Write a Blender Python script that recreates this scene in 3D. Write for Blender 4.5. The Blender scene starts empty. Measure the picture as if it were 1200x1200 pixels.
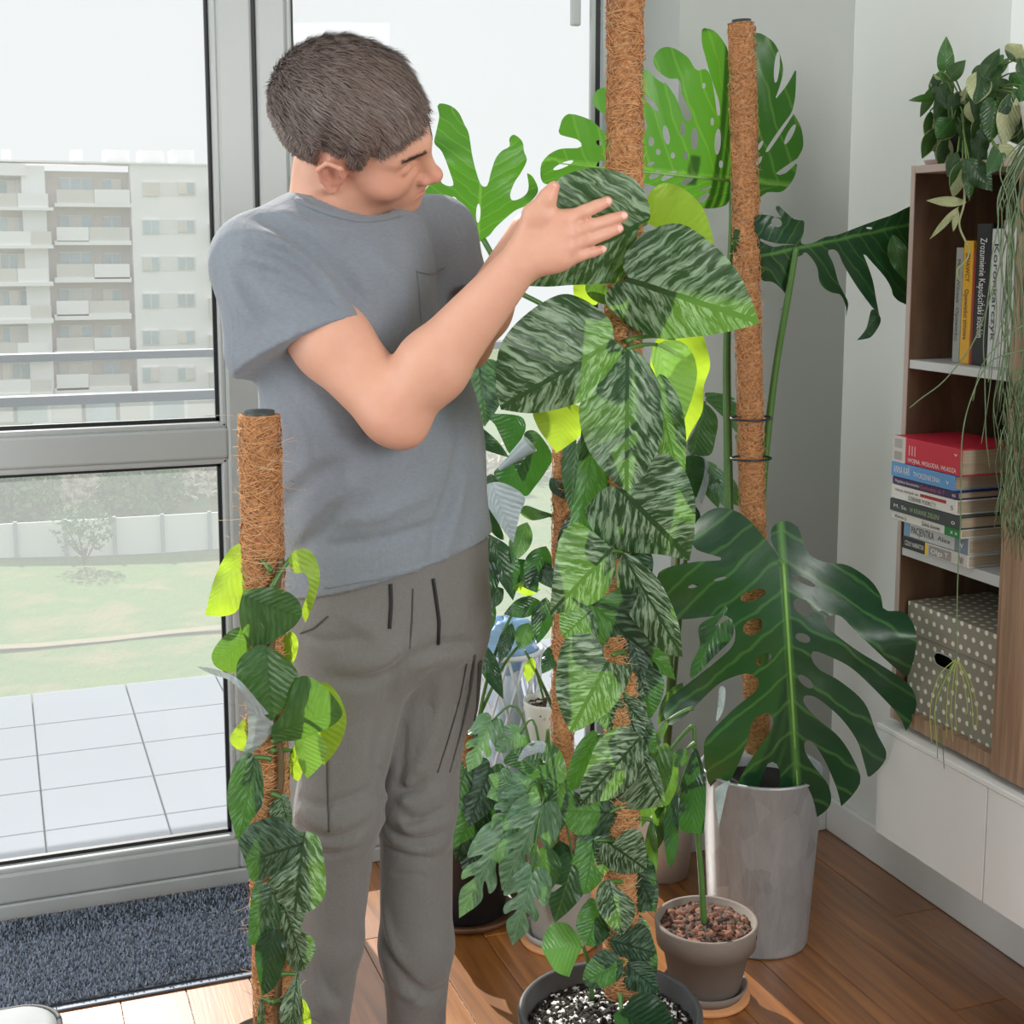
import bpy, bmesh, math, random
import numpy as np
from mathutils import Vector, Matrix, geometry as mgeo
random.seed(7); RNG = np.random.default_rng(7)
S = bpy.context.scene
COL = bpy.context.collection
# ------------------------------------------------------------------ camera
FPX, YP, CAMH = 1624.0, 511.0, 1.41
YAW, PITCH = math.radians(20.5), math.radians(7.9)
cd = bpy.data.cameras.new('camera'); cam = bpy.data.objects.new('camera', cd); COL.objects.link(cam)
cd.sensor_width = 36.0; cd.lens = 36.0 * FPX / 1200.0; cd.shift_y = -(600 - YP) / 1200.0
cd.clip_start = 0.05; cd.clip_end = 600
cam.location = (0, 0, CAMH); cam.rotation_euler = (math.pi / 2 - PITCH, 0, -YAW)
S.camera = cam
FW = np.array([math.sin(YAW) * math.cos(PITCH), math.cos(YAW) * math.cos(PITCH), -math.sin(PITCH)])
RT = np.array([math.cos(YAW), -math.sin(YAW), 0.0]); UP = np.cross(RT, FW)
HF = np.array([math.sin(YAW), math.cos(YAW), 0.0]); CAM = np.array([0, 0, CAMH])
# ------------------------------------------------------------------ sky, sun, exposure
wd = bpy.data.worlds.new('world'); S.world = wd; wd.use_nodes = True
bg = wd.node_tree.nodes['Background']; bg.inputs[0].default_value = (0.955, 0.985, 1.0, 1); bg.inputs[1].default_value = 0.82
sd = bpy.data.lights.new('sun', 'SUN'); sun = bpy.data.objects.new('sun', sd); COL.objects.link(sun)
sd.energy = 6.5; sd.angle = math.radians(0.6); sd.color = (1.0, 0.95, 0.88)
SAZ, SEL = math.radians(5), math.radians(37)
sun_dir = Vector((math.sin(SAZ) * math.cos(SEL), -math.cos(SAZ) * math.cos(SEL), -math.sin(SEL)))
sun.rotation_euler = sun_dir.to_track_quat('-Z', 'Y').to_euler(); sun.location = (-2, 12, 9)
# two added fill lamps; no windows are built where they stand
rd = bpy.data.lights.new('rear_fill_light', 'AREA'); rear = bpy.data.objects.new('rear_fill_light', rd); COL.objects.link(rear)
rd.shape = 'RECTANGLE'; rd.size = 1.0; rd.size_y = 1.3; rd.energy = 66; rd.color = (1.0, 0.99, 0.97)
rear.location = (1.6, -1.1, 1.85); rear.rotation_euler = Vector((-0.33, 1, -0.17)).to_track_quat('-Z', 'Y').to_euler()
ld = bpy.data.lights.new('side_fill_light', 'AREA'); lft = bpy.data.objects.new('side_fill_light', ld); COL.objects.link(lft)  # added fill lamp on the left, brightens the right wall
ld.shape = 'RECTANGLE'; ld.size = 1.6; ld.size_y = 1.8; ld.energy = 30; ld.color = (0.97, 0.99, 1.0)
lft.location = (-1.38, 1.95, 1.5); lft.rotation_euler = Vector((1.0, 0.0, 0.0)).to_track_quat('-Z', 'Y').to_euler()
S.view_settings.view_transform = 'Standard'; S.view_settings.look = 'None'
S.view_settings.exposure = 0.0; S.view_settings.gamma = 1.0; S.view_settings.use_curve_mapping = False
# ------------------------------------------------------------------ pixel helpers
def ray(x, y): return FW + RT * ((x - 600) / FPX) - UP * ((y - YP) / FPX)
def P(x, y, h):
    q = ray(x, y); return CAM + q * (h / (q @ HF))
def on_floor(x, y, z=0.0):
    q = ray(x, y); return CAM + q * ((z - CAMH) / q[2])
def on_x(x, y, X):
    q = ray(x, y); return CAM + q * (X / q[0])
def on_y(x, y, Y):
    q = ray(x, y); return CAM + q * (Y / q[1])
def hdist(p): return float(np.asarray(p) @ HF)
def PN(xy, h):                       # vectorised: pixels (n,2), horizontal distance (n,)
    xy = np.asarray(xy, float); h = np.broadcast_to(np.asarray(h, float), (len(xy),))
    q = FW[None] + RT[None] * ((xy[:, :1] - 600) / FPX) - UP[None] * ((xy[:, 1:2] - YP) / FPX)
    return CAM[None] + q * (h / (q @ HF))[:, None]
# ------------------------------------------------------------------ object helpers
ORG = {}
def tag(o, label=None, cat=None, group=None, kind=None):
    if label: o['label'] = label
    if cat: o['category'] = cat
    if group: o['group'] = group
    if kind: o['kind'] = kind
    return o
def empty(name, loc, label=None, cat=None, group=None, kind=None):
    o = bpy.data.objects.new(name, None); COL.objects.link(o)
    o.location = tuple(float(c) for c in loc); o.empty_display_size = 0.05
    ORG[o.name] = np.array(loc, float)
    return tag(o, label, cat, group, kind)
def mesh_data(name, v, f, uv=None, smooth=True):
    me = bpy.data.meshes.new(name)
    v = np.asarray(v, np.float32)
    if isinstance(f, np.ndarray) and f.ndim == 2:
        nf, k = f.shape
        me.vertices.add(len(v)); me.vertices.foreach_set('co', v.ravel())
        me.loops.add(nf * k); me.loops.foreach_set('vertex_index', f.astype(np.int32).ravel())
        me.polygons.add(nf); me.polygons.foreach_set('loop_start', np.arange(0, nf * k, k, dtype=np.int32))
        me.update(calc_edges=True)
    else:
        me.from_pydata([tuple(map(float, p)) for p in v], [], [tuple(int(i) for i in q) for q in f])
        me.update()
    if uv is not None:
        l = me.uv_layers.new(name='UVMap'); idx = np.empty(len(me.loops), np.int32)
        me.loops.foreach_get('vertex_index', idx)
        l.data.foreach_set('uv', np.asarray(uv, np.float32)[idx].ravel())
    if smooth: me.polygons.foreach_set('use_smooth', np.ones(len(me.polygons), bool))
    return me
def obj(name, v, f, mat, parent=None, uv=None, smooth=True, origin=None):
    """v in world coordinates; one mesh object, child of parent when given"""
    v = np.asarray(v, float)
    if parent is not None: o0 = ORG[parent.name]
    else:
        o0 = np.array(origin, float) if origin is not None else np.array([*(v[:, :2].min(0) + v[:, :2].max(0)) / 2, v[:, 2].min()])
    me = mesh_data(name, v - o0, f, uv, smooth)
    if mat is not None: me.materials.append(mat)
    o = bpy.data.objects.new(name, me); COL.objects.link(o)
    if parent is not None: o.parent = parent
    else: o.location = tuple(o0)
    ORG[o.name] = o0
    return o
def joinvf(parts):
    V, Fs, n = [], [], 0
    for v, f in parts:
        V.append(np.asarray(v, float)); Fs += [tuple(int(i) + n for i in q) for q in f]; n += len(v)
    return np.vstack(V), Fs
BOXF = [(0, 3, 2, 1), (4, 5, 6, 7), (0, 1, 5, 4), (1, 2, 6, 5), (2, 3, 7, 6), (3, 0, 4, 7)]
def box(x0, x1, y0, y1, z0, z1):
    return np.array([(x0, y0, z0), (x1, y0, z0), (x1, y1, z0), (x0, y1, z0), (x0, y0, z1), (x1, y0, z1), (x1, y1, z1), (x0, y1, z1)], float), BOXF
def bevbox(x0, x1, y0, y1, z0, z1, b=0.004, seg=2):
    bm = bmesh.new(); v, f = box(x0, x1, y0, y1, z0, z1)
    vs = [bm.verts.new(p) for p in v]
    for q in f: bm.faces.new([vs[i] for i in q])
    bmesh.ops.recalc_face_normals(bm, faces=bm.faces)
    bmesh.ops.bevel(bm, geom=list(bm.edges), offset=b, segments=seg, profile=0.5, affect='EDGES')
    bm.verts.index_update()
    r = np.array([tuple(q.co) for q in bm.verts]), [tuple(w.index for w in q.verts) for q in bm.faces]
    bm.free(); return r
def tube(pts, rad, n=8, cap=True, twist=0):
    pts = np.asarray(pts, float); m = len(pts); rad = np.broadcast_to(np.asarray(rad, float), (m,))
    t = np.gradient(pts, axis=0); t /= np.linalg.norm(t, axis=1)[:, None] + 1e-12
    a = np.array([0, 0, 1.0]) if abs(t[0][2]) < 0.9 else np.array([1.0, 0, 0])
    u = np.cross(t[0], a); u /= np.linalg.norm(u); V = []
    for i in range(m):
        u = u - t[i] * (u @ t[i]); u /= np.linalg.norm(u); w = np.cross(t[i], u)
        for k in range(n):
            an = 2 * math.pi * k / n + twist * i
            V.append(pts[i] + rad[i] * (math.cos(an) * u + math.sin(an) * w))
    F = [(i * n + k, i * n + (k + 1) % n, (i + 1) * n + (k + 1) % n, (i + 1) * n + k) for i in range(m - 1) for k in range(n)]
    if cap: F += [tuple(range(n - 1, -1, -1)), tuple((m - 1) * n + k for k in range(n))]
    return np.array(V), F
def lathe(prof, c, n=40):
    """closed profile list of (r,z) revolved about a vertical axis at c"""
    V, F, m = [], [], len(prof)
    for k in range(n):
        an = 2 * math.pi * k / n
        for r, z in prof: V.append((c[0] + r * math.cos(an), c[1] + r * math.sin(an), c[2] + z))
    for k in range(n):
        for j in range(m - 1):
            F.append((k * m + j, ((k + 1) % n) * m + j, ((k + 1) % n) * m + j + 1, k * m + j + 1))
    return np.array(V), F
def bez(p0, p1, p2, p3, n=12):
    t = np.linspace(0, 1, n)[:, None]; p0, p1, p2, p3 = map(lambda q: np.asarray(q, float), (p0, p1, p2, p3))
    return (1 - t) ** 3 * p0 + 3 * (1 - t) ** 2 * t * p1 + 3 * (1 - t) * t * t * p2 + t ** 3 * p3
def catmull(pts, n=6, closed=False):
    pts = np.asarray(pts, float); m = len(pts); out = []
    if m < 3 and not closed: return pts
    rng = range(m) if closed else range(m - 1)
    for i in rng:
        if closed: a, b, c, d = pts[(i - 1) % m], pts[i], pts[(i + 1) % m], pts[(i + 2) % m]
        else: a, b, c, d = pts[max(i - 1, 0)], pts[i], pts[i + 1], pts[min(i + 2, m - 1)]
        for k in range(n):
            t = k / n
            out.append(0.5 * ((2 * b) + (c - a) * t + (2 * a - 5 * b + 4 * c - d) * t * t + (3 * b - a - 3 * c + d) * t ** 3))
    if not closed: out.append(pts[-1])
    return np.array(out)
# ------------------------------------------------------------------ materials
class NT:
    def __init__(s, name):
        s.m = bpy.data.materials.new(name); s.m.use_nodes = True; s.t = s.m.node_tree
        s.b = s.t.nodes['Principled BSDF']; s.out = s.t.nodes['Material Output']
    def n(s, ty, **kw):
        q = s.t.nodes.new(ty)
        for k, v in kw.items(): setattr(q, k, v)
        return q
    def l(s, a, b): s.t.links.new(a, b)
    def math(s, op, a, b=None, c=None, clamp=False):
        q = s.n('ShaderNodeMath', operation=op); q.use_clamp = clamp
        for i, x in enumerate((a, b, c)):
            if x is None: continue
            if isinstance(x, (int, float)): q.inputs[i].default_value = x
            else: s.l(x, q.inputs[i])
        return q.outputs[0]
    def mix(s, f, a, b):
        q = s.n('ShaderNodeMix', data_type='RGBA')
        for i, x in ((0, f), (6, a), (7, b)):
            if isinstance(x, (int, float)): q.inputs[i].default_value = x
            elif isinstance(x, tuple): q.inputs[i].default_value = (*x[:3], 1)
            else: s.l(x, q.inputs[i])
        return q.outputs[2]
    def noise(s, vec=None, scale=5, detail=3, rough=0.5, dist=0):
        q = s.n('ShaderNodeTexNoise'); q.inputs['Scale'].default_value = scale; q.inputs['Detail'].default_value = detail
        q.inputs['Roughness'].default_value = rough; q.inputs['Distortion'].default_value = dist
        if vec is not None: s.l(vec, q.inputs['Vector'])
        return q.outputs['Fac']
    def ramp(s, f, pts):
        q = s.n('ShaderNodeValToRGB'); e = q.color_ramp.elements
        while len(e) < len(pts): e.new(0.5)
        for i, (p, c) in enumerate(pts):
            e[i].position = p; e[i].color = (*c, 1) if isinstance(c, tuple) else (c, c, c, 1)
        s.l(f, q.inputs[0]); return q.outputs[0]
    def xyz(s, x=0, y=0, z=0):
        q = s.n('ShaderNodeCombineXYZ')
        for i, v in enumerate((x, y, z)):
            if isinstance(v, (int, float)): q.inputs[i].default_value = v
            else: s.l(v, q.inputs[i])
        return q.outputs[0]
    def coord(s, which='Object'): return s.n('ShaderNodeTexCoord').outputs[which]
    def mapv(s, vec, scale=(1, 1, 1), rot=(0, 0, 0)):
        q = s.n('ShaderNodeMapping'); q.inputs['Scale'].default_value = scale; q.inputs['Rotation'].default_value = rot
        s.l(vec, q.inputs['Vector']); return q.outputs[0]
    def rand(s): return s.n('ShaderNodeObjectInfo').outputs['Random']
    def bump(s, h, strength=0.3, dist=0.01):
        q = s.n('ShaderNodeBump'); q.inputs['Strength'].default_value = strength; q.inputs['Distance'].default_value = dist
        s.l(h, q.inputs['Height']); s.l(q.outputs[0], s.b.inputs['Normal']); return q.outputs[0]
    def set(s, col=None, rough=None, metal=None, spec=None):
        for k, v in (('Base Color', col), ('Roughness', rough), ('Metallic', metal), ('Specular IOR Level', spec)):
            if v is None: continue
            if isinstance(v, (int, float)): s.b.inputs[k].default_value = v
            elif isinstance(v, tuple): s.b.inputs[k].default_value = (*v[:3], 1)
            else: s.l(v, s.b.inputs[k])
        return s.m
def srgb(r, g, b):
    f = lambda c: (c / 255 / 12.92) if c <= 10 else ((c / 255 + 0.055) / 1.055) ** 2.4
    return (f(r), f(g), f(b))
def plain(name, col, rough=0.5, var=0.12, scale=20, metal=0, bump=0.0, spec=0.5):
    t = NT(name); f = t.noise(t.coord(), scale, 3)
    lo = tuple(c * (1 - var) for c in col); hi = tuple(min(1, c * (1 + var)) for c in col)
    t.set(t.mix(f, lo, hi), rough, metal, spec)
    if bump: t.bump(t.noise(t.coord(), scale * 4, 3), bump, 0.004)
    return t.m
# ================================================================== THE SETTING
XR, YC, YWF = 1.85, 2.745, 2.945     # right wall, solid part of the back wall, inner face of the window frame
M = {}
def wood_floor():
    t = NT('oak_plank'); o = t.coord(); r = t.rand()
    off = t.n('ShaderNodeVectorMath', operation='ADD'); t.l(t.mapv(o, (26, 1.6, 26)), off.inputs[0]); t.l(t.xyz(t.math('MULTIPLY', r, 31.0), t.math('MULTIPLY', r, 17.0), 0), off.inputs[1])
    g = t.noise(off.outputs[0], 1.0, 5, 0.6, 1.2)
    fine = t.noise(t.mapv(o, (190, 6, 100)), 1.0, 3, 0.6)
    c = t.ramp(g, [(0.25, srgb(104, 60, 22)), (0.5, srgb(150, 92, 40)), (0.72, srgb(184, 120, 56))])
    c = t.mix(t.math('MULTIPLY', fine, 0.35), c, srgb(96, 58, 28))
    h = t.n('ShaderNodeHueSaturation'); t.l(c, h.inputs['Color']); t.l(t.math('MULTIPLY_ADD', r, 0.34, 0.82), h.inputs['Value'])
    t.set(h.outputs[0], t.math('MULTIPLY_ADD', fine, 0.16, 0.26), spec=0.6); t.bump(fine, 0.1, 0.002)
    t.b.inputs['Coat Weight'].default_value = 0.65; t.b.inputs['Coat Roughness'].default_value = 0.22; t.b.inputs['Coat IOR'].default_value = 1.8
    return t.m
M['oak'] = wood_floor()
M['gap'] = plain('dark_gap', (0.012, 0.008, 0.005), 0.9)
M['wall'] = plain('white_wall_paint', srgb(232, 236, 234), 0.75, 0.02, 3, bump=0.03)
M['wall_grey'] = plain('grey_wall_tone', srgb(176, 180, 177), 0.6, 0.03, 3, bump=0.03)  # grey also holds the backlit shade of the window wall
M['frame'] = plain('window_frame_grey', srgb(178, 183, 183), 0.35, 0.03, 4)
M['gasket'] = plain('black_gasket', (0.012, 0.014, 0.018), 0.5)
M['white_lacquer'] = plain('white_lacquer', srgb(238, 240, 240), 0.3, 0.02, 2)
M['ceil'] = plain('ceiling_white', srgb(240, 240, 238), 0.8, 0.02)
# floor: an underlay with every plank a child
floor = obj('floor', *box(-1.43, XR + 0.06, -2.4, YWF + 0.02, -0.06, -0.006), M['gap']); tag(floor, 'oiled oak plank floor of the room', None, None, 'structure')
pw = 0.1205; rng = random.Random(3)
xk = XR; k = 0
pm = {}
while xk > -0.75:
    x0, x1 = max(xk - pw, -1.2), xk
    cuts = {0: [2.306, 1.1], 1: [1.962], 2: [2.62, 1.45], 3: [1.62]}.get(k)
    if cuts is None:
        s = 2.9 - rng.random() * 1.2; cuts = [s - 0.9 * i - rng.random() * 0.3 for i in range(4)]
    ys = [YWF] + sorted([c for c in cuts if 0.0 < c < 2.85], reverse=True) + [0.35]
    for a, b in zip(ys[:-1], ys[1:]):
        if a - b < 0.08: continue
        v, f = bevbox(x0 + 0.0006, x1 - 0.0006, b + 0.0006, a - 0.0006, -0.02, 0.0, 0.0012, 1)
        obj('plank', v, f, M['oak'], floor, smooth=False)
    xk -= pw; k += 1
# walls
WJ = 1.41                            # window reveal edge on the right
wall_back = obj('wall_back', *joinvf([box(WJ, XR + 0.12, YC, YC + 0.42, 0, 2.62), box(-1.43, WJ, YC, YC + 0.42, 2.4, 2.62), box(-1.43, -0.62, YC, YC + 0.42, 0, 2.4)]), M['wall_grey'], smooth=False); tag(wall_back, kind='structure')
wall_right = obj('wall_right', *box(XR, XR + 0.12, 2.225, YC, 0, 2.62), M['wall'], smooth=False); tag(wall_right, kind='structure')
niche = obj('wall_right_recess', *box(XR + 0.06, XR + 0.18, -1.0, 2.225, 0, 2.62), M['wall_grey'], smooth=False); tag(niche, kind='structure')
wall_left = obj('wall_left', *box(-1.55, -1.43, -2.4, YC + 0.42, 0, 2.62), M['wall'], smooth=False); tag(wall_left, kind='structure')
ceiling = obj('ceiling', *box(-1.55, XR + 0.18, -1.6, YC + 0.42, 2.62, 2.72), M['ceil'], smooth=False); tag(ceiling, kind='structure')
base = obj('baseboard_right', *bevbox(XR - 0.014, XR - 0.0005, 0.3, YC - 0.001, 0.0005, 0.085, 0.003), M['white_lacquer'], smooth=False); tag(base, kind='structure')
base2 = obj('baseboard_back', *bevbox(WJ + 0.002, XR - 0.015, YC - 0.014, YC - 0.0005, 0.0005, 0.085, 0.003), M['white_lacquer'], smooth=False); tag(base2, kind='structure')
# glass: clear with an added translucent veil for the glare and haze outside
def glass_mat(name, veil, tint):
    t = NT(name); t.t.nodes.remove(t.b)
    tr = t.n('ShaderNodeBsdfTransparent'); tr.inputs[0].default_value = (*tint, 1)
    tl = t.n('ShaderNodeBsdfTranslucent'); tl.inputs[0].default_value = (0.93, 0.97, 1.0, 1)
    gl = t.n('ShaderNodeBsdfGlossy'); gl.inputs['Roughness'].default_value = 0.02
    m1 = t.n('ShaderNodeMixShader'); m1.inputs[0].default_value = veil
    t.l(tr.outputs[0], m1.inputs[1]); t.l(tl.outputs[0], m1.inputs[2])
    lw = t.n('ShaderNodeFresnel'); lw.inputs[0].default_value = 1.3
    m2 = t.n('ShaderNodeMixShader'); t.l(t.math('MULTIPLY', lw.outputs[0], 0.6), m2.inputs[0]); t.l(m1.outputs[0], m2.inputs[1]); t.l(gl.outputs[0], m2.inputs[2])
    t.l(m2.outputs[0], t.out.inputs[0]); return t.m
M['glass'] = glass_mat('veiled_window_glass', 0.1, (0.97, 0.985, 0.98))
M['rail_glass'] = glass_mat('railing_glass', 0.12, (0.95, 0.97, 0.97))
def sash(name, x0, x1, z0, z1, depth, wl, wr, wb, wt, tr=None, label=None):
    """one glazed unit: frame members as parts, panes with black gaskets"""
    root = empty(name, ((x0 + x1) / 2, YWF, z0)); tag(root, label, None, None, 'structure')
    y0, y1 = YWF, YWF + depth
    mem = lambda *a: obj('frame_member', *bevbox(*a, 0.006, 2), M['frame'], root, smooth=False)
    mem(x0, x0 + wl, y0, y1, z0, z1); mem(x1 - wr, x1, y0, y1, z0, z1)
    mem(x0 + wl - 0.002, x1 - wr + 0.002, y0 + 0.001, y1, z0, z0 + wb); mem(x0 + wl - 0.002, x1 - wr + 0.002, y0 + 0.001, y1, z1 - wt, z1)
    holes = [(z0 + wb, z1 - wt)]
    if tr:
        mem(x0 + wl - 0.002, x1 - wr + 0.002, y0 + 0.001, y1, tr[0], tr[1]); holes = [(z0 + wb, tr[0]), (tr[1], z1 - wt)]
    for a, b in holes:
        g, gy = 0.008, y0 + 0.026
        xa, xb = x0 + wl, x1 - wr
        # sloping bead then gasket
        bead = joinvf([bevbox(xa - 0.001, xa + 0.012, gy - 0.02, gy + 0.01, a, b, 0.004, 2), bevbox(xb - 0.012, xb + 0.001, gy - 0.02, gy + 0.01, a, b, 0.004, 2), bevbox(xa, xb, gy - 0.02, gy + 0.01, a - 0.001, a + 0.012, 0.004, 2), bevbox(xa, xb, gy - 0.02, gy + 0.01, b - 0.012, b + 0.001, 0.004, 2)])
        obj('glazing_bead', *bead, M['frame'], root, smooth=False)
        xa += 0.012; xb -= 0.012; a += 0.012; b -= 0.012
        gk = joinvf([box(xa, xa + g, gy, gy + 0.012, a, b), box(xb - g, xb, gy, gy + 0.012, a, b), box(xa, xb, gy, gy + 0.012, a, a + g), box(xa, xb, gy, gy + 0.012, b - g, b)])
        obj('gasket', *gk, M['gasket'], root, smooth=False)
        obj('pane', [(xa, gy + 0.006, a), (xb, gy + 0.006, a), (xb, gy + 0.006, b), (xa, gy + 0.006, b)], [(0, 1, 2, 3)], M['glass'], root, smooth=False)
    return root
w1 = sash('window_1', -0.62, 0.528, 0.035, 2.4, 0.075, 0.075, 0.072, 0.065, 0.08, (0.957, 1.023), 'grey glazed balcony door leaf with cross bar')
w2 = sash('window_2', 0.538, WJ - 0.005, 0.035, 2.4, 0.075, 0.062, 0.07, 0.065, 0.08, None, 'grey framed tall window beside the balcony door')
hp_ = on_y(672, 15, YWF - 0.01); obj('handle_plate', *bevbox(hp_[0] - 0.011, hp_[0] + 0.011, YWF - 0.03, YWF - 0.013, hp_[2] - 0.03, hp_[2] + 0.03, 0.004), M['frame'], w2, smooth=False)
trim = obj('trim_1', *joinvf([bevbox(-0.9, WJ - 0.001, YWF - 0.004, YWF + 0.09, 0.0005, 0.034, 0.003), box(0.5285, 0.5375, YWF + 0.012, YWF + 0.07, 0.036, 2.4)]), M['gasket'], smooth=False); tag(trim, 'threshold and dark gap between window frames', None, None, 'structure')
trim.data.materials.append(M['frame'])
for p in trim.data.polygons:
    if max(trim.data.vertices[i].co.z for i in p.vertices) < 0.05: p.material_index = 1
# slim second jamb profile on the right of the tall window, with its handle plate
jamb = obj('trim_2', *joinvf([bevbox(1.285, 1.298, YWF - 0.012, YWF - 0.0005, 0.04, 2.39, 0.003), bevbox(1.318, 1.33, YWF - 0.006, YWF - 0.0005, 0.04, 2.39, 0.002)]), M['frame'], smooth=False); tag(jamb, 'slim vertical profiles on the window jamb', None, None, 'structure')
jg = obj('trim_3', *box(1.301, 1.312, YWF - 0.004, YWF - 0.0005, 0.04, 2.39), M['gasket'], smooth=False); tag(jg, 'dark seal line beside the window jamb', None, None, 'structure')
# ------------------------------------------------------------------ terrace
M['tile'] = plain('pale_stone_tile', srgb(150, 155, 165), 0.85, 0.05, 4, spec=0.15)
M['grout'] = plain('tile_joint', srgb(60, 63, 67), 0.9)
M['rail'] = plain('railing_blue_grey', srgb(96, 106, 118), 0.45, 0.1, 60)
terr = obj('terrace_floor', *box(-1.6, 2.6, YWF + 0.08, 4.5, -0.2, -0.03), M['grout'], smooth=False); tag(terr, 'pale tiled terrace beyond the window', None, None, 'structure')
ty = [4.495, 4.187, 3.925, 3.659, 3.391, 3.123, 3.03]
for i in range(-5, 9):
    xa = 0.058 + 0.2865 * i
    for a, b in zip(ty[:-1], ty[1:]):
        obj('tile', *bevbox(xa + 0.0018, xa + 0.2847, b + 0.0018, a - 0.0018, -0.05, 0.0, 0.002, 1), M['tile'], terr, smooth=False)
rl = empty('balcony_railing', (0.3, 4.5, 0), 'blue grey balcony railing with glass infill beyond the terrace tiles', 'railing')
z1 = on_y(100, 417, 4.49)[2]; z2 = on_y(100, 467, 4.49)[2]
obj('top_rail', *bevbox(-1.6, 2.6, 4.46, 4.51, z1 - 0.012, z1 + 0.012, 0.003), M['rail'], rl, smooth=False)
obj('lower_rail', *bevbox(-1.6, 2.6, 4.46, 4.51, z2 - 0.015, z2 + 0.015, 0.003), M['rail'], rl, smooth=False)
for x in (-1.55, 1.18, 2.55): obj('post', *bevbox(x - 0.02, x + 0.02, 4.47, 4.505, -0.1, z1 - 0.012, 0.003), M['rail'], rl, smooth=False)
obj('infill_pane', [(-1.55, 4.488, -0.06), (2.55, 4.488, -0.06), (2.55, 4.488, z2 - 0.015), (-1.55, 4.488, z2 - 0.015)], [(0, 1, 2, 3)], M['rail_glass'], rl, smooth=False)
# ------------------------------------------------------------------ outside ground, fence, houses
GZ = -14.2
def grass_mat():
    t = NT('meadow_grass'); o = t.coord(); a = t.noise(t.mapv(o, (0.35, 0.35, 1)), 1, 4, 0.6); b = t.noise(t.mapv(o, (3, 1.2, 3)), 1, 3, 0.7)
    c = t.ramp(a, [(0.3, srgb(80, 112, 44)), (0.5, srgb(66, 104, 40)), (0.62, srgb(108, 112, 66)), (0.75, srgb(124, 112, 80))])
    t.set(t.mix(t.math('MULTIPLY', b, 0.5), c, srgb(112, 116, 74)), 0.95); t.bump(b, 0.6, 0.2); return t.m
M['grass'] = grass_mat()
gx, gy = np.meshgrid(np.linspace(-60, 130, 60), np.linspace(20, 190, 60), indexing='ij')
gz = GZ + 0.25 * np.sin(gx * 0.21 + gy * 0.13) + np.where(gy > 70, (gy - 70) * 0.012, 0)
gv = np.stack([gx, gy, gz], -1).reshape(-1, 3); gf = np.array([(i * 60 + j, (i + 1) * 60 + j, (i + 1) * 60 + j + 1, i * 60 + j + 1) for i in range(59) for j in range(59)])
gr = obj('ground', gv, gf, M['grass'], origin=(0, 60, GZ)); tag(gr, 'pale green meadow far below the terrace', None, None, 'structure')
M['path'] = plain('dry_path', srgb(136, 126, 100), 0.95, 0.15, 2)
pp = [on_floor(x, y, GZ + 0.25) for x, y in ((-60, 762), (40, 758), (130, 750), (200, 742), (300, 732), (420, 724))]
pv = np.array([q + np.array([0, s, 0.06]) for q in pp for s in (-0.3, 0.3)]); pth = obj('footpath', pv, [(2 * i, 2 * i + 2, 2 * i + 3, 2 * i + 1) for i in range(5)], M['path']); tag(pth, 'thin dry footpath across the meadow', None, None, 'structure')
# white panel fence
M['fence'] = plain('white_fence_panel', srgb(222, 224, 224), 0.7, 0.05, 1)
M['fpost'] = plain('fence_post_grey', srgb(150, 158, 162), 0.6)
fa, fb = on_floor(-40, 657, GZ), on_floor(300, 636, GZ)
fence = empty('panel_fence', fa, 'white panel fence with grey posts behind the meadow', 'fence')
fd = (fb - fa); nst = 6
for i in range(nst):
    a, b = fa + fd * i / nst, fa + fd * (i + 1) / nst
    n = np.array([-fd[1], fd[0], 0]); n = n / np.linalg.norm(n) * 0.05
    lo, hi = np.array([0, 0, -0.3]), np.array([0, 0, 1.75])
    v = [a - n + lo, b - n + lo, b + n + lo, a + n + lo, a - n + hi, b - n + hi, b + n + hi, a + n + hi]
    obj('fence_panel', v, BOXF, M['fence'], fence, smooth=False)
    obj('post', *box(a[0] - 0.09, a[0] + 0.09, a[1] - 0.22, a[1] - 0.06, GZ - 0.3, GZ + 1.85), M['fpost'], fence, smooth=False)
# shrubs on the bank behind the fence and one thin sapling in front
def leafcloud(c, rx, ry, rz, n, size, seed):
    r = np.random.default_rng(seed); d = r.normal(size=(n, 3)); d /= np.linalg.norm(d, axis=1)[:, None]
    p = c + d * np.array([rx, ry, rz]) * (r.random((n, 1)) ** 0.4)
    a = r.normal(size=(n, 3)); a /= np.linalg.norm(a, axis=1)[:, None]; b = np.cross(a, r.normal(size=(n, 3))); b /= np.linalg.norm(b, axis=1)[:, None]
    s = size * (0.6 + 0.8 * r.random((n, 1)))
    v = np.stack([p - a * s, p + b * s * 0.5, p + a * s, p - b * s * 0.5], 1).reshape(-1, 3)
    return v, np.arange(4 * n).reshape(n, 4)
M['shrub'] = plain('shrub_green', srgb(92, 126, 66), 0.8, 0.25, 0.5); M['dry'] = plain('dry_bank_grass', srgb(188, 180, 160), 0.9, 0.2, 0.3)
M['bark'] = plain('bark', srgb(120, 104, 84), 0.9)
def shrub(px_, py_, dist, rx, rz, lab, mat='shrub', n=2600, seed=1):
    c = P(px_, py_, dist); zb = GZ + max(0, (c[1] - 70) * 0.012); c[2] = zb + rz * 0.8
    root = empty('shrub', (c[0], c[1], zb), lab, 'shrub')
    obj('foliage', *leafcloud(c, rx, rx * 0.8, rz, n, 0.22, seed), M[mat], root)
    obj('stem', *tube([(c[0], c[1], zb - 0.2), (c[0] + 0.1, c[1], zb + rz)], [0.12, 0.05], 6), M['bark'], root)
shrub(12, 575, 76, 2.8, 2.4, 'green bush behind the white fence beside the window edge', seed=1)
shrub(165, 572, 79, 2.6, 1.9, 'olive bush on the dry bank behind the white fence', n=2600, seed=2)
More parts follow.
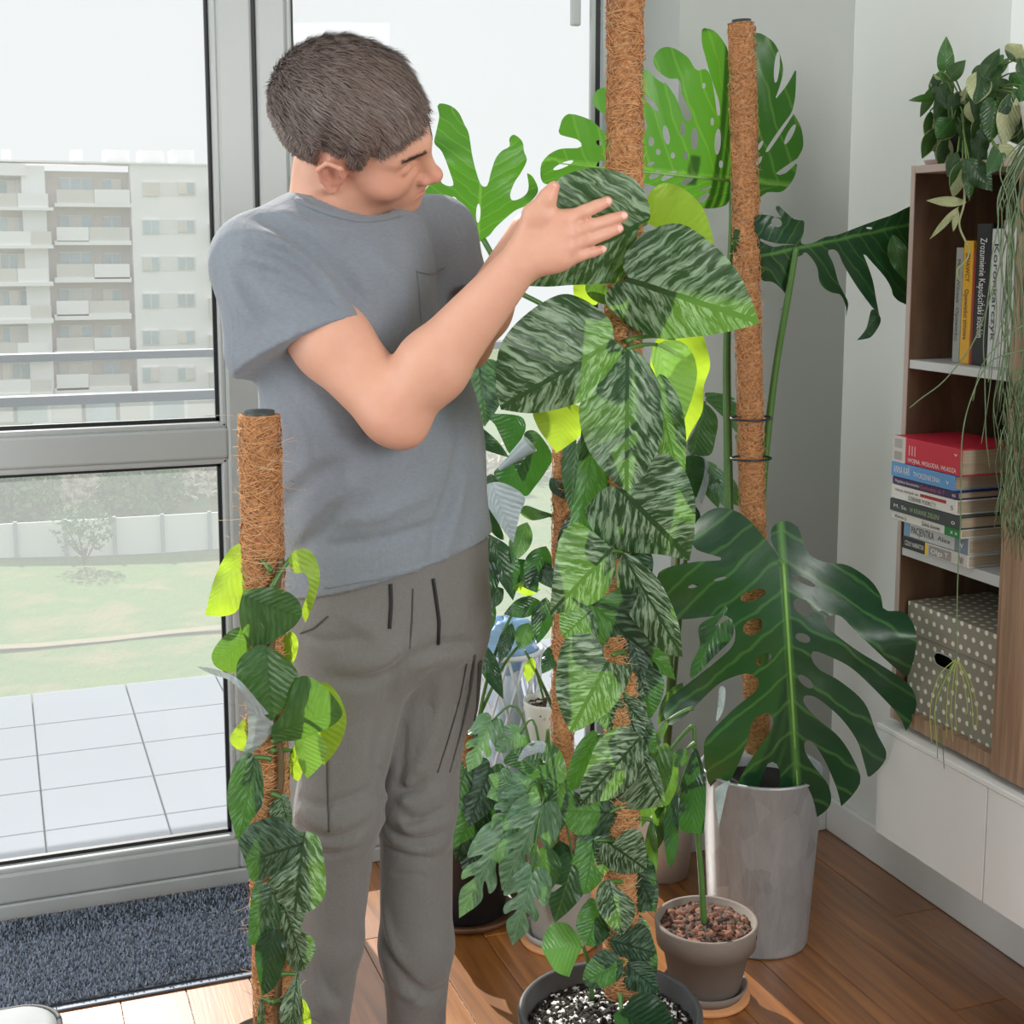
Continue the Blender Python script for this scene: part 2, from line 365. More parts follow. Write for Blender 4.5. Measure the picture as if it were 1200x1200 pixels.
sap = empty('sapling', on_floor(98, 662, GZ), 'thin young tree in front of the white fence', 'tree')
sb_ = on_floor(98, 662, GZ)
for i in range(7):
    a_ = i * 0.9; e_ = sb_ + np.array([math.cos(a_) * 1.1, math.sin(a_), 1.6 + 0.25 * (i % 4)])
    obj('branch', *tube([sb_ + (0, 0, 0.1 * i), (sb_ + e_) / 2 + (0, 0, 0.2), e_], [0.06, 0.04, 0.015], 5), M['bark'], sap)
obj('foliage', *leafcloud(sb_ + np.array([0, 0, 1.9]), 1.6, 1.2, 1.5, 420, 0.14, 5), M['shrub'], sap)
bank = leafcloud(P(120, 560, 100) * np.array([1, 1, 0]) + np.array([10, -14, GZ + 0.6]), 60, 7, 0.9, 20000, 0.3, 9)
tag(obj('dry_bank_grass', *bank, M['dry']), 'pale dry grass on the bank behind the fence', 'grass', None, 'stuff')
# apartment block: wall with pier and recessed loggias
M['render'] = plain('white_render', srgb(250, 250, 250), 0.85, 0.02, 0.2)
M['brownr'] = plain('brown_render', srgb(222, 212, 206), 0.85, 0.04, 0.2)
M['wglass'] = plain('far_window_glass', srgb(190, 204, 208), 0.15, 0.35, 0.4)
M['wframe'] = plain('far_window_frame', srgb(236, 236, 234), 0.5)
M['curtain'] = plain('far_curtain', srgb(232, 226, 216), 0.8, 0.15, 0.6)
M['balu'] = plain('far_balustrade', srgb(222, 220, 214), 0.6, 0.1, 0.5)
M['orange_frame'] = plain('ochre_window_post', srgb(205, 180, 130), 0.6)
YB = 108.0
def BX(px_, py_): q = on_y(px_, py_, YB); return q[0], q[2]
bld = empty('apartment_block', (on_y(100, 480, YB)[0], YB, GZ), 'white apartment block with brown recessed loggias beyond the meadow', 'building')
def bbox_(name, x0, y0, x1, y1, d0, d1, mat, par=None):
    (ax, az), (bx, bz) = BX(x0, y0), BX(x1, y1)
    return obj(name, *box(ax, bx, YB + d0, YB + d1, bz, az), M[mat], par or bld, smooth=False)
def bwindow(x0, y0, x1, y1, d, n=2, seed=0):
    w = bbox_('window', x0, y0, x1, y1, d - 0.05, d + 0.05, 'wframe')
    r = random.Random(seed); st = (x1 - x0) / n
    for i in range(n):
        bbox_('pane', x0 + st * i + 0.6, y0 + 1.2, x0 + st * (i + 1) - 0.6, y1 - 1, d - 0.09, d - 0.05, r.choice(['wglass', 'wglass', 'curtain', 'wglass', 'balu']), w)
# the body is set back 1.2 m; piers and right-hand wall come forward
bbox_('wall', -120, 196, 440, 505, 1.4, 12, 'brownr')
for a, b, t0 in ((-120, -70, 196), (24, 66, 194), (152, 440, 192)): bbox_('wall_slab', a, t0, b, 505, 0, 1.4, 'render')
bbox_('wall_slab', -75, 190, 30, 206, -0.4, 1.4, 'render'); bbox_('roof_edge', -120, 187, 440, 196, -0.2, 3, 'render')
sl = 0.012
for k in range(6):
    y = 216 + 43.2 * k + (0 if k else -1)
    if k < 6:
        # loggia column at x 66-152
        bwindow(70, y - 8 + k * 0.4, 110, y + 12 + k * 0.4, 1.35, 3, k); bwindow(122, y - 6, 144, y + 10, 1.35, 2, k + 20)
        bbox_('loggia_slab', 64, y + 23, 154, y + 28, -0.3, 1.4, 'render')
        solid = (110, 152) if k % 2 == 0 else (66, 104); rail_ = (66, 110) if k % 2 == 0 else (104, 152)
        bbox_('parapet', solid[0], y + 7, solid[1], y + 24, -0.3, 0, 'render'); bbox_('balustrade', rail_[0], y + 7, rail_[1], y + 24, -0.2, -0.1, 'balu')
        # left balconies
        bwindow(-2 + k, y - 5, 42 + k, y + 14, 1.3, 4, k + 40); bbox_('parapet', (20 if k % 2 == 0 else -4), y + 12, (56 if k % 2 == 0 else 36), y + 29, -1.2, -1.0, 'render')
        bbox_('balustrade', (-4 if k % 2 == 0 else 36), y + 12, (20 if k % 2 == 0 else 60), y + 29, -1.2, -1.1, 'balu'); bbox_('balcony_slab', -10, y + 28, 62, y + 32, -1.3, 1.4, 'render')
        # paired windows on the right
        bbox_('window_band', 166, y - 2, 230, y + 15, -0.03, 0.02, 'wframe')
        bwindow(167, y - 2, 187, y + 15, -0.08, 2, k + 60); bwindow(208, y - 2, 228, y + 13, -0.08, 2, k + 80)
        bwindow(268, y - 2, 290, y + 15, -0.08, 2, k + 90); bbox_('balcony_slab', 244, y + 4, 262, y + 26, -1.0, 0, 'balu')
for i, (a, b, h) in enumerate(((2, 14, 14), (86, 99, 14), (125, 155, 14), (167, 196, 13), (206, 232, 14))):
    bbox_('roof_vent_box', a, 187 - h, b, 190, 2, 5, 'render')
for i in range(7): bbox_('ground_floor_panel', -20 + 40 * i, 470, 16 + 40 * i, 494, -0.1, 0.0, 'wglass' if i % 2 else 'balu')
# ================================================================== FURNITURE ALONG THE RIGHT WALL
XF, XCAB = 1.62, 1.60
def wood_mat(name, dark, mid, lite, rough=0.45, ax=(14, 90, 3)):
    t = NT(name); o = t.coord('Object'); g = t.noise(t.mapv(o, ax), 1, 5, 0.6, 0.6)
    t.set(t.ramp(g, [(0.3, dark), (0.5, mid), (0.7, lite)]), rough); t.bump(g, 0.08, 0.002); return t.m
M['walnut'] = wood_mat('walnut_veneer', srgb(128, 102, 82), srgb(160, 130, 106), srgb(186, 156, 130))
M['walnut_in'] = wood_mat('walnut_inside', srgb(78, 56, 42), srgb(104, 78, 60), srgb(128, 100, 78))
M['edge'] = plain('pale_edge_band', srgb(188, 170, 162), 0.5, 0.06, 8)
M['shelf_white'] = plain('grey_white_shelf', srgb(206, 210, 212), 0.4, 0.03)
M['backp'] = plain('dark_back_panel', srgb(58, 46, 40), 0.7)
yl = on_x(1061, 300, XF)[1]; yl2 = on_x(1052, 690, XF)[1]; YL = (yl + yl2) / 2
yr = (on_x(1184, 440, XF)[1] + on_x(1168, 780, XF)[1]) / 2
ZB = on_x(1046, 842, XF)[2]; ZT = on_x(1064, 195, XF)[2]
bc = empty('bookcase', (1.73, (YL + yr) / 2, ZB), 'walnut bookcase with pale shelves standing on the white cabinet', 'bookcase')
xb = XR - 0.002; e = 0.011
obj('side_panel', *bevbox(XF + 0.002, xb, YL - e, YL, ZB, ZT, 0.001, 1), M['walnut_in'], bc, smooth=False)
obj('edge_band', *box(XF, XF + 0.002, YL - e, YL, ZB, ZT), M['edge'], bc, smooth=False)
obj('side_panel', *bevbox(XF + 0.002, xb, yr - 0.016, yr, ZB, ZT, 0.001, 1), M['walnut'], bc, smooth=False)
obj('top_panel', *bevbox(XF, xb, yr - 0.55, YL - e, ZT - 0.014, ZT, 0.001, 1), M['edge'], bc, smooth=False)
obj('bottom_panel', *bevbox(XF, xb, yr, YL - e, ZB, ZB + 0.028, 0.001, 1), M['walnut'], bc, smooth=False)
obj('back_panel', *box(xb - 0.012, xb, yr, YL - e, ZB + 0.028, ZT - 0.014), M['backp'], bc, smooth=False)
zs1 = (on_x(1062.5, 421.3, XF)[2], on_x(1062.5, 431.5, XF)[2]); zs2 = (on_x(1054.5, 638, XF)[2], on_x(1054, 650, XF)[2])
for a, b in (zs1, zs2): obj('shelf', *bevbox(XF + 0.004, xb - 0.012, yr, YL - e, b, a, 0.001, 1), M['shelf_white'], bc, smooth=False)
obj('door', *bevbox(XF - 0.006, XF + 0.012, yr - 0.5, yr - 0.003, ZB, ZT - 0.016, 0.0015, 1), M['walnut'], bc, smooth=False)
obj('side_panel', *bevbox(XF + 0.002, xb, yr - 0.55, yr - 0.534, ZB, ZT - 0.014, 0.001, 1), M['walnut'], bc, smooth=False)
# white wall-hung cabinet below
zc0 = on_x(1024.5, 971.5, XCAB)[2]; zc1 = on_x(1033, 852, XCAB)[2]; yc0 = on_x(1025, 971.5, XCAB)[1]; ysm = on_x(1151, 1054, XCAB)[1]
cab = empty('wall_cabinet', (1.72, 1.9, zc0), 'white lacquered wall-hung cabinet under the bookcase', 'cabinet')
obj('body', *bevbox(XCAB + 0.016, xb, yc0 - 1.6, yc0, zc0, zc1 - 0.004, 0.001, 1), M['white_lacquer'], cab, smooth=False)
obj('top_board', *bevbox(XCAB - 0.002, xb, yc0 - 1.6, yc0 + 0.004, zc1 - 0.004, zc1 + 0.006, 0.001, 1), M['white_lacquer'], cab, smooth=False)
yy = yc0
while yy > yc0 - 1.5:
    w = yc0 - ysm
    obj('door', *bevbox(XCAB, XCAB + 0.0155, yy - w + 0.0012, yy - 0.0012, zc0 - 0.003, zc1 - 0.0055, 0.001, 1), M['white_lacquer'], cab, smooth=False); yy -= w
# ------------------------------------------------------------------ books
def paint(name, rgb, rough=0.4): return plain(name, srgb(*rgb), rough, 0.04, 30)
M['paper'] = wood_mat('page_block', srgb(140, 126, 104), srgb(176, 162, 138), srgb(200, 188, 166), 0.9, (3, 3, 600))
M['ink_w'] = paint('white_print', (238, 238, 238)); M['ink_k'] = paint('dark_print', (40, 40, 44)); M['ink_y'] = paint('yellow_print', (232, 200, 70)); M['ink_r'] = paint('red_print', (170, 40, 50)); M['ink_g'] = paint('green_print', (30, 130, 60))
def lettering(txt, size, org, right, up, mat, parent, name='lettering', fit=None):
    cu = bpy.data.curves.new('t', 'FONT'); cu.body = txt; cu.size = size; cu.resolution_u = 2
    o = bpy.data.objects.new('t', cu); me = o.to_mesh()
    v = np.array([tuple(q.co) for q in me.vertices]); f = [tuple(p.vertices) for p in me.polygons]
    o.to_mesh_clear(); bpy.data.objects.remove(o); bpy.data.curves.remove(cu)
    if not len(v): return
    s = 1.0
    if fit: s = fit / max(1e-6, v[:, 0].max() - v[:, 0].min())
    w = np.array(org)[None] + v[:, :1] * s * np.array(right)[None] + v[:, 1:2] * np.array(up)[None]
    return obj(name, w, f, mat, parent, smooth=False)
def rect_yz(x, y0, y1, z0, z1, mat, parent, name='printed_patch'):
    return obj(name, [(x, y1, z0), (x, y0, z0), (x, y0, z1), (x, y1, z1)], [(0, 1, 2, 3)], mat, parent, smooth=False)
RIGHT, UPZ = (0, -1, 0), (0, 0, 1)
def flat_book(z0, z1, y1, ln, xs, col, label, dx=0.14, texts=(), patches=()):
    """book lying on its side, spine towards the room"""
    y0 = y1 - ln; c = paint('cover', col)
    b = empty('book', (xs + dx / 2, (y0 + y1) / 2, z0), label, 'book', 'books stacked flat on the shelf')
    g = 0.0004; t = 0.0022
    obj('cover', *joinvf([bevbox(xs, xs + 0.003, y0, y1, z0 + g, z1 - g, 0.001, 1), bevbox(xs + 0.002, xs + dx, y0, y1, z0 + g, z0 + g + t, 0.0005, 1), bevbox(xs + 0.002, xs + dx, y0, y1, z1 - g - t, z1 - g, 0.0005, 1)]), c, b, smooth=False)
    obj('pages', *box(xs + 0.003, xs + dx - 0.003, y0 + 0.003, y1 - 0.003, z0 + g + t, z1 - g - t), M['paper'], b, smooth=False)
    for j_, (a0, a1, h0, h1, m) in enumerate(patches): rect_yz(xs - 0.0003 - 0.00012 * j_, y1 - a1 * ln, y1 - a0 * ln, z0 + (z1 - z0) * h0, z0 + (z1 - z0) * h1, m, b)
    for (s, a0, wdt, h0, hh, m) in texts: lettering(s, (z1 - z0) * hh * 1.35, (xs - 0.0008, y1 - a0 * ln, z0 + (z1 - z0) * h0), RIGHT, UPZ, m, b, fit=wdt * ln)
zz = lambda y, x=1056: on_x(x, y, XF)[2]
zsh = zs2[0] + 0.0005
T = zz(508, 1058)
hts = [0.055, 0.031, 0.017, 0.030, 0.026, 0.019, 0.033, 0.026][::-1]      # from the shelf upwards
sc_ = (T - zsh) / sum(hts); hts = [h * sc_ for h in hts]
ybk = YL - e - 0.003
cols = [((206, 204, 200), 'white book with black and yellow spine blocks at the bottom of the stack', 0.19, 0.02), ((196, 200, 204), 'grey book titled PACJENTKA in the flat stack', 0.187, 0.02),
        ((218, 220, 214), 'white book with a green spine end in the flat stack', 0.205, -0.006), ((62, 68, 70), 'dark grey book in the flat stack', 0.207, -0.01),
        ((226, 226, 222), 'thick white book in the middle of the flat stack', 0.193, -0.006), ((64, 44, 92), 'slim purple book in the flat stack', 0.192, -0.006),
        ((98, 156, 214), 'light blue book under the thick red one', 0.186, 0.0), ((206, 46, 70), 'thick red book with a pale spine end on top of the stack', 0.2, -0.008)]
z = zsh
for i, (h, (c, lab, ln, off)) in enumerate(zip(hts, cols)):
    tx, pa = [], []
    if i == 0: pa = [(0.0, .36, 0, 1, M['ink_k']), (.36, .4, 0, 1, M['ink_y']), (.42, .76, .12, .88, paint('grey_patch', (150, 148, 146)))]; tx = [('CZUŁY NARRATOR', .04, .3, .3, .4, M['ink_w']), ('Olga T.', .45, .28, .3, .4, M['ink_w']), ('W', .88, .06, .2, .6, M['ink_k'])]
    if i == 1: pa = [(0.0, .1, 0, 1, paint('blue_patch', (120, 160, 190))), (.8, 1, 0, 1, paint('slate_patch', (120, 134, 148)))]; tx = [('PACJENTKA', .12, .36, .26, .5, M['ink_k']), ('Alex', .54, .2, .34, .3, M['ink_k']), ('v', .88, .05, .35, .4, M['ink_w'])]
    if i == 2: pa = [(.78, 1, 0, 1, M['ink_g'])]; tx = [('Anna J.', .06, .18, .3, .4, M['ink_k']), ('Zielnik domowy', .46, .26, .25, .5, M['ink_k']), ('x x', .86, .1, .3, .5, M['ink_w'])]
    if i == 3: tx = [('M. Sz.', .06, .2, .35, .3, M['ink_w']), ('W KRAINIE ZIELENI', .3, .42, .3, .4, paint('pale_green_print', (170, 196, 150))), ('o', .88, .05, .3, .4, M['ink_w'])]
    if i == 4: pa = [(.46, .85, .6, .82, M['ink_r'])]; tx = [('rzeczy, których nie', .07, .36, .6, .22, M['ink_k']), ('DZIENNIK PODRÓŻY', .28, .42, .16, .3, M['ink_k']), ('5', .91, .04, .3, .3, M['ink_k'])]
    if i == 5: tx = [('Magdalena Samozwaniec', .05, .38, .34, .36, M['ink_w']), ('Dochodząc do T', .45, .36, .26, .5, paint('pink_print', (196, 110, 130))), ('o', .92, .05, .3, .5, M['ink_w'])]
    if i == 6: tx = [('ANNA KAŃ', .05, .26, .28, .55, M['ink_w']), ('TWORZENIE DNIA', .37, .42, .3, .36, M['ink_w']), ('v', .88, .05, .35, .36, M['ink_w'])]
    if i == 7: pa = [(0, .2, 0, 1, paint('pale_patch', (214, 206, 202))), (.03, .15, .55, .9, paint('grey_portrait', (176, 172, 172))), (.03, .15, .1, .42, paint('grey_portrait2', (170, 166, 164)))]; tx = [('WOJNA, WOŁODIA, WŁADZA', .24, .7, .1, .17, M['ink_w']), ('lll', .24, .1, .36, .4, paint('pale_pink_print', (240, 170, 180))), ('v', .9, .05, .7, .14, M['ink_w'])]
    flat_book(z, z + h, ybk - max(off, 0), ln, XF - (0.012 if off > 0 else 0.03) + 0.002 * (i % 3), c, lab, 0.15, tx, pa); z += h
def standing_book(y0, y1, ztop, xs, col, label, txt=None, tm=None, a0=0.1, ln=0.7, dx=0.13, dots=None):
    z0 = zs1[0] + 0.0005; c = paint('cover', col)
    b = empty('book', (xs + dx / 2, (y0 + y1) / 2, z0), label, 'book', 'books standing on the upper shelf')
    g = 0.0003; t = 0.002
    obj('cover', *joinvf([bevbox(xs, xs + 0.003, y0 + g, y1 - g, z0, ztop, 0.001, 1), bevbox(xs + 0.002, xs + dx, y0 + g, y0 + g + t, z0, ztop, 0.0005, 1), bevbox(xs + 0.002, xs + dx, y1 - g - t, y1 - g, z0, ztop, 0.0005, 1)]), c, b, smooth=False)
    obj('pages', *box(xs + 0.003, xs + dx - 0.003, y0 + t + g, y1 - t - g, z0 + 0.002, ztop - 0.003), M['paper'], b, smooth=False)
    if txt:
        w = (y1 - y0); H_ = ztop - z0
        lettering(txt, w * 0.62, (xs - 0.0008, y0 + w * 0.70 , ztop - a0 * H_), (0, 0, -1), (0, -1, 0), tm, b, fit=ln * H_)
yof = lambda px_, x=XF + 0.05, py_=400: on_x(px_, py_, x)[1]
XS = XF + 0.035
st = [(1116, 1124.5, 290, (150, 156, 150), 'slim grey-green book standing on the upper shelf', 'Maria Wilczek  Opowieści', M['ink_k']), (1124.7, 1136, 282, (222, 166, 30), 'yellow book standing on the upper shelf', 'ZNAWCY    Opowieści zimowe', M['ink_k']),
      (1136.3, 1139, 292, (150, 52, 36), 'thin red book standing on the upper shelf', None, None), (1139.2, 1156.5, 262, (26, 26, 32), 'black book with pale script standing on the upper shelf', 'Zrozumienie Kapuściński Indekin', M['ink_w']),
      (1156.8, 1169.5, 268, (208, 212, 214), 'white book with dark blotched lettering standing on the upper shelf', 'Koronkarczyk', M['ink_k']), (1170, 1188, 258, (222, 224, 224), 'thick white book standing on the upper shelf', 'LORCA', paint('grey_print', (150, 152, 154)))]
for a, b, yt, c, lab, tx, tm in st:
    ya, yb = yof(a, XS), yof(b, XS); standing_book(yb, ya, on_x((a + b) / 2, yt, XS)[2], XS, c, lab, tx, tm)
# ------------------------------------------------------------------ polka dot storage box
def dots_mat():
    t = NT('polka_dot_card'); o = t.coord('Object'); s = t.n('ShaderNodeSeparateXYZ'); t.l(o, s.inputs[0])
    u = t.math('MULTIPLY', s.outputs[1], 1 / 0.0225); w = t.math('MULTIPLY', t.math('ADD', s.outputs[2], s.outputs[0]), 1 / 0.0225)
    row = t.math('FLOOR', w); u2 = t.math('ADD', u, t.math('MULTIPLY', t.math('MODULO', row, 2.0), 0.5))
    fx = t.math('SUBTRACT', t.math('FRACT', u2), 0.5); fy = t.math('SUBTRACT', t.math('FRACT', w), 0.5)
    d = t.math('SQRT', t.math('ADD', t.math('MULTIPLY', fx, fx), t.math('MULTIPLY', fy, fy)))
    k = t.math('LESS_THAN', d, 0.215)
    t.set(t.mix(k, srgb(150, 146, 134), srgb(238, 236, 224)), 0.8); return t.m
M['dots'] = dots_mat()
zb0 = ZB + 0.0285; zb1 = on_x(1060, 706, XF)[2]; yb1 = YL - e - 0.012; yb0 = yr + 0.003
sb = empty('storage_box', (XF + 0.1, (yb0 + yb1) / 2, zb0), 'grey polka dot storage box with lid on the bottom shelf', 'box')
zl = zb1 - 0.062
# body front has an oval hand hole: build front with CDT
def plate_with_hole(x, y0, y1, z0, z1, cy, cz, ry, rz, n=28):
    vs = [(y0, z0), (y1, z0), (y1, z1), (y0, z1)]; hs = []
    for k in range(n):
        a = 2 * math.pi * k / n; ca, sa = math.cos(a), math.sin(a)
        hs.append((cy + ry * np.sign(ca) * abs(ca) ** 0.55, cz + rz * np.sign(sa) * abs(sa) ** 0.9))
    pts = [Vector(p) for p in vs + hs]; ed = [(0, 1), (1, 2), (2, 3), (3, 0)] + [(4 + k, 4 + (k + 1) % n) for k in range(n)]
    V, E, Fc, *_ = mgeo.delaunay_2d_cdt(pts, ed, [], 0, 1e-6)
    fs = []
    for f in Fc:
        c = sum((V[i] for i in f), Vector((0, 0))) / 3
        if ((c.x - cy) / ry) ** 2 + ((c.y - cz) / rz) ** 2 > 0.9: fs.append(tuple(f))
    return np.array([(x, p.x, p.y) for p in V]), fs, hs
cyh, czh = on_x(1107, 775, XF + 0.02)[1:]
pv_, pf_, hs_ = plate_with_hole(XF + 0.02, yb0, yb1, zb0, zl, cyh, czh, 0.03, 0.013)
obj('front', pv_, pf_, M['dots'], sb, smooth=False)
obj('body', *joinvf([box(XF + 0.021, xb - 0.02, yb0, yb0 + 0.002, zb0, zl), box(XF + 0.021, xb - 0.02, yb1 - 0.002, yb1, zb0, zl), box(XF + 0.021, xb - 0.02, yb0, yb1, zb0, zb0 + 0.002), box(xb - 0.022, xb - 0.02, yb0, yb1, zb0, zl)]), M['dots'], sb, smooth=False)
obj('dark_hole_backing', *box(XF + 0.045, XF + 0.047, yb0 + 0.003, yb1 - 0.003, zb0 + 0.003, zl), M['gap'], sb, smooth=False)  # dark sheet added behind the hand hole for the shade inside
M['rim'] = plain('metal_rim', srgb(190, 192, 190), 0.3, metal=0.8)
ring = [(XF + 0.0185, a, b) for a, b in hs_]; obj('hand_hole_rim', *tube(ring + ring[:1], 0.0016, 6), M['rim'], sb)
obj('lid', *bevbox(XF + 0.016, xb - 0.016, yb0 - 0.002, yb1 + 0.003, zl, zb1, 0.0015, 1), M['dots'], sb, smooth=False)
# ------------------------------------------------------------------ door mat
def mat_mat():
    t = NT('mat_pile'); o = t.coord(); a = t.noise(o, 230, 2, 0.6); b = t.noise(o, 30, 2)
    t.set(t.mix(t.math('MULTIPLY', a, 1.0), srgb(58, 66, 80), srgb(176, 188, 206)), 0.95); return t.m
M['pile'] = mat_mat(); M['rubber'] = plain('rubber_border', srgb(84, 96, 112), 0.5)
mx0, mx1, my0, my1 = -0.75, 0.50, 2.537, 2.93
mt = empty('door_mat', ((mx0 + mx1) / 2, (my0 + my1) / 2, 0), 'dark blue grey pile door mat with rubber border by the window', 'mat')
obj('rubber_base', *bevbox(mx0, mx1, my0, my1, 0.0004, 0.005, 0.002, 1), M['rubber'], mt, smooth=False)
# pile: a displaced sheet plus thousands of tufts
nt_ = 26000; rx = RNG.uniform(mx0 + 0.018, mx1 - 0.018, nt_); ry = RNG.uniform(my0 + 0.02, my1 - 0.01, nt_)
an = RNG.uniform(0, 2 * np.pi, nt_); hgt = RNG.uniform(0.007, 0.013, nt_); ln_ = RNG.uniform(0.002, 0.006, nt_)
pb = np.stack([rx, ry, np.full(nt_, 0.004)], 1); ct = np.stack([np.cos(an), np.sin(an), 0 * an], 1); cp = np.stack([-np.sin(an), np.cos(an), 0 * an], 1)
w_ = 0.0016
vv = np.stack([pb - ct * w_, pb + ct * w_, pb + ct * w_ * 0.8 + cp * ln_[:, None] + np.array([0, 0, 1]) * hgt[:, None], pb - ct * w_ * 0.8 + cp * ln_[:, None] + np.array([0, 0, 1]) * hgt[:, None]], 1).reshape(-1, 3)
tf = obj('pile', vv, np.arange(4 * nt_).reshape(nt_, 4), M['pile'], mt, smooth=False); tf['kind'] = 'stuff'
obj('pile_backing', *box(mx0 + 0.014, mx1 - 0.014, my0 + 0.016, my1 - 0.006, 0.004, 0.0085), plain('pile_ground', srgb(44, 50, 60), 0.95, 0.3, 200), mt, smooth=False)
# ------------------------------------------------------------------ upholstered stool at the lower left edge
M['velvet'] = plain('grey_velvet', srgb(150, 154, 156), 0.7, 0.12, 14, bump=0.1); M['pipe'] = plain('dark_piping', srgb(52, 54, 58), 0.6); M['leg'] = plain('black_leg', (0.02, 0.02, 0.022), 0.4)
cx, cy = on_floor(40, 1174, 0.44)[:2]; sx1 = cx + 0.028; sy1 = cy + 0.006
sr = empty('upholstered_stool', (sx1 - 0.22, sy1 - 0.22, 0), 'grey velvet stool with dark piping on the seat edge', 'stool')
def rrect(x0, x1, y0, y1, r, n=8):
    out = []
    for cxx, cyy, a0 in ((x1 - r, y1 - r, 0), (x0 + r, y1 - r, 90), (x0 + r, y0 + r, 180), (x1 - r, y0 + r, 270)):
        for k in range(n + 1):
            a = math.radians(a0 + 90 * k / n); out.append((cxx + r * math.cos(a), cyy + r * math.sin(a)))
    return out
def cushion(x0, x1, y0, y1, z0, z1, r, rb):
    rings = []
    for k in range(7):
        a = math.pi / 2 * k / 6; rings.append((rb * (1 - math.sin(a)) * 0.999, z0 + rb * (1 - math.cos(a)) if False else z0, a))
    prof = [(rb * 0.6, z0), (0, z0 + rb * 0.6), (0, z1 - rb)] + [(rb * (1 - math.cos(math.pi / 2 * k / 6)), z1 - rb + rb * math.sin(math.pi / 2 * k / 6)) for k in range(1, 7)] + [((x1 - x0) * 0.25, z1 + 0.008), ((x1 - x0) * 0.47, z1 + 0.01)]
    V, F, m = [], [], None
    for ins, zz_ in prof:
        rr = rrect(x0 + ins, x1 - ins, y0 + ins, y1 - ins, max(r - ins, 0.004)); m = len(rr); V += [(a, b, zz_) for a, b in rr]
    for i in range(len(prof) - 1):
        for k in range(m): F.append((i * m + k, i * m + (k + 1) % m, (i + 1) * m + (k + 1) % m, (i + 1) * m + k))
    F.append(tuple(range(m - 1, -1, -1))); F.append(tuple((len(prof) - 1) * m + k for k in range(m)))
    return np.array(V), F
obj('seat', *cushion(sx1 - 0.44, sx1, sy1 - 0.44, sy1, 0.34, 0.44, 0.05, 0.016), M['velvet'], sr)
rr = rrect(sx1 - 0.441, sx1 + 0.001, sy1 - 0.441, sy1 + 0.001, 0.05); obj('piping', *tube([(a, b, 0.431) for a, b in rr + rr[:1]], 0.004, 8), M['pipe'], sr)
for a in (-0.40, -0.04):
    for b in (-0.40, -0.04): obj('leg', *tube([(sx1 + a, sy1 + b, 0.345), (sx1 + a, sy1 + b, 0)], [0.016, 0.01], 12), M['leg'], sr)
# ================================================================== LEAVES
def leaf_mat(name, dark, lite, amount, trans, tfac=0.35, rough=0.35, under=None, freq=20.0, vein=None, thr=(0.44, 0.6)):
    t = NT(name); uv = t.coord('UV'); s = t.n('ShaderNodeSeparateXYZ'); t.l(uv, s.inputs[0]); r = t.rand()
    av = t.math('ABSOLUTE', t.math('MULTIPLY_ADD', s.outputs[1], 2.0, -1.0))
    c = t.math('SUBTRACT', s.outputs[0], t.math('MULTIPLY', av, 0.36))
    wob = t.noise(t.xyz(t.math('MULTIPLY', s.outputs[0], 5), t.math('MULTIPLY', s.outputs[1], 6), t.math('MULTIPLY', r, 40)), 1, 2)
    c = t.math('ADD', c, t.math('MULTIPLY', wob, 0.09))
    vec = t.xyz(t.math('MULTIPLY', c, freq), t.math('MULTIPLY', s.outputs[1], 5.5), t.math('MULTIPLY', r, 60))
    st = t.noise(vec, 1.0, 3, 0.62, 0.6)
    mask = t.ramp(st, [(thr[0], 0.0), (thr[1], 1.0)])
    mid = t.math('GREATER_THAN', av, 0.05)
    wv = t.math('SINE', t.math('MULTIPLY', c, 2 * math.pi * 9)); vl = t.ramp(wv, [(0.86, 0.0), (0.98, 1.0)])
    mk = t.math('MULTIPLY', t.math('MULTIPLY', mask, mid), amount)
    mk = t.math('MULTIPLY', mk, t.math('SUBTRACT', 1.0, t.math('MULTIPLY', vl, 0.7)))
    base = t.mix(t.math('MULTIPLY', wob, 0.5), dark, tuple(min(1, q * 1.5) for q in dark))
    col = t.mix(mk, base, lite)
    if vein: col = t.mix(t.math('MULTIPLY', t.math('SUBTRACT', 1.0, t.math('MULTIPLY', av, 24.0, clamp=True)), 0.9, clamp=True), col, vein); col = t.mix(t.math('MULTIPLY', vl, 0.35), col, vein)
    g = t.n('ShaderNodeNewGeometry')
    if under: col = t.mix(g.outputs['Backfacing'], col, under)
    t.set(col, rough, spec=0.5)
    t.bump(t.math('ADD', t.math('MULTIPLY', wv, 0.3), t.math('MULTIPLY', st, 0.4)), 0.35, 0.004)
    tl = t.n('ShaderNodeBsdfTranslucent'); t.l(t.mix(t.math('MULTIPLY', mk, 0.35), trans, tuple(min(1, q * 1.25) for q in trans)), tl.inputs[0])
    mx = t.n('ShaderNodeMixShader'); mx.inputs[0].default_value = tfac
    t.l(t.b.outputs[0], mx.inputs[1]); t.l(tl.outputs[0], mx.inputs[2]); t.l(mx.outputs[0], t.out.inputs[0]); return t.m
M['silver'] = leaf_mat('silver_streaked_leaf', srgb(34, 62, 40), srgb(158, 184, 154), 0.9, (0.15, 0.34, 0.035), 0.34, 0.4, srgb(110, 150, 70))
M['silverdark'] = leaf_mat('dark_streaked_leaf', srgb(28, 52, 38), srgb(104, 134, 112), 0.7, (0.1, 0.3, 0.03), 0.22, 0.42, srgb(70, 100, 66))  # darker copy of the streaked leaf; shade among the leaves put into colour
M['young'] = leaf_mat('young_lime_leaf', srgb(92, 140, 36), srgb(150, 190, 80), 0.4, (0.6, 0.85, 0.05), 0.6, 0.4, srgb(150, 190, 70))
M['vine'] = leaf_mat('vine_leaf', srgb(42, 78, 46), srgb(90, 128, 84), 0.5, (0.22, 0.46, 0.04), 0.36, 0.36, srgb(130, 170, 80))
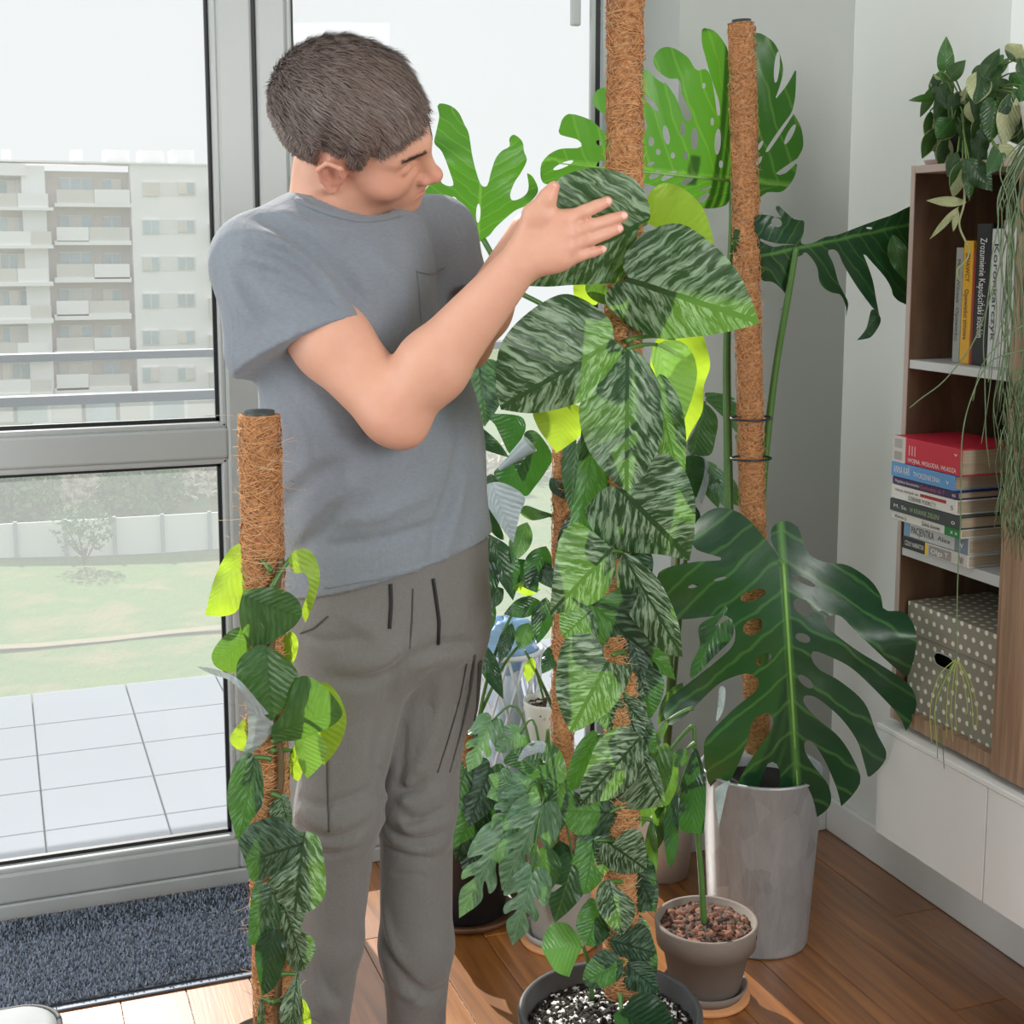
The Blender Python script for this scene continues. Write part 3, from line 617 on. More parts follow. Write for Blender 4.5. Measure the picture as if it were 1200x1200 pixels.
M['monstera'] = leaf_mat('monstera_leaf', srgb(22, 58, 36), srgb(30, 70, 42), 0.3, (0.06, 0.2, 0.02), 0.1, 0.34, srgb(70, 110, 60), vein=srgb(90, 140, 70))
M['monstera_lit'] = leaf_mat('monstera_leaf_lit', srgb(36, 80, 38), srgb(48, 98, 46), 0.3, (0.085, 0.25, 0.015), 0.5, 0.35, srgb(80, 130, 60), vein=srgb(140, 180, 90))  # backlit copy of the monstera leaf, light put into colour and translucency
M['small_mon'] = leaf_mat('window_leaf_plant', srgb(74, 112, 82), srgb(140, 172, 148), 0.6, (0.2, 0.45, 0.05), 0.25, 0.3, srgb(100, 140, 90), vein=srgb(130, 160, 130))
M['dark'] = leaf_mat('glossy_dark_leaf', srgb(26, 52, 36), srgb(50, 84, 58), 0.35, (0.08, 0.3, 0.03), 0.22, 0.24, srgb(80, 110, 80), vein=srgb(50, 84, 54))
M['greyleaf'] = leaf_mat('silvery_leaf_back', srgb(150, 164, 170), srgb(190, 200, 206), 0.5, (0.3, 0.4, 0.3), 0.2, 0.3, srgb(140, 160, 150))
M['midgreen'] = leaf_mat('mid_green_leaf', srgb(46, 84, 50), srgb(76, 116, 72), 0.4, (0.16, 0.38, 0.04), 0.3, 0.3, srgb(90, 140, 80), vein=srgb(110, 150, 90))
M['hoya'] = leaf_mat('cream_edged_leaf', srgb(34, 62, 38), srgb(60, 92, 54), 0.4, (0.2, 0.4, 0.05), 0.25, 0.3, srgb(120, 140, 90), vein=srgb(90, 120, 80))
M['hoya_edge'] = leaf_mat('cream_leaf', srgb(170, 176, 130), srgb(206, 208, 176), 0.6, (0.4, 0.5, 0.1), 0.3, 0.35, srgb(170, 176, 130))
M['petiole'] = plain('petiole_green', srgb(74, 112, 52), 0.4, 0.2, 20); M['vinestem'] = plain('vine_stem', srgb(96, 120, 60), 0.5, 0.25, 30); M['midrib'] = plain('midrib_pale', srgb(120, 168, 80), 0.4, 0.1, 20)
M['brownstem'] = plain('woody_stem', srgb(96, 78, 52), 0.7, 0.3, 30)
def inpoly(P_, poly):
    x, y = P_[:, 0], P_[:, 1]; ins = np.zeros(len(P_), bool); a = poly; b = np.roll(poly, -1, 0)
    for (x0, y0), (x1, y1) in zip(a, b):
        c = ((y0 > y) != (y1 > y))
        with np.errstate(divide='ignore', invalid='ignore'): ins ^= c & (x < (x1 - x0) * (y - y0) / (y1 - y0 + 1e-12) + x0)
    return ins
def smooth_outline(pts, step):
    """Catmull-Rom through the points; a third element marks a sharp corner"""
    n = len(pts); cor = [i for i, p in enumerate(pts) if len(p) > 2]; xy = [np.array(p[:2], float) for p in pts]
    if not cor: out = catmull(xy, 5, True)
    else:
        out = []
        for a, b in zip(cor, cor[1:] + [cor[0] + n]):
            seg = [xy[i % n] for i in range(a, b + 1)]
            out.append(catmull(seg, 5)[:-1] if len(seg) > 2 else np.array(seg[:1]))
        out = np.vstack(out)
    # resample evenly
    q = np.vstack([out, out[:1]]); d = np.r_[0, np.cumsum(np.linalg.norm(np.diff(q, axis=0), axis=1))]
    keep = [0]; last = 0.0
    for i in range(1, len(out)):
        if d[i] - last >= step: keep.append(i); last = d[i]
    return out[keep]
LEAFN = [0]
def TL(parent, outline, base, tip, h0, h1, k=0.0, mat='silver', cup=0.18, arch=-0.05, wave=0.012, under=False, holes=(), name='leaf', midrib=None, grid=11, petiole=None, bend=0.0, label=None):
    LEAFN[0] += 1; rs = np.random.default_rng(LEAFN[0]); ph = rs.random(3) * 6.28
    base = np.array(base, float); tip = np.array(tip, float); ax = tip - base; L = np.linalg.norm(ax); ax /= L; pr = np.array([-ax[1], ax[0]])
    xy = np.array([p[:2] for p in outline], float); size = max(np.ptp(xy[:, 0]), np.ptp(xy[:, 1]))
    step = max(1.8, size / 55) if not holes else max(2.2, size / 90); poly = smooth_outline(outline, step)
    hp = []
    for (hx, hy, ra, rb, an) in holes:
        a = np.radians(an); kk = np.arange(14) * 2 * np.pi / 14
        hp.append(np.stack([hx + ra * np.cos(kk) * np.cos(a) - rb * np.sin(kk) * np.sin(a), hy + ra * np.cos(kk) * np.sin(a) + rb * np.sin(kk) * np.cos(a)], 1))
    g = size / grid if not holes else size / (grid * 2.2)
    lo, hi = poly.min(0), poly.max(0); gx_, gy_ = np.meshgrid(np.arange(lo[0] + g / 2, hi[0], g), np.arange(lo[1] + g / 2, hi[1], g * 0.87)); gx_[::2] += g / 2
    gp = np.stack([gx_.ravel(), gy_.ravel()], 1); gp = gp[inpoly(gp, poly)]
    for h_ in hp: gp = gp[~inpoly(gp, h_)] if len(gp) else gp
    allb = np.vstack([poly] + hp)
    if len(gp): gp = gp[np.min(np.linalg.norm(gp[:, None] - allb[None], axis=2), 1) > g * 0.35]
    pts = np.vstack([poly] + hp + [gp]) if len(gp) else np.vstack([poly] + hp)
    ed, o_ = [], 0
    for loop in [poly] + hp:
        n = len(loop); ed += [(o_ + i, o_ + (i + 1) % n) for i in range(n)]; o_ += n
    V, E_, Fc, *_ = mgeo.delaunay_2d_cdt([Vector(p) for p in pts], ed, [], 0, 1e-4)
    V = np.array([tuple(p) for p in V]); Fc = np.array([tuple(f) for f in Fc if len(f) == 3])
    cen = V[Fc].mean(1); ok = inpoly(cen, poly)
    for h_ in hp: ok &= ~inpoly(cen, h_)
    Fc = Fc[ok]
    d = V - base; t_ = d @ ax / L; s_ = d @ pr
    t_ = np.clip(t_, -0.6, 1.5)
    wl = max(1.0, -s_.min()); wr = max(1.0, s_.max()); sn = np.where(s_ < 0, s_ / wl, s_ / wr)
    pxm = FPX / max(h0, 0.1)
    w_m = np.where(s_ < 0, wl, wr) / pxm
    hh = h0 + (h1 - h0) * t_ + k * s_ / pxm + cup * sn ** 2 * w_m + arch * 4 * t_ * (1 - t_) * L / pxm + bend * np.clip(t_, 0, 2) ** 2 * L / pxm
    hh += wave * np.sin(t_ * 9 + ph[0]) * np.abs(sn) ** 1.5 * np.sign(s_) * (L / pxm) / 0.15 * 0.6 + wave * 0.5 * np.sin(t_ * 17 + ph[1]) * sn ** 2 * (L / pxm) / 0.15
    W = PN(V, hh)
    tri = V[Fc]; area = (tri[:, 1, 0] - tri[:, 0, 0]) * (tri[:, 2, 1] - tri[:, 0, 1]) - (tri[:, 1, 1] - tri[:, 0, 1]) * (tri[:, 2, 0] - tri[:, 0, 0])
    flip = (area > 0) != under          # pixel y runs down, so a positive area faces away
    Fc[flip] = Fc[flip][:, ::-1]
    uv = np.stack([np.clip(t_, -0.3, 1.2), sn * 0.5 + 0.5], 1)
    o = obj(name, W, Fc, M[mat], parent, uv)
    if label: o['label'] = label
    if midrib:
        m = np.array([base + ax * L * q for q in np.linspace(0, 0.93, 14)]); dd = np.argmin(np.linalg.norm(V[None] - m[:, None], axis=2), 1)
        mp = PN(m, hh[dd] - 0.002); obj('midrib', *tube(mp, np.linspace(midrib, midrib * 0.35, 14), 6), M['midrib'], o)
    if petiole is not None:
        b3 = PN(base[None], np.array([h0 + 0.002]))[0]; a3 = np.asarray(petiole, float); mid = (a3 + b3) / 2 + np.array([0, 0, 0.25 * np.linalg.norm(b3 - a3) * 0.5])
        obj('petiole', *tube(bez(a3, a3 * 0.4 + mid * 0.6, b3 * 0.4 + mid * 0.6, b3, 9), np.linspace(0.0042, 0.0028, 9), 6), M['petiole'], parent)
    return o
SHAPES = {
 'heart': [(0.02, 0, 1), (-.07, .12), (-.12, .34), (-.09, .6), (.03, .86), (.2, 1), (.4, .95), (.6, .74), (.78, .45), (.92, .16), (1, 0, 1)],
 'lance': [(0, 0, 1), (.08, .4), (.22, .82), (.4, 1), (.6, .9), (.8, .52), (.93, .18), (1, 0, 1)],
 'oval': [(0, 0, 1), (.03, .45), (.15, .85), (.35, 1), (.6, .97), (.8, .72), (.94, .32), (1, 0, 1)],
 'split': [(0.02, 0, 1), (-.08, .15), (-.1, .5), (.03, .9), (.2, 1.02), (.33, 1.0), (.40, .88), (.34, .58), (.30, .34), (.37, .42), (.48, .74), (.57, .8), (.63, .66), (.56, .42), (.53, .22), (.6, .3), (.7, .5), (.8, .44), (.92, .18), (1, 0, 1)]}
def GL(parent, base, tip, hw, shape, h0, h1, k=0.0, mat='midgreen', asym=1.0, **kw):
    sh = SHAPES[shape]; b = np.array(base, float); a = np.array(tip, float) - b; L = np.linalg.norm(a); ax = a / L; pr = np.array([-ax[1], ax[0]])
    r = [(*(b + ax * L * p[0] + pr * hw * p[1]), *p[2:]) for p in sh]; l = [(*(b + ax * L * p[0] - pr * hw * asym * p[1]), *p[2:]) for p in sh[1:-1]][::-1]
    return TL(parent, r + l, base, tip, h0, h1, k, mat, **kw)
def CR(pts, ox, oy, sc): return [(ox + p[0] / sc, oy + p[1] / sc, *p[2:]) for p in pts]
def px_tube(parent, pts, r0, r1, mat='petiole', name='petiole', n=7):
    """pts: list of (px, py, h)"""
    q = catmull([P(*p) for p in pts], 6); return obj(name, *tube(q, np.linspace(r0, r1, len(q)), n), M[mat], parent)
# ------------------------------------------------------------------ moss poles
def coir_mat():
    t = NT('coir_fibre'); o = t.coord(); f = t.noise(o, 160, 4, 0.7); b = t.noise(o, 22, 2)
    c = t.ramp(f, [(0.3, srgb(110, 70, 42)), (0.5, srgb(178, 124, 80)), (0.68, srgb(216, 166, 118))])
    t.set(t.mix(t.math('MULTIPLY', b, 0.35), c, srgb(110, 66, 38)), 0.9); t.bump(f, 0.6, 0.006); return t.m
M['coir'] = coir_mat(); M['coir_f'] = plain('coir_strand', srgb(206, 152, 102), 0.8, 0.35, 60); M['coir_p'] = plain('coir_strand_pale', srgb(206, 176, 140), 0.8, 0.2, 60)
M['thread'] = plain('nylon_thread', srgb(210, 190, 160), 0.4); M['plastic_pipe'] = plain('grey_pipe', srgb(60, 66, 66), 0.4)
def moss_pole(parent, p0, p1, r, nfib=1500, seed=1, loose=0.01, pipe=True):
    rs = np.random.default_rng(seed); p0, p1 = np.asarray(p0, float), np.asarray(p1, float); ax = p1 - p0; L = np.linalg.norm(ax); az = ax / L
    u = np.cross(az, [0.3, 1, 0]); u /= np.linalg.norm(u); w = np.cross(az, u)
    m, n = max(8, int(L / 0.008)), 28; V = []
    zz_ = np.linspace(0, L, m); an = np.linspace(0, 2 * np.pi, n, endpoint=False)
    A, Z = np.meshgrid(an, zz_)
    rr_ = r * (1 + 0.05 * np.sin(Z * 60 + 2 * np.sin(A * 2 + seed)) + 0.04 * np.sin(Z * 23 + A + seed) + 0.05 * np.sin(A * 3 + Z * 40) * np.sin(Z * 17)) + rs.normal(0, 0.0007, A.shape)
    V = p0 + Z[..., None] * az + (rr_ * np.cos(A))[..., None] * u + (rr_ * np.sin(A))[..., None] * w
    F = [(i * n + k_, i * n + (k_ + 1) % n, (i + 1) * n + (k_ + 1) % n, (i + 1) * n + k_) for i in range(m - 1) for k_ in range(n)] + [tuple((m - 1) * n + k_ for k_ in range(n)), tuple(range(n - 1, -1, -1))]
    po = obj('moss_pole', V.reshape(-1, 3), F, M['coir'], parent)
    # fibres lying round the pole, many of them slanting, some loose
    for nm, cnt, ml, mt_ in (('coir_fibres', nfib, 0.0016, 'coir_f'), ('loose_fibres', int(nfib * 0.16), loose, 'coir_p')):
        a0 = rs.uniform(0, 2 * np.pi, cnt); z0 = rs.uniform(0, L, cnt); da = rs.normal(0, 0.7, cnt) + np.sign(rs.normal(size=cnt)) * 0.5; dz = rs.normal(0, 0.016, cnt)
        lift = np.abs(rs.normal(0, ml, cnt)); q = []
        for j in range(5):
            tt = j / 4; a_ = a0 + da * tt; rad = r * 1.03 + 0.0012 + lift * np.sin(np.pi * tt) if nm == 'coir_fibres' else r * 1.02 + lift * tt ** 1.3
            z_ = np.clip(z0 + dz * tt, 0, L)
            q.append(p0 + z_[:, None] * az + (rad * np.cos(a_))[:, None] * u + (rad * np.sin(a_))[:, None] * w)
        q = np.stack(q, 1); tw = 0.00055 if nm == 'coir_fibres' else 0.00032
        off = az[None, None] * tw; rad_ = (q - (p0 + ((q - p0) @ az)[..., None] * az)); rad_ /= np.linalg.norm(rad_, axis=2)[..., None] + 1e-9
        v = np.stack([q + off, q - off * 0.6 + rad_ * tw, q - off * 0.6 - rad_ * tw], 2)   # triangular section
        v = v.reshape(cnt, 15, 3); fq = []
        for j in range(4):
            for e_ in range(3): fq.append((j * 3 + e_, j * 3 + (e_ + 1) % 3, (j + 1) * 3 + (e_ + 1) % 3, (j + 1) * 3 + e_))
        fq = np.array(fq)[None] + (np.arange(cnt) * 15)[:, None, None]
        fo = obj(nm, v.reshape(-1, 3), fq.reshape(-1, 4), M[mt_], po); fo['kind'] = 'stuff'
    hz = np.linspace(0.02, L - 0.01, int(L / 0.03 * 10)); ha = hz / 0.03 * 2 * np.pi
    obj('thread', *tube(p0 + hz[:, None] * az + (r * 1.06 * np.cos(ha))[:, None] * u + (r * 1.06 * np.sin(ha))[:, None] * w, 0.00035, 4), M['thread'], po)
    if pipe: obj('pipe_end', *tube([p1 - az * 0.01, p1 + az * 0.006], r * 0.78, 20), M['plastic_pipe'], po)
    return po
# ------------------------------------------------------------------ pots and soil
def pot(parent, c, prof, mat, name='pot'): return obj(name, *lathe(prof, c, 48), M[mat], parent)
def chips(parent, c, r, z, n, size, mats, seed=3, mound=0.012, name='bark_chips'):
    for j, (mt_, frac) in enumerate(mats):
        rs = np.random.default_rng(seed + j); cnt = int(n * frac); a = rs.uniform(0, 2 * np.pi, cnt); q = r * np.sqrt(rs.random(cnt)); parts = []
        V = []
        cube = np.array([(x, y, w) for x in (-1, 1) for y in (-1, 1) for w in (-1, 1)], float)
        for i in range(cnt):
            s = size * rs.uniform(0.4, 1.0) * np.array([1, rs.uniform(.5, .9), rs.uniform(.25, .5)]); R_ = Matrix.Rotation(rs.uniform(0, 6.28), 3, 'Z') @ Matrix.Rotation(rs.normal(0, .5), 3, 'X') @ Matrix.Rotation(rs.normal(0, .5), 3, 'Y')
            cb = cube * (1 + rs.normal(0, .18, (8, 3))) * s
            V.append(cb @ np.array(R_).T + np.array([c[0] + q[i] * np.cos(a[i]), c[1] + q[i] * np.sin(a[i]), z + mound * (1 - (q[i] / r) ** 2) + rs.uniform(0, size * .4)]))
        f = np.array([(0, 1, 3, 2), (4, 6, 7, 5), (0, 4, 5, 1), (2, 3, 7, 6), (0, 2, 6, 4), (1, 5, 7, 3)]); F = (f[None] + (np.arange(cnt) * 8)[:, None, None]).reshape(-1, 4)
        o = obj(name if j == 0 else 'perlite', np.vstack(V), F, M[mt_], parent, smooth=False); o['kind'] = 'stuff'
M['chip_red'] = plain('reddish_bark_chip', srgb(128, 84, 66), 0.85, 0.4, 60); M['chip_dark'] = plain('dark_bark_chip', srgb(52, 40, 34), 0.85, 0.4, 60)
M['soil'] = plain('dark_soil', srgb(30, 26, 24), 0.95, 0.4, 80, bump=0.4); M['barkchip'] = plain('bark_chip', srgb(84, 60, 48), 0.85, 0.45, 40); M['perlite'] = plain('perlite', srgb(226, 226, 222), 0.9, 0.08, 40)
M['darkchip'] = plain('dark_chip', srgb(44, 38, 34), 0.9, 0.5, 60)
M['pot_black'] = plain('anthracite_pot', srgb(72, 72, 74), 0.4, 0.12, 9); M['pot_clay'] = plain('grey_clay_pot', srgb(122, 112, 104), 0.75, 0.16, 14, bump=0.12); M['pot_white'] = plain('white_ceramic', srgb(230, 230, 226), 0.3, 0.03)
M['pot_concrete'] = plain('pale_concrete', srgb(168, 164, 160), 0.7, 0.12, 12, bump=0.1); M['cork'] = plain('cork_coaster', srgb(196, 140, 96), 0.8, 0.15, 50); M['wooden_saucer'] = plain('brown_saucer', srgb(96, 66, 44), 0.5, 0.2, 15)
def zinc_mat():
    t = NT('galvanised_zinc'); o = t.coord(); v = t.n('ShaderNodeTexVoronoi'); v.inputs['Scale'].default_value = 26; t.l(t.mapv(o, (1, 1, 0.55)), v.inputs['Vector'])
    n = t.noise(t.mapv(o, (22, 22, 5)), 1, 5, 0.75, 2.5)
    c = t.mix(t.math('MULTIPLY', v.outputs['Color'], 0.5), srgb(112, 116, 120), srgb(190, 194, 198)); c = t.mix(t.math('MULTIPLY', n, 0.6), c, srgb(214, 217, 219))
    t.set(c, t.math('MULTIPLY_ADD', n, 0.3, 0.26), 0.4); return t.m
M['zinc'] = zinc_mat()
# ================================================================== TALL STREAKED CLIMBER IN THE MIDDLE
hB = 2.06
cB = on_floor(715, 1183, 0.235); cB[2] = 0
pB = empty('climbing_plant', cB, 'tall climber with big silver-streaked heart leaves on a moss pole in an anthracite pot', 'plant')
rB = 0.143
pot(pB, cB, [(0.0, 0.001), (0.115, 0.001), (0.122, 0.004), (0.138, 0.14), (rB, 0.235), (rB - 0.003, 0.239), (rB - 0.011, 0.236), (rB - 0.013, 0.2), (0.0, 0.2)], 'pot_black')
obj('soil', *lathe([(0.131, 0.2), (0.1, 0.208), (0.05, 0.212), (0.0, 0.213)], cB, 36), M['soil'], pB)
chips(pB, cB, 0.125, 0.206, 1700, 0.0052, [('darkchip', 0.9), ('perlite', 0.3)], 5, 0.01, 'potting_mix')
topB = P(733, -45, hB); botB = P(728, 1165, hB - 0.03)
moss_pole(pB, botB, topB, 0.0245, 3600, 2, 0.006)
hb = lambda d: hB - d
st_ = [P(736, 1150, hb(.04)), P(726, 1000, hb(.032)), P(735, 860, hb(.032)), P(722, 720, hb(.032)), P(735, 600, hb(.032)), P(728, 480, hb(.032)), P(738, 400, hb(.032)), P(735, 330, hb(.032)), P(742, 262, hb(.03))]
obj('stem', *tube(catmull(st_, 6), 0.006, 8), M['brownstem'], pB)
jn = lambda y: P(733, y, hb(.045))
# back and side leaves first, then the front ones
TL(pB, [(756, 260, 1), (758, 232), (776, 215), (802, 222), (826, 248), (838, 292, 1), (815, 290), (785, 275)], (757, 262), (836, 290), hb(-.005), hb(.0), 0.35, 'young', under=True, petiole=jn(280))
TL(pB, [(769, 398), (792, 394), (820, 390), (829, 410), (832, 430), (825, 452), (823, 482), (810, 506), (797, 534, 1), (788, 507), (776, 490), (771, 464), (762, 430)], (790, 398), (797, 532), hb(-.03), hb(-.06), 0.2, 'young', under=True, cup=-0.35, petiole=jn(400))
TL(pB, [(763, 416), (777, 400), (797, 400), (811, 413), (817, 436), (812, 463), (799, 500, 1), (777, 492), (772, 452)], (770, 404), (799, 498), hb(.015), hb(.0), -0.3, 'vine', under=True, petiole=jn(410))  # darker leaf added over the curled one as its inner shadow
TL(pB, [(626, 480), (655, 470), (684, 480), (684, 505), (668, 520), (652, 531, 1), (639, 514), (629, 498)], (664, 474), (652, 530), hb(.0), hb(.02), 0.25, 'young', under=True, petiole=jn(440))
TL(pB, [(674, 330), (700, 330), (700, 356), (686, 354), (674, 350)], (690, 330), (680, 355), hb(.0), hb(.0), 0.2, 'young', under=True)
GL(pB, (694, 332), (712, 358), 12, 'heart', hb(.02), hb(.02), 0.3, 'vine')
GL(pB, (768, 455), (800, 572), 24, 'heart', hb(.04), hb(.02), 0.4, 'silver', petiole=jn(450))
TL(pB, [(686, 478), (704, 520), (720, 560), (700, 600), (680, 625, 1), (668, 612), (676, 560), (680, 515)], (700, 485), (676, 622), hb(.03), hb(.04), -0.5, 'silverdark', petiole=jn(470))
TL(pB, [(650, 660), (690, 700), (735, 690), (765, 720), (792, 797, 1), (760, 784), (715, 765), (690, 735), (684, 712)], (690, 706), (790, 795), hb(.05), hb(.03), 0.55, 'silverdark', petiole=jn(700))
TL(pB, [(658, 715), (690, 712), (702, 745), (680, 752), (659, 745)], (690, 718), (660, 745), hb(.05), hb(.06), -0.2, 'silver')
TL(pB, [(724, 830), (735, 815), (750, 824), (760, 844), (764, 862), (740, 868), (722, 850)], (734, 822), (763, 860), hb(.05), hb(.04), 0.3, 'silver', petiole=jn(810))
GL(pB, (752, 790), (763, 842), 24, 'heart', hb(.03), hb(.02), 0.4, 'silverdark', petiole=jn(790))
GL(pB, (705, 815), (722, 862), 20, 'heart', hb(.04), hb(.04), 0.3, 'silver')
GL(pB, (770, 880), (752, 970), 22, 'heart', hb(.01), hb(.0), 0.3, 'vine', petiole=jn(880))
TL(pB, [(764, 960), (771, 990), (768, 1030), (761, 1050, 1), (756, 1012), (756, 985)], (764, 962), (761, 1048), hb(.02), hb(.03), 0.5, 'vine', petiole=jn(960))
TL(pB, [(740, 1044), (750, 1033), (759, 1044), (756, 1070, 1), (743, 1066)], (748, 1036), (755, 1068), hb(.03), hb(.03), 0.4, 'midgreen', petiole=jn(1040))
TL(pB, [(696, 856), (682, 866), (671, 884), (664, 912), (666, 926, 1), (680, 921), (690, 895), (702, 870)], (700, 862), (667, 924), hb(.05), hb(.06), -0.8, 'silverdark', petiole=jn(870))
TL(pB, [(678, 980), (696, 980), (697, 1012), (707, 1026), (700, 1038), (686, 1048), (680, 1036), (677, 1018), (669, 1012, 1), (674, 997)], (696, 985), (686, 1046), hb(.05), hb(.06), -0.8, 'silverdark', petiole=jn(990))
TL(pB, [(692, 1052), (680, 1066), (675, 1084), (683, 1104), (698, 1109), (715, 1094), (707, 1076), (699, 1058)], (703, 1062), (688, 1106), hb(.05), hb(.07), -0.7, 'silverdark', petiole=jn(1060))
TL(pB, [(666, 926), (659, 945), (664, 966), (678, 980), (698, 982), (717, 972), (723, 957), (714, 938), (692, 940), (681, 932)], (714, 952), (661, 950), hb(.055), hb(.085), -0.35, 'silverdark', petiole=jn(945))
TL(pB, [(652, 1081), (666, 1083), (678, 1097), (683, 1109, 1), (675, 1125), (667, 1145, 1), (652, 1139), (642, 1125), (635, 1110), (640, 1090)], (682, 1108), (638, 1112), hb(.03), hb(.04), 0.3, 'midgreen', under=True)
px_tube(pB, [(683, 1108, hb(.03)), (690, 1130, hb(.03)), (694, 1170, hb(.02))], 0.003, 0.004)
rb = random.Random(4)
for y_ in list(range(600, 1130, 24)):
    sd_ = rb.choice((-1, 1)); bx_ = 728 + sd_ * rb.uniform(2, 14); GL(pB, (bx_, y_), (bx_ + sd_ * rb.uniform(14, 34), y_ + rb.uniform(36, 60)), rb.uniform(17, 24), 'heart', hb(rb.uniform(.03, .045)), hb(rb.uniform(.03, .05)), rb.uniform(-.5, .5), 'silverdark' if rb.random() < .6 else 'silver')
# front leaves
B1 = TL(pB, [(762, 255), (755, 225), (735, 205), (697, 197), (668, 203), (651, 214), (632, 250), (612, 300), (600, 334, 1), (640, 336), (670, 334), (700, 333), (724, 330), (735, 318), (745, 285), (748, 264, 1)], (748, 266), (606, 332), hb(.086), hb(.088), -0.5, 'silver', cup=0.25, petiole=jn(290), wave=0.008)
TL(pB, [(737, 326, 1), (730, 312), (735, 294), (758, 271), (796, 262), (830, 282), (860, 312), (878, 345), (890, 379, 1), (857, 388), (820, 394), (768, 396), (728, 374), (709, 351), (719, 334)], (739, 330), (889, 378), hb(.09), hb(.05), 0.35, 'silver', cup=0.2, petiole=jn(345))
TL(pB, [(720, 400, 1), (714, 374), (682, 350), (653, 346), (612, 372), (586, 406), (581, 452), (587, 480, 1), (630, 484), (688, 468), (722, 440), (731, 411)], (720, 402), (588, 479), hb(.085), hb(.1), -0.3, 'silver', cup=0.22, petiole=jn(415))
TL(pB, [(737, 409, 1), (752, 416), (771, 446), (776, 480), (776, 512), (757, 553), (735, 577, 1), (712, 557), (687, 522), (679, 475), (703, 448), (722, 424)], (736, 412), (735, 575), hb(.09), hb(.09), 0.25, 'silver', cup=0.2, petiole=jn(425))
TL(pB, [(735, 576, 1), (756, 546), (778, 531), (801, 550), (814, 585), (814, 623), (808, 657, 1), (775, 650), (734, 646), (702, 630), (686, 604), (690, 590), (713, 570)], (728, 574), (808, 655), hb(.085), hb(.07), 0.3, 'silver', cup=0.22, petiole=jn(580))
TL(pB, [(718, 644, 1), (697, 625), (674, 612), (657, 629), (650, 660), (644, 721, 1), (671, 715), (703, 703), (721, 671)], (716, 646), (646, 719), hb(.075), hb(.09), -0.45, 'silver', cup=0.25, petiole=jn(650))
TL(pB, [(730, 647, 1), (750, 656), (776, 686), (795, 730), (800, 770, 1), (775, 763), (744, 729), (727, 702), (722, 672)], (731, 650), (799, 768), hb(.08), hb(.075), 0.5, 'silver', cup=0.25, petiole=jn(655))
TL(pB, [(712, 775), (741, 779, 1), (738, 797), (718, 829), (688, 851), (669, 859, 1), (657, 834), (651, 803), (657, 760), (671, 744), (697, 745)], (718, 768), (670, 857), hb(.08), hb(.09), -0.3, 'silver', cup=0.22, petiole=jn(765))
TL(pB, [(680, 945, 1), (681, 919), (691, 891), (700, 870), (719, 854), (735, 852), (752, 865), (760, 880), (752, 899), (740, 921), (717, 936), (698, 940)], (740, 876), (681, 943), hb(.085), hb(.09), -0.3, 'silver', cup=0.2, petiole=jn(880))
TL(pB, [(781, 946, 1), (775, 914), (763, 882), (750, 885), (742, 918), (714, 936), (727, 945), (745, 949), (768, 946)], (752, 880), (780, 945), hb(.075), hb(.07), 0.3, 'silver', cup=0.2)
TL(pB, [(758, 1021, 1), (757, 996), (752, 976), (740, 971), (726, 980), (718, 990, 1), (708, 988), (702, 998), (707, 1012), (720, 1022), (740, 1024)], (719, 992), (757, 1019), hb(.07), hb(.065), 0.2, 'silver', petiole=jn(990))
TL(pB, [(729, 1097, 1), (714, 1085), (700, 1065), (698, 1050), (704, 1034), (714, 1031, 1), (730, 1045), (743, 1058), (744, 1072), (738, 1085)], (714, 1034), (729, 1096), hb(.07), hb(.08), -0.2, 'silver', petiole=jn(1035))
TL(pB, [(769, 1118, 1), (765, 1100), (758, 1086), (746, 1083), (734, 1092), (716, 1099), (718, 1113), (730, 1123), (748, 1128), (760, 1124)], (721, 1104), (767, 1117), hb(.06), hb(.06), 0.2, 'silverdark', petiole=jn(1100))
TL(pB, [(683, 1148), (688, 1130), (704, 1114), (720, 1116), (730, 1132), (728, 1145), (712, 1156), (692, 1158)], (726, 1132), (685, 1150), hb(.07), hb(.09), -0.2, 'silverdark', petiole=jn(1125))
TL(pB, [(734, 1130), (748, 1126), (760, 1130), (768, 1144), (774, 1164, 1), (752, 1163), (733, 1156)], (738, 1133), (773, 1162), hb(.06), hb(.08), 0.2, 'silverdark', petiole=jn(1130))
TL(pB, [(719, 1190), (733, 1180), (742, 1166), (764, 1164), (780, 1178), (790, 1202), (784, 1222), (755, 1226), (728, 1212)], (728, 1186), (786, 1212), hb(.1), hb(.12), 0.15, 'dark', petiole=P(727, 1165, hb(.08)))
# ================================================================== SLIMMER CLIMBER BESIDE THE MAN
hA = 1.95
cA = P(322, 1230, hA); cA[2] = 0
pA = empty('climbing_plant', cA, 'narrow climber with green heart leaves on a bare-topped moss pole beside the man', 'plant')
pot(pA, cA, [(0, 0.001), (0.06, 0.001), (0.064, 0.004), (0.078, 0.2), (0.08, 0.215), (0.076, 0.216), (0.072, 0.19), (0, 0.19)], 'pot_clay')
obj('soil', *lathe([(0.073, 0.185), (0.05, 0.193), (0, 0.195)], cA, 32), M['soil'], pA)
topA = P(304, 486, hA); botA = cA + np.array([0, 0, 0.185])
moss_pole(pA, botA, topA, 0.0275, 3200, 4, 0.016)
ha = lambda d: hA - d
obj('stem', *tube(catmull([cA + np.array([0, -0.03, 0.19]), P(326, 1190, ha(.033)), P(328, 1080, ha(.034)), P(322, 980, ha(.034)), P(330, 900, ha(.03)), P(318, 800, ha(.033)), P(322, 710, ha(.03)), P(330, 655, ha(.02))], 6), 0.005, 8), M['brownstem'], pA)
ja = lambda y: P(318, y, ha(.04))
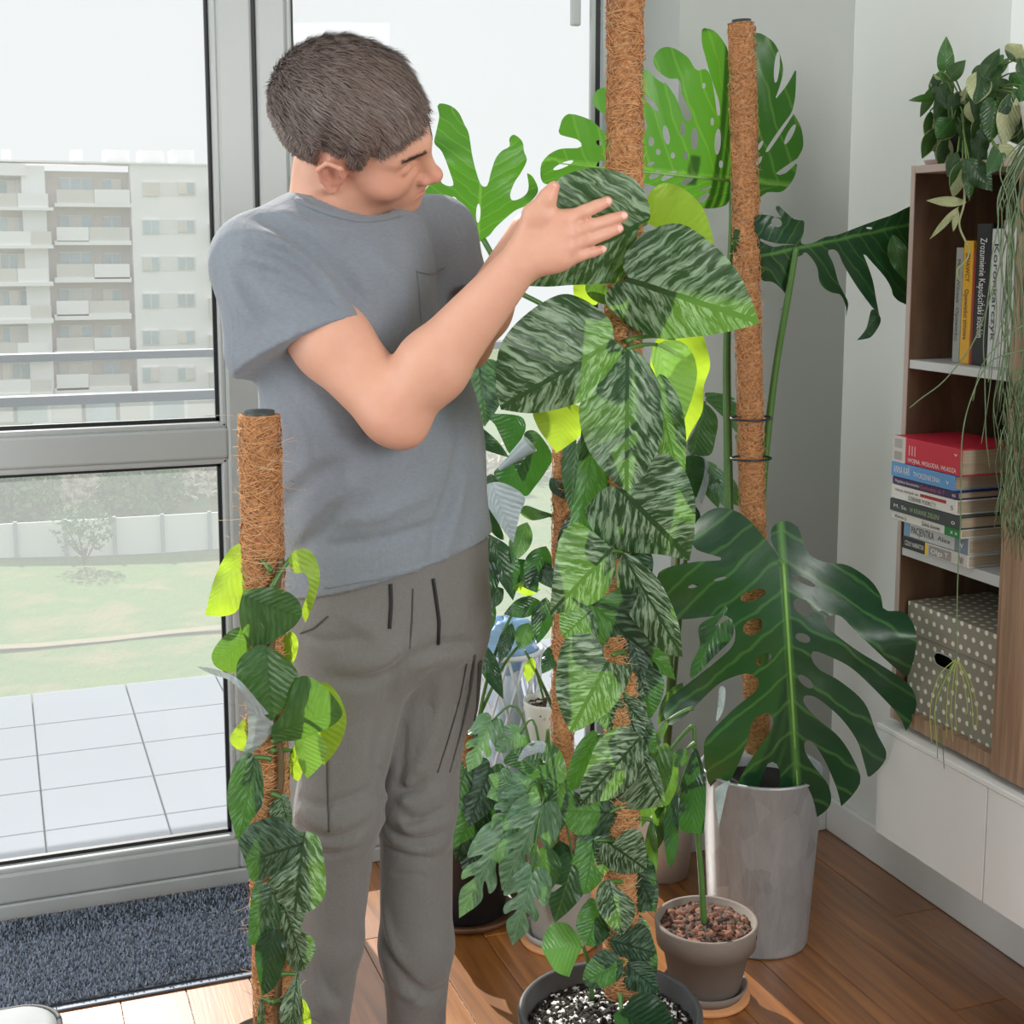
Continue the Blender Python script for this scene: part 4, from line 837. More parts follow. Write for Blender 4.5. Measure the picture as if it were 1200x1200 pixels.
TL(pA, [(289, 635, 1), (270, 643), (252, 676), (240, 721, 1), (263, 722), (280, 713), (290, 680)], (289, 640), (241, 719), ha(.0), ha(.0), 0.4, 'young', petiole=ja(670))
TL(pA, [(338, 654), (350, 643), (365, 647), (375, 672), (369, 703), (358, 730, 1), (354, 716), (362, 688), (357, 672), (344, 671)], (340, 655), (358, 728), ha(.02), ha(.04), 0.8, 'young', under=True, petiole=ja(690))
TL(pA, [(377, 800), (395, 812), (406, 841), (399, 871), (380, 897, 1), (369, 866), (362, 830)], (368, 812), (381, 894), ha(.0), ha(-.01), 0.3, 'young', under=True, petiole=ja(800))
TL(pA, [(347, 862), (369, 857), (383, 874), (379, 893), (360, 913, 1), (352, 899), (347, 882)], (354, 862), (361, 911), ha(.03), ha(.02), 0.4, 'vine', under=True, petiole=ja(870))
TL(pA, [(290, 842), (277, 852), (269, 867), (280, 879), (292, 874)], (292, 850), (271, 872), ha(.01), ha(.01), 0.3, 'young', petiole=ja(850))
TL(pA, [(340, 880), (352, 875), (356, 895), (350, 915), (340, 905)], (342, 880), (350, 912), ha(.01), ha(.01), 0.3, 'young', petiole=ja(880))
GL(pA, (336, 745), (342, 780), 12, 'heart', ha(.01), ha(.01), 0.3, 'young')
TL(pA, [(278, 735), (259, 749), (248, 768), (255, 783), (278, 788), (294, 768), (290, 744)], (290, 748), (252, 778), ha(.03), ha(.03), -0.4, 'vine', petiole=ja(745))
TL(pA, [(285, 692, 1), (314, 688), (340, 695), (354, 713), (347, 732), (322, 750), (300, 760), (285, 743), (280, 716)], (288, 698), (350, 722), ha(.055), ha(.06), 0.25, 'vine', petiole=ja(705))
TL(pA, [(303, 756), (285, 767), (277, 783), (283, 812), (318, 845, 1), (341, 819), (350, 794), (340, 775), (318, 760)], (313, 764), (319, 843), ha(.065), ha(.07), -0.2, 'vine', petiole=ja(765))
TL(pA, [(230, 781, 1), (252, 784), (278, 795), (300, 819), (321, 848), (308, 871), (286, 886), (291, 856), (286, 819), (272, 799), (248, 790)], (318, 850), (232, 782), ha(.06), ha(.12), -0.5, 'greyleaf', petiole=ja(850))
TL(pA, [(345, 800), (358, 792), (378, 803), (398, 826), (399, 842), (377, 857), (344, 868), (321, 866), (319, 852), (332, 834)], (325, 858), (399, 834), ha(.06), ha(.05), 0.35, 'vine', petiole=ja(855))
TL(pA, [(290, 882), (274, 898), (266, 934), (273, 969), (282, 992, 1), (294, 963), (308, 940), (307, 902), (299, 887)], (298, 888), (281, 990), ha(.05), ha(.05), -0.6, 'silverdark', petiole=ja(890))
TL(pA, [(316, 945), (335, 930), (342, 950), (340, 968), (322, 965)], (330, 935), (338, 966), ha(.05), ha(.05), 0.4, 'silver', petiole=ja(930))
TL(pA, [(303, 962), (325, 957), (345, 969), (358, 990), (341, 1008), (322, 1024), (296, 1033), (287, 1008), (280, 988), (288, 970)], (355, 989), (284, 1012), ha(.06), ha(.065), -0.2, 'silverdark', petiole=ja(985))
TL(pA, [(357, 975), (373, 981), (380, 1010), (381, 1048), (363, 1068), (338, 1065), (318, 1049), (314, 1032), (335, 1013), (352, 998)], (356, 978), (346, 1066), ha(.06), ha(.065), 0.35, 'silver', petiole=ja(985))
TL(pA, [(328, 1063), (357, 1067), (353, 1089), (366, 1099), (369, 1115), (354, 1138), (338, 1131), (330, 1100)], (334, 1068), (356, 1134), ha(.045), ha(.05), 0.35, 'silver', petiole=ja(1070))
TL(pA, [(298, 1036), (312, 1035), (328, 1061), (325, 1087), (306, 1103), (291, 1109, 1), (292, 1073)], (320, 1045), (293, 1106), ha(.055), ha(.06), -0.4, 'silverdark', petiole=ja(1045))
TL(pA, [(322, 1088), (335, 1105), (333, 1131), (322, 1157), (307, 1167, 1), (300, 1130), (301, 1104)], (322, 1092), (308, 1165), ha(.06), ha(.06), -0.3, 'dark', petiole=ja(1095))
TL(pA, [(350, 1139), (354, 1168), (353, 1200), (342, 1216), (328, 1196), (330, 1174), (341, 1152)], (349, 1142), (340, 1213), ha(.06), ha(.07), 0.3, 'silver', petiole=ja(1145))
TL(pA, [(354, 1170), (363, 1185), (364, 1202), (355, 1216), (349, 1198)], (353, 1173), (358, 1213), ha(.03), ha(.03), 0.3, 'young', petiole=ja(1175))
TL(pA, [(306, 1168), (311, 1190), (308, 1212), (301, 1200)], (308, 1170), (305, 1210), ha(.03), ha(.03), -0.3, 'silver', petiole=ja(1175))
# ================================================================== SWISS CHEESE PLANT IN THE ZINC POT
cC = on_floor(888, 1097); hC = hdist(cC)
pC = empty('swiss_cheese_plant', cC, 'large swiss cheese plant with split leaves on a moss pole in a zinc pot', 'plant')
zt = P(888, 900, hC)[2]
pot(pC, cC, [(0, 0.001), (0.098, 0.001), (0.1, 0.006), (0.122, zt), (0.126, zt + 0.004), (0.122, zt + 0.008), (0.117, zt), (0.113, zt - 0.04), (0, zt - 0.04)], 'zinc')
obj('soil', *lathe([(0.114, zt - 0.04), (0.06, zt - 0.03), (0, zt - 0.028)], cC, 32), M['soil'], pC)
moss_pole(pC, P(888, 880, hC), P(869, 27, hC - 0.02), 0.0232, 2600, 6, 0.006)
for y_ in (490, 537): obj('cable_tie', *tube([P(880 + 24 * math.cos(a), y_ + 3 * math.sin(a), hC - 0.028 - 0.02 * math.sin(a)) for a in np.linspace(0, 6.28, 16)], 0.0022, 6), M['leg'], pC)
hc = lambda d: hC - d
# petioles
px_tube(pC, [(893, 640, hc(-.02)), (895, 560, hc(-.01)), (908, 440, hc(.0)), (925, 340, hc(.02)), (933, 290, hc(.03))], 0.0085, 0.006)
px_tube(pC, [(855, 640, hc(-.02)), (853, 520, hc(-.03)), (852, 400, hc(-.05)), (858, 260, hc(-.07)), (858, 212, hc(-.08))], 0.010, 0.006)
px_tube(pC, [(893, 860, hc(0)), (896, 760, hc(.03)), (905, 690, hc(.1)), (917, 660, hc(.16))], 0.011, 0.007)
px_tube(pC, [(893, 860, hc(0)), (896, 760, hc(0)), (892, 640, hc(-.02))], 0.012, 0.009, 'vinestem', 'stem')
top = CR([(815, 795, 1), (800, 890), (740, 915), (680, 912), (650, 880), (560, 850), (430, 805), (300, 800), (150, 765), (0, 810), (-25, 740), (0, 690), (60, 655), (150, 648), (140, 615), (60, 590), (62, 552), (75, 518), (110, 500), (200, 530), (262, 585), (300, 560), (270, 512), (225, 480), (203, 440), (225, 395), (270, 380), (340, 345), (410, 310), (455, 312), (520, 360), (570, 430), (605, 520), (628, 533), (640, 505), (600, 420), (585, 350), (540, 345), (490, 310), (470, 260), (500, 215), (550, 208), (620, 250), (660, 308), (700, 303), (725, 340), (740, 420), (752, 505), (764, 505), (758, 440), (722, 330), (700, 250), (685, 190), (685, 130), (700, 124), (745, 140), (790, 200), (815, 260), (850, 170), (915, 145), (960, 155), (1010, 200), (1040, 290), (1032, 360), (1005, 440, 1), (1060, 370), (1100, 298, 1), (1095, 420), (1080, 495, 1), (1010, 590), (965, 662), (985, 655), (1088, 500, 1), (1120, 560), (1130, 640), (1105, 695, 1), (1010, 762), (1050, 762), (1105, 712, 1), (1090, 780), (1040, 840), (970, 846), (920, 880), (870, 860)], 640, 0, 3.75)
H_ = lambda L_: [(640 + a / 3.75, b / 3.75, c / 3.75, d / 3.75, e_) for a, b, c, d, e_ in L_]
TL(pC, top, (860, 212), (640, 190), hc(-.08), hc(-.02), -0.25, 'monstera_lit', cup=0.12, wave=0.01, midrib=0.0035, holes=H_([(528, 593, 43, 14, 80), (602, 568, 33, 12, 85), (652, 610, 50, 17, 90), (754, 622, 58, 14, 93), (462, 622, 22, 13, 90), (492, 668, 14, 10, 90), (557, 683, 14, 10, 90), (612, 682, 18, 10, 90), (462, 452, 48, 11, 50), (480, 768, 32, 14, -30), (540, 772, 40, 13, -30), (620, 795, 34, 12, -32), (692, 870, 32, 13, -38), (1014, 295, 70, 12, 95), (1072, 590, 50, 12, -62), (75, 726, 48, 11, -24), (693, 377, 13, 8, 90), (430, 545, 30, 12, 80), (232, 628, 14, 10, 45), (730, 535, 18, 8, 90), (768, 722, 18, 9, 90), (935, 707, 22, 9, -60), (460, 720, 18, 8, -20), (700, 830, 30, 6, -25), (490, 340, 40, 8, 40), (940, 640, 25, 8, -60), (240, 722, 22, 14, -35)]))
big = CR([(455, 283, 1), (412, 215), (415, 165), (455, 143), (500, 165), (520, 220), (545, 262), (600, 285), (665, 292), (740, 340), (778, 395), (790, 442), (860, 452), (896, 520), (890, 600), (868, 668, 1), (820, 632), (700, 520), (640, 462), (592, 468), (600, 500), (690, 572), (800, 640), (870, 690), (896, 745), (888, 800), (862, 848, 1), (840, 800), (790, 742), (690, 645), (620, 604), (556, 580), (545, 600), (570, 640), (640, 680), (722, 752), (762, 850), (796, 920), (780, 965), (735, 1006, 1), (722, 955), (698, 880), (640, 800), (560, 735), (520, 732), (525, 762), (570, 810), (640, 870), (690, 950), (710, 1012), (685, 1060), (645, 1100, 1), (630, 1040), (592, 950), (552, 888), (525, 882), (524, 915), (550, 960), (602, 1030), (608, 1095), (560, 1138), (510, 1152), (450, 1130), (437, 1060), (440, 990), (425, 955), (400, 957), (376, 1010), (362, 1080), (360, 1130, 1), (310, 1092), (295, 1040), (320, 980), (372, 900), (412, 840), (416, 800), (390, 788), (350, 812), (332, 880), (300, 960), (270, 1020), (240, 1056, 1), (200, 1020), (185, 900), (210, 850), (290, 770), (360, 712), (366, 672), (330, 655), (270, 672), (220, 702), (130, 790), (70, 832, 1), (50, 790), (70, 740), (130, 690), (220, 620), (282, 560), (288, 500), (262, 462), (200, 465), (100, 472), (55, 430), (28, 335), (60, 302), (150, 282), (250, 272), (160, 240), (148, 200), (165, 140), (230, 100), (310, 120), (380, 190), (435, 262)], 760, 560, 2.857)
H2 = lambda L_: [(760 + a / 2.857, 560 + b / 2.857, c / 2.857, d / 2.857, e_) for a, b, c, d, e_ in L_]
TL(pC, big, (918, 660), (937, 962), hc(.16), hc(.10), 0.12, 'monstera', cup=0.3, arch=-0.12, wave=0.02, midrib=0.0038, bend=0.1, grid=13, holes=H2([(350, 393, 44, 18, -18), (517, 433, 38, 24, 40), (350, 498, 36, 26, -30), (517, 536, 26, 15, 20), (385, 608, 28, 18, -35), (526, 682, 32, 14, 40), (520, 345, 42, 10, 25), (240, 338, 22, 5, -15), (150, 362, 18, 6, -15), (590, 455, 18, 6, 30)]))
rgt = CR([(450, 365), (380, 366), (300, 375), (190, 322), (120, 286), (60, 265), (48, 350), (60, 440), (85, 490), (130, 500), (160, 530, 1), (212, 450), (200, 500), (212, 552), (242, 595), (300, 602), (352, 640), (388, 690), (384, 740), (345, 790, 1), (396, 740), (412, 640), (424, 500), (450, 450), (490, 432), (510, 410), (560, 460), (590, 520), (602, 600), (640, 650), (690, 673), (738, 686), (770, 760), (770, 825, 1), (786, 740), (760, 680), (722, 600), (692, 490), (655, 405), (712, 405), (760, 500), (840, 630), (920, 740), (986, 822, 1), (962, 700), (944, 600), (912, 500), (882, 418), (942, 482), (1020, 572), (1060, 642), (1075, 692), (1130, 735), (1200, 720), (1290, 400), (1270, 110), (1050, 180), (900, 232), (720, 300), (640, 315), (560, 352), (500, 362), (482, 340), (500, 290), (506, 210, 1), (440, 200), (390, 160), (342, 116), (320, 126), (340, 165), (356, 192), (330, 188), (270, 175), (200, 182), (195, 300), (300, 350), (400, 360)], 850, 220, 5.4545)
H3 = lambda L_: [(850 + a / 5.4545, 220 + b / 5.4545, c / 5.4545, d / 5.4545, e_) for a, b, c, d, e_ in L_]
TL(pC, rgt, (934, 290), (1066, 262), hc(.03), hc(-.01), 0.35, 'monstera', cup=0.1, wave=0.015, holes=H3([(328, 222, 36, 28, 30), (920, 258, 20, 7, 5)]))
TL(pC, CR([(935, 780), (900, 900), (840, 975, 1), (920, 960), (960, 920), (992, 860), (985, 815)], 850, 220, 5.4545), (1027, 372), (1005, 397), hc(-.052), hc(-.04), 0.3, 'monstera')
GL(pC, (1046, 275), (1062, 330), 12, 'lance', hc(.03), hc(.0), 0.3, 'midgreen')
# leaf seen against the window, on its own petiole
lw_ = CR([(330, 1005, 1), (290, 985), (220, 965), (170, 880), (60, 820), (-20, 700), (65, 600), (110, 635), (170, 640), (150, 560), (100, 430), (50, 370), (60, 300), (80, 200), (72, 122), (140, 125), (202, 170), (242, 250), (270, 312), (292, 450), (322, 570), (352, 640), (388, 640), (410, 560), (440, 470), (480, 420), (530, 390), (528, 342), (560, 315), (612, 360), (622, 420), (640, 480), (602, 560), (562, 620), (534, 700), (550, 736), (600, 722), (640, 690), (652, 640), (640, 558, 1), (682, 590), (712, 680), (640, 765), (560, 805), (450, 900), (400, 960)], 500, 100, 5.4565)
H4 = lambda L_: [(500 + a / 5.4565, 100 + b / 5.4565, c / 5.4565, d / 5.4565, e_) for a, b, c, d, e_ in L_]
# ================================================================== PLANTS BEHIND THE MAN AND THE CLIMBER
# G: tall dark plant with its own pole behind the man
cG = on_floor(546, 1068); hG = hdist(cG)
pG = empty('philodendron', cG, 'tall dark-leaved philodendron on a slim pole standing behind the man', 'plant')
obj('saucer', *lathe([(0, 0.001), (0.105, 0.001), (0.12, 0.018), (0.116, 0.02), (0.1, 0.006), (0, 0.006)], cG, 40), M['wooden_saucer'], pG)
pot(pG, cG, [(0, 0.007), (0.08, 0.007), (0.084, 0.01), (0.1, 0.2), (0.103, 0.21), (0.098, 0.211), (0.094, 0.18), (0, 0.18)], 'leg')
obj('soil', *lathe([(0.094, 0.18), (0, 0.19)], cG, 30), M['soil'], pG)
moss_pole(pG, cG + np.array([0, 0, 0.18]), P(551, 470, hG), 0.018, 700, 8, 0.005)
hg = lambda d: hG - d
jg = lambda y: P(551, y, hg(.03))
TL(pG, lw_, (560, 285), (566, 160), hg(-.02), hg(.02), 0.1, 'monstera_lit', cup=0.1, holes=H4([(183, 795, 85, 34, 80), (330, 818, 62, 14, 92)]))
px_tube(pG, [(551, 500, hg(.02)), (549, 420, hg(.0)), (553, 340, hg(-.02)), (560, 286, hg(-.02))], 0.007, 0.005)
px_tube(pG, [(566, 280, hg(-.02)), (600, 335, hg(-.02)), (640, 360, hg(-.03)), (690, 400, hg(-.03))], 0.006, 0.005)
GL(pG, (562, 430), (568, 500), 30, 'heart', hg(.1), hg(.12), 0.3, 'silverdark', petiole=jg(470))
GL(pG, (577, 428), (575, 480), 16, 'heart', hg(.06), hg(.08), -0.4, 'silver')
TL(pG, CR([(40, 400), (110, 395), (200, 450), (300, 540), (365, 635, 1), (250, 600), (130, 555), (60, 500)], 530, 420, 5.4533), (540, 500), (596, 535), hg(.08), hg(.1), 0.2, 'dark')
TL(pG, CR([(215, 358), (420, 365), (470, 430), (440, 520), (375, 615), (310, 500), (270, 420)], 530, 420, 5.4533), (606, 486), (600, 532), hg(.02), hg(.0), 0.2, 'dark')
TL(pG, CR([(460, 480), (540, 470), (640, 620), (600, 720), (520, 830), (470, 880), (380, 840), (290, 790), (270, 720), (360, 660), (470, 600)], 530, 420, 5.4533), (630, 515), (592, 570), hg(.05), hg(.06), -0.2, 'dark', cup=0.3)
# rolled leaf edge: a tapering tube with an open mouth
q0, q1 = P(585, 550, hg(.09)), P(621, 520, hg(.1)); pts_ = [q0 + (q1 - q0) * t for t in np.linspace(0, 1, 8)]
obj('rolled_leaf', *tube(pts_, np.linspace(0.004, 0.019, 8), 16, cap=False), M['greyleaf'], pG)
TL(pG, CR([(185, 850), (300, 790), (460, 880), (430, 1000), (390, 1180, 1), (300, 1060)], 530, 420, 5.4533), (578, 572), (601, 636), hg(.13), hg(.15), 0.3, 'greyleaf', cup=-0.3)
TL(pG, CR([(30, 110), (80, 130), (160, 180), (220, 260), (225, 360), (190, 480, 1), (120, 380), (60, 290), (30, 180)], 560, 600, 4.614), (572, 620), (602, 700), hg(.12), hg(.14), -0.2, 'dark')
TL(pG, CR([(160, 840), (190, 880), (300, 1060), (330, 1160), (260, 1120), (190, 1000)], 530, 420, 5.4533), (562, 575), (590, 630), hg(.1), hg(.1), -0.3, 'dark')
TL(pG, CR([(430, 980), (470, 940), (560, 970), (640, 1000), (560, 1030), (490, 1030)], 530, 420, 5.4533), (650, 607), (610, 597), hg(.1), hg(.1), 0.3, 'vine')
px_tube(pG, [(632, 602, hg(.1)), (655, 606, hg(.08)), (672, 612, hg(.06))], 0.004, 0.004)
TL(pG, CR([(150, 840), (240, 740), (290, 790), (230, 830), (170, 870)], 530, 420, 5.4533), (560, 574), (582, 560), hg(.1), hg(.1), 0.2, 'silverdark')
for b_, t_, hw, m_, k_ in (((618, 612), (600, 660), 13, 'midgreen', .3), ((640, 640), (618, 690), 16, 'dark', -.3), ((575, 650), (556, 720), 18, 'dark', .3), ((566, 690), (560, 760), 18, 'midgreen', -.2), ((590, 690), (560, 712), 12, 'silverdark', .3), ((632, 690), (600, 688), 9, 'young', .2), ((634, 705), (590, 720), 12, 'dark', .3), ((620, 730), (608, 762), 12, 'midgreen', .2), ((600, 730), (585, 778), 9, 'dark', .5), ((640, 700), (630, 755), 13, 'dark', -.4), ((655, 755), (635, 790), 11, 'dark', .3), ((560, 750), (590, 820), 11, 'dark', .3), ((556, 620), (548, 690), 16, 'dark', .2), ((624, 770), (618, 800), 6, 'young', .2), ((628, 655), (648, 690), 12, 'silverdark', .2), ((606, 655), (630, 695), 14, 'dark', .1), ((645, 560), (662, 585), 8, 'dark', .3)):
    GL(pG, b_, t_, hw, 'lance', hg(.1 + .04 * random.random()), hg(.14), k_, m_)
for pts in ([(552, 900, .02), (570, 800, .08), (600, 720, .11), (632, 690, .1)], [(550, 820, .02), (575, 700, .09), (600, 660, .1)], [(553, 860, .03), (590, 780, .1), (625, 740, .12)], [(648, 830, .05), (630, 790, .1), (615, 762, .12)]):
    px_tube(pG, [(a, b, hg(c)) for a, b, c in pts], 0.004, 0.0025)
# darker broad leaves low down beside the man's leg
for b_, t_, hw, k_ in (((556, 930), (535, 1010), 30, -.3), ((575, 900), (548, 970), 26, .3), ((566, 960), (545, 1030), 24, .2), ((545, 900), (530, 960), 22, -.2)):
    GL(pG, b_, t_, hw, 'heart', hg(.07), hg(.12), k_, 'silverdark', petiole=P(548, 1000, hg(.02)))
# white ceramic pot on a white plant stand
hW = 2.83; cW = P(642, 830, hW); zw = P(640, 820, hW)[2]; cW[2] = 0
stand = empty('plant_stand', cW, 'white round plant stand under the white pot by the window', 'stand')
obj('top', *lathe([(0, zw - 0.128), (0.052, zw - 0.128), (0.055, zw - 0.122), (0.052, zw - 0.116), (0, zw - 0.116)], cW, 36), M['white_lacquer'], stand)
for a in range(3):
    an_ = a * 2.094 + 0.4; obj('leg', *tube([cW + np.array([0.04 * math.cos(an_), 0.04 * math.sin(an_), zw - 0.128]), cW + np.array([0.05 * math.cos(an_), 0.05 * math.sin(an_), 0.0])], 0.008, 8), M['white_lacquer'], stand)
pW = empty('potted_cutting', cW + np.array([0, 0, zw - 0.115]), 'small white ceramic pot of bark with a thin young cutting', 'plant')
c0 = cW + np.array([0, 0, zw - 0.1155])
pot(pW, c0, [(0, 0), (0.03, 0), (0.04, 0.006), (0.052, 0.11), (0.052, 0.116), (0.047, 0.115), (0.044, 0.09), (0, 0.09)], 'pot_white'); chips(pW, c0, 0.043, 0.09 + c0[2], 160, 0.012, [('barkchip', 0.7), ('perlite', 0.3)], 21)
px_tube(pW, [(640, 832, hW), (632, 800, hW - .02), (622, 770, hW - .03)], 0.003, 0.002); GL(pW, (622, 772), (618, 800), 7, 'lance', hW - .03, hW - .03, .2, 'young'); GL(pW, (652, 800), (640, 845), 5, 'lance', hW - .03, hW - .04, .2, 'greyleaf')
# lattice basket with a blue plastic bag
M['lattice'] = plain('white_lattice', srgb(226, 230, 236), 0.4, 0.03); M['bagblue'] = plain('pale_blue_plastic', srgb(150, 190, 230), 0.25, 0.25, 9); M['bagwhite'] = plain('white_blue_film', srgb(214, 226, 240), 0.3, 0.08, 9)
cL = P(590, 800, 2.98); cL[2] = 0; zt_ = P(598, 768, 2.93)[2]; zb_ = 0.002
bk = empty('lattice_basket', cL, 'white lattice basket standing by the window behind the plants', 'basket')
rbk = lambda z: 0.065 + 0.02 * (z / zt_)
for s_ in (1, -1):
    for k_ in range(14):
        a0 = k_ * 2 * math.pi / 14; zz_ = np.linspace(zb_, zt_, 14)
        obj('lattice_strip', *tube([(cL[0] + rbk(z) * math.cos(a0 + s_ * 1.8 * z / zt_), cL[1] + rbk(z) * math.sin(a0 + s_ * 1.8 * z / zt_), z) for z in zz_], 0.0038, 5), M['lattice'], bk)
for z in (zb_ + 0.004, zt_): obj('hoop', *tube([(cL[0] + rbk(z) * math.cos(a), cL[1] + rbk(z) * math.sin(a), z) for a in np.linspace(0, 2 * math.pi, 33)], 0.006, 6), M['lattice'], bk)
def blob(c, rx, ry, rz, seed, amp=0.15, n=26, m=18):
    V, F = [], []
    for i in range(m + 1):
        th = math.pi * i / m
        for j in range(n):
            ph_ = 2 * math.pi * j / n; q = 1 + amp * (math.sin(3 * ph_ + seed + 4 * th) * math.sin(2 * th) + 0.6 * math.sin(7 * ph_ + 2 * seed) * math.sin(5 * th + seed))
            V.append((c[0] + rx * q * math.sin(th) * math.cos(ph_), c[1] + ry * q * math.sin(th) * math.sin(ph_), c[2] + rz * q * math.cos(th)))
    for i in range(m):
        for j in range(n): F.append((i * n + j, (i + 1) * n + j, (i + 1) * n + (j + 1) % n, i * n + (j + 1) % n))
    return np.array(V), F
zbg = zt_ + 0.02
bgo = empty('plastic_bag', (cL[0], cL[1], 0.02), 'crumpled pale blue plastic bag in the white lattice basket', 'bag')
obj('bag_body', *blob((cL[0], cL[1], zt_ * 0.53), 0.056, 0.056, zt_ * 0.5, 2, 0.06), M['bagwhite'], bgo); obj('bag_top', *blob((cL[0], cL[1], zt_ + 0.01), 0.07, 0.06, 0.06, 5, 0.2), M['bagblue'], bgo)
# F: window-leaf plant with drooping split leaves
cF = on_floor(655, 1100); hF = hdist(cF)
pF = empty('window_leaf_plant', cF, 'split-leaved plant with a moss pole in a concrete pot on a cork coaster', 'plant')
obj('coaster', *lathe([(0, 0.0005), (0.078, 0.0005), (0.08, 0.004), (0.078, 0.008), (0, 0.008)], cF, 36), M['cork'], pF)
pot(pF, cF, [(0, 0.009), (0.052, 0.009), (0.055, 0.012), (0.07, 0.14), (0.072, 0.15), (0.067, 0.151), (0.064, 0.13), (0, 0.13)], 'pot_concrete'); obj('soil', *lathe([(0.064, 0.13), (0, 0.14)], cF, 30), M['soil'], pF)
obj('saucer', *lathe([(0, 0.0085), (0.066, 0.0085), (0.074, 0.026), (0.07, 0.027), (0.06, 0.013), (0, 0.013)], cF, 36), M['pot_concrete'], pF)
px_tube(pF, [(648, 1062, hF), (645, 1000, hF - .03), (636, 950, hF - .05), (632, 905, hF - .06)], 0.006, 0.005, 'vinestem', 'stem')
hf = lambda d: hF - d
moss_pole(pF, cF + np.array([0.01, 0.01, 0.13]), P(661, 505, hF), 0.0205, 1800, 11, 0.006)
GL(pF, (676, 520), (668, 600), 16, 'heart', hF - .03, hF - .05, 0.3, 'midgreen', petiole=P(660, 545, hF - .02)); GL(pF, (684, 610), (655, 690), 22, 'heart', hF - .03, hF - .05, -0.3, 'dark', petiole=P(660, 640, hF - .02))
f_ = lambda L_: CR(L_, 520, 840, 4.447)
fl_ = [((634, 908), (570, 934), 30, 'split', .05, .06, .3, 'small_mon'), ((634, 945), (588, 1044), 32, 'split', .10, .13, -.3, 'small_mon'), ((590, 976), (538, 1076), 27, 'split', .10, .12, .3, 'small_mon'), ((624, 1022), (600, 1108), 27, 'split', .13, .15, .2, 'small_mon'),
       ((616, 930), (575, 975), 22, 'split', .07, .09, .2, 'small_mon'), ((672, 1010), (650, 1082), 24, 'heart', .06, .08, .2, 'midgreen'), ((640, 990), (640, 1050), 18, 'lance', .08, .09, -.2, 'midgreen'), ((655, 920), (648, 985), 20, 'heart', .05, .06, .3, 'midgreen'),
       ((576, 845), (548, 905), 20, 'split', .02, .05, .2, 'small_mon'), ((610, 860), (580, 880), 18, 'split', .03, .04, .2, 'small_mon'), ((612, 925), (572, 908), 14, 'lance', .05, .07, .2, 'small_mon'), ((655, 985), (668, 1035), 14, 'lance', .04, .05, .2, 'dark'), ((640, 870), (606, 892), 10, 'lance', .05, .06, .2, 'greyleaf'), ((604, 960), (584, 1000), 18, 'split', .06, .08, -.2, 'small_mon')]
TL(pF, f_([(310, 235), (370, 172), (500, 130), (570, 140), (620, 200), (642, 300), (600, 362), (540, 402), (510, 350), (440, 300), (380, 270)]), (634, 906), (600, 880), hf(.07), hf(.05), .2, 'midgreen', holes=[(633, 893, 7, 3.5, 15)])
for b_, t_, hw, sh_, d0, d1, k_, m_ in fl_:
    GL(pF, b_, t_, hw, sh_, hf(d0), hf(d1), k_, m_, cup=0.3)
    px_tube(pF, [(646, 1000, hf(.03)), ((646 + b_[0]) / 2, min(b_[1], 960) - 8, hf(d0 * .6 + .02)), (b_[0], b_[1], hf(d0))], 0.003, 0.0022)
# D: small clay pot with a single stem
cD = on_floor(826, 1166); hD = hdist(cD); zD = P(826, 1077, hD)[2]
pD = empty('potted_seedling', cD, 'young plant with one stem in a grey clay pot on a saucer and cork mat', 'plant')
obj('coaster', *lathe([(0, 0.0005), (0.082, 0.0005), (0.085, 0.005), (0.082, 0.01), (0, 0.01)], cD, 40), M['cork'], pD)
obj('saucer', *lathe([(0, 0.0105), (0.07, 0.0105), (0.08, 0.03), (0.076, 0.031), (0.066, 0.016), (0, 0.016)], cD, 40), M['pot_clay'], pD)
pot(pD, cD, [(0, 0.017), (0.062, 0.017), (0.065, 0.02), (0.083, zD - 0.045), (0.093, zD - 0.044), (0.097, zD - 0.003), (0.095, zD + 0.001), (0.089, zD), (0.085, zD - 0.02), (0, zD - 0.02)], 'pot_clay')
chips(pD, cD, 0.082, zD - 0.022, 520, 0.012, [('barkchip', 1.0)], 31, 0.006); chips(pD, cD, 0.08, zD - 0.019, 160, 0.012, [('chip_red', 1.0)], 37, 0.006, 'reddish_bark_chips'); chips(pD, cD, 0.08, zD - 0.019, 160, 0.011, [('chip_dark', 1.0)], 39, 0.006, 'dark_bark_chips')
hd = lambda d: hD - d
px_tube(pD, [(825, 1084, hd(.0)), (822, 1030, hd(.0)), (818, 975, hd(.0)), (815, 900, hd(.0)), (813, 850, hd(-.01))], 0.0065, 0.004, 'petiole', 'stem')
TL(pD, CR([(240, 740), (270, 790), (290, 900), (280, 1090), (260, 1110), (180, 1095), (170, 1000), (195, 850)], 750, 680, 3.745), (815, 877), (812, 975), hd(.03), hd(.03), 0.2, 'dark', petiole=P(815, 900, hd(0)))
TL(pD, CR([(165, 940), (170, 1100), (160, 1200), (130, 1260), (110, 1180), (105, 1050), (130, 980)], 750, 680, 3.745), (793, 932), (790, 1015), hd(.03), hd(.04), 0.3, 'dark', petiole=P(815, 880, hd(0)))
TL(pD, CR([(160, 750), (200, 740), (215, 770), (190, 815), (150, 815)], 750, 680, 3.745), (805, 878), (795, 895), hd(.01), hd(.02), .2, 'midgreen', petiole=P(815, 870, hd(0)))
TL(pD, CR([(100, 790), (140, 740), (165, 800), (165, 900), (120, 990), (100, 930)], 750, 680, 3.745), (785, 880), (783, 940), hd(.0), hd(.01), .2, 'vine', petiole=P(812, 850, hd(0)))
TL(pD, CR([(40, 740), (90, 640), (130, 610), (110, 670), (60, 780, 1)], 750, 680, 3.745), (782, 845), (766, 886), hd(.02), hd(.04), .4, 'vine', petiole=P(812, 830, hd(0)))
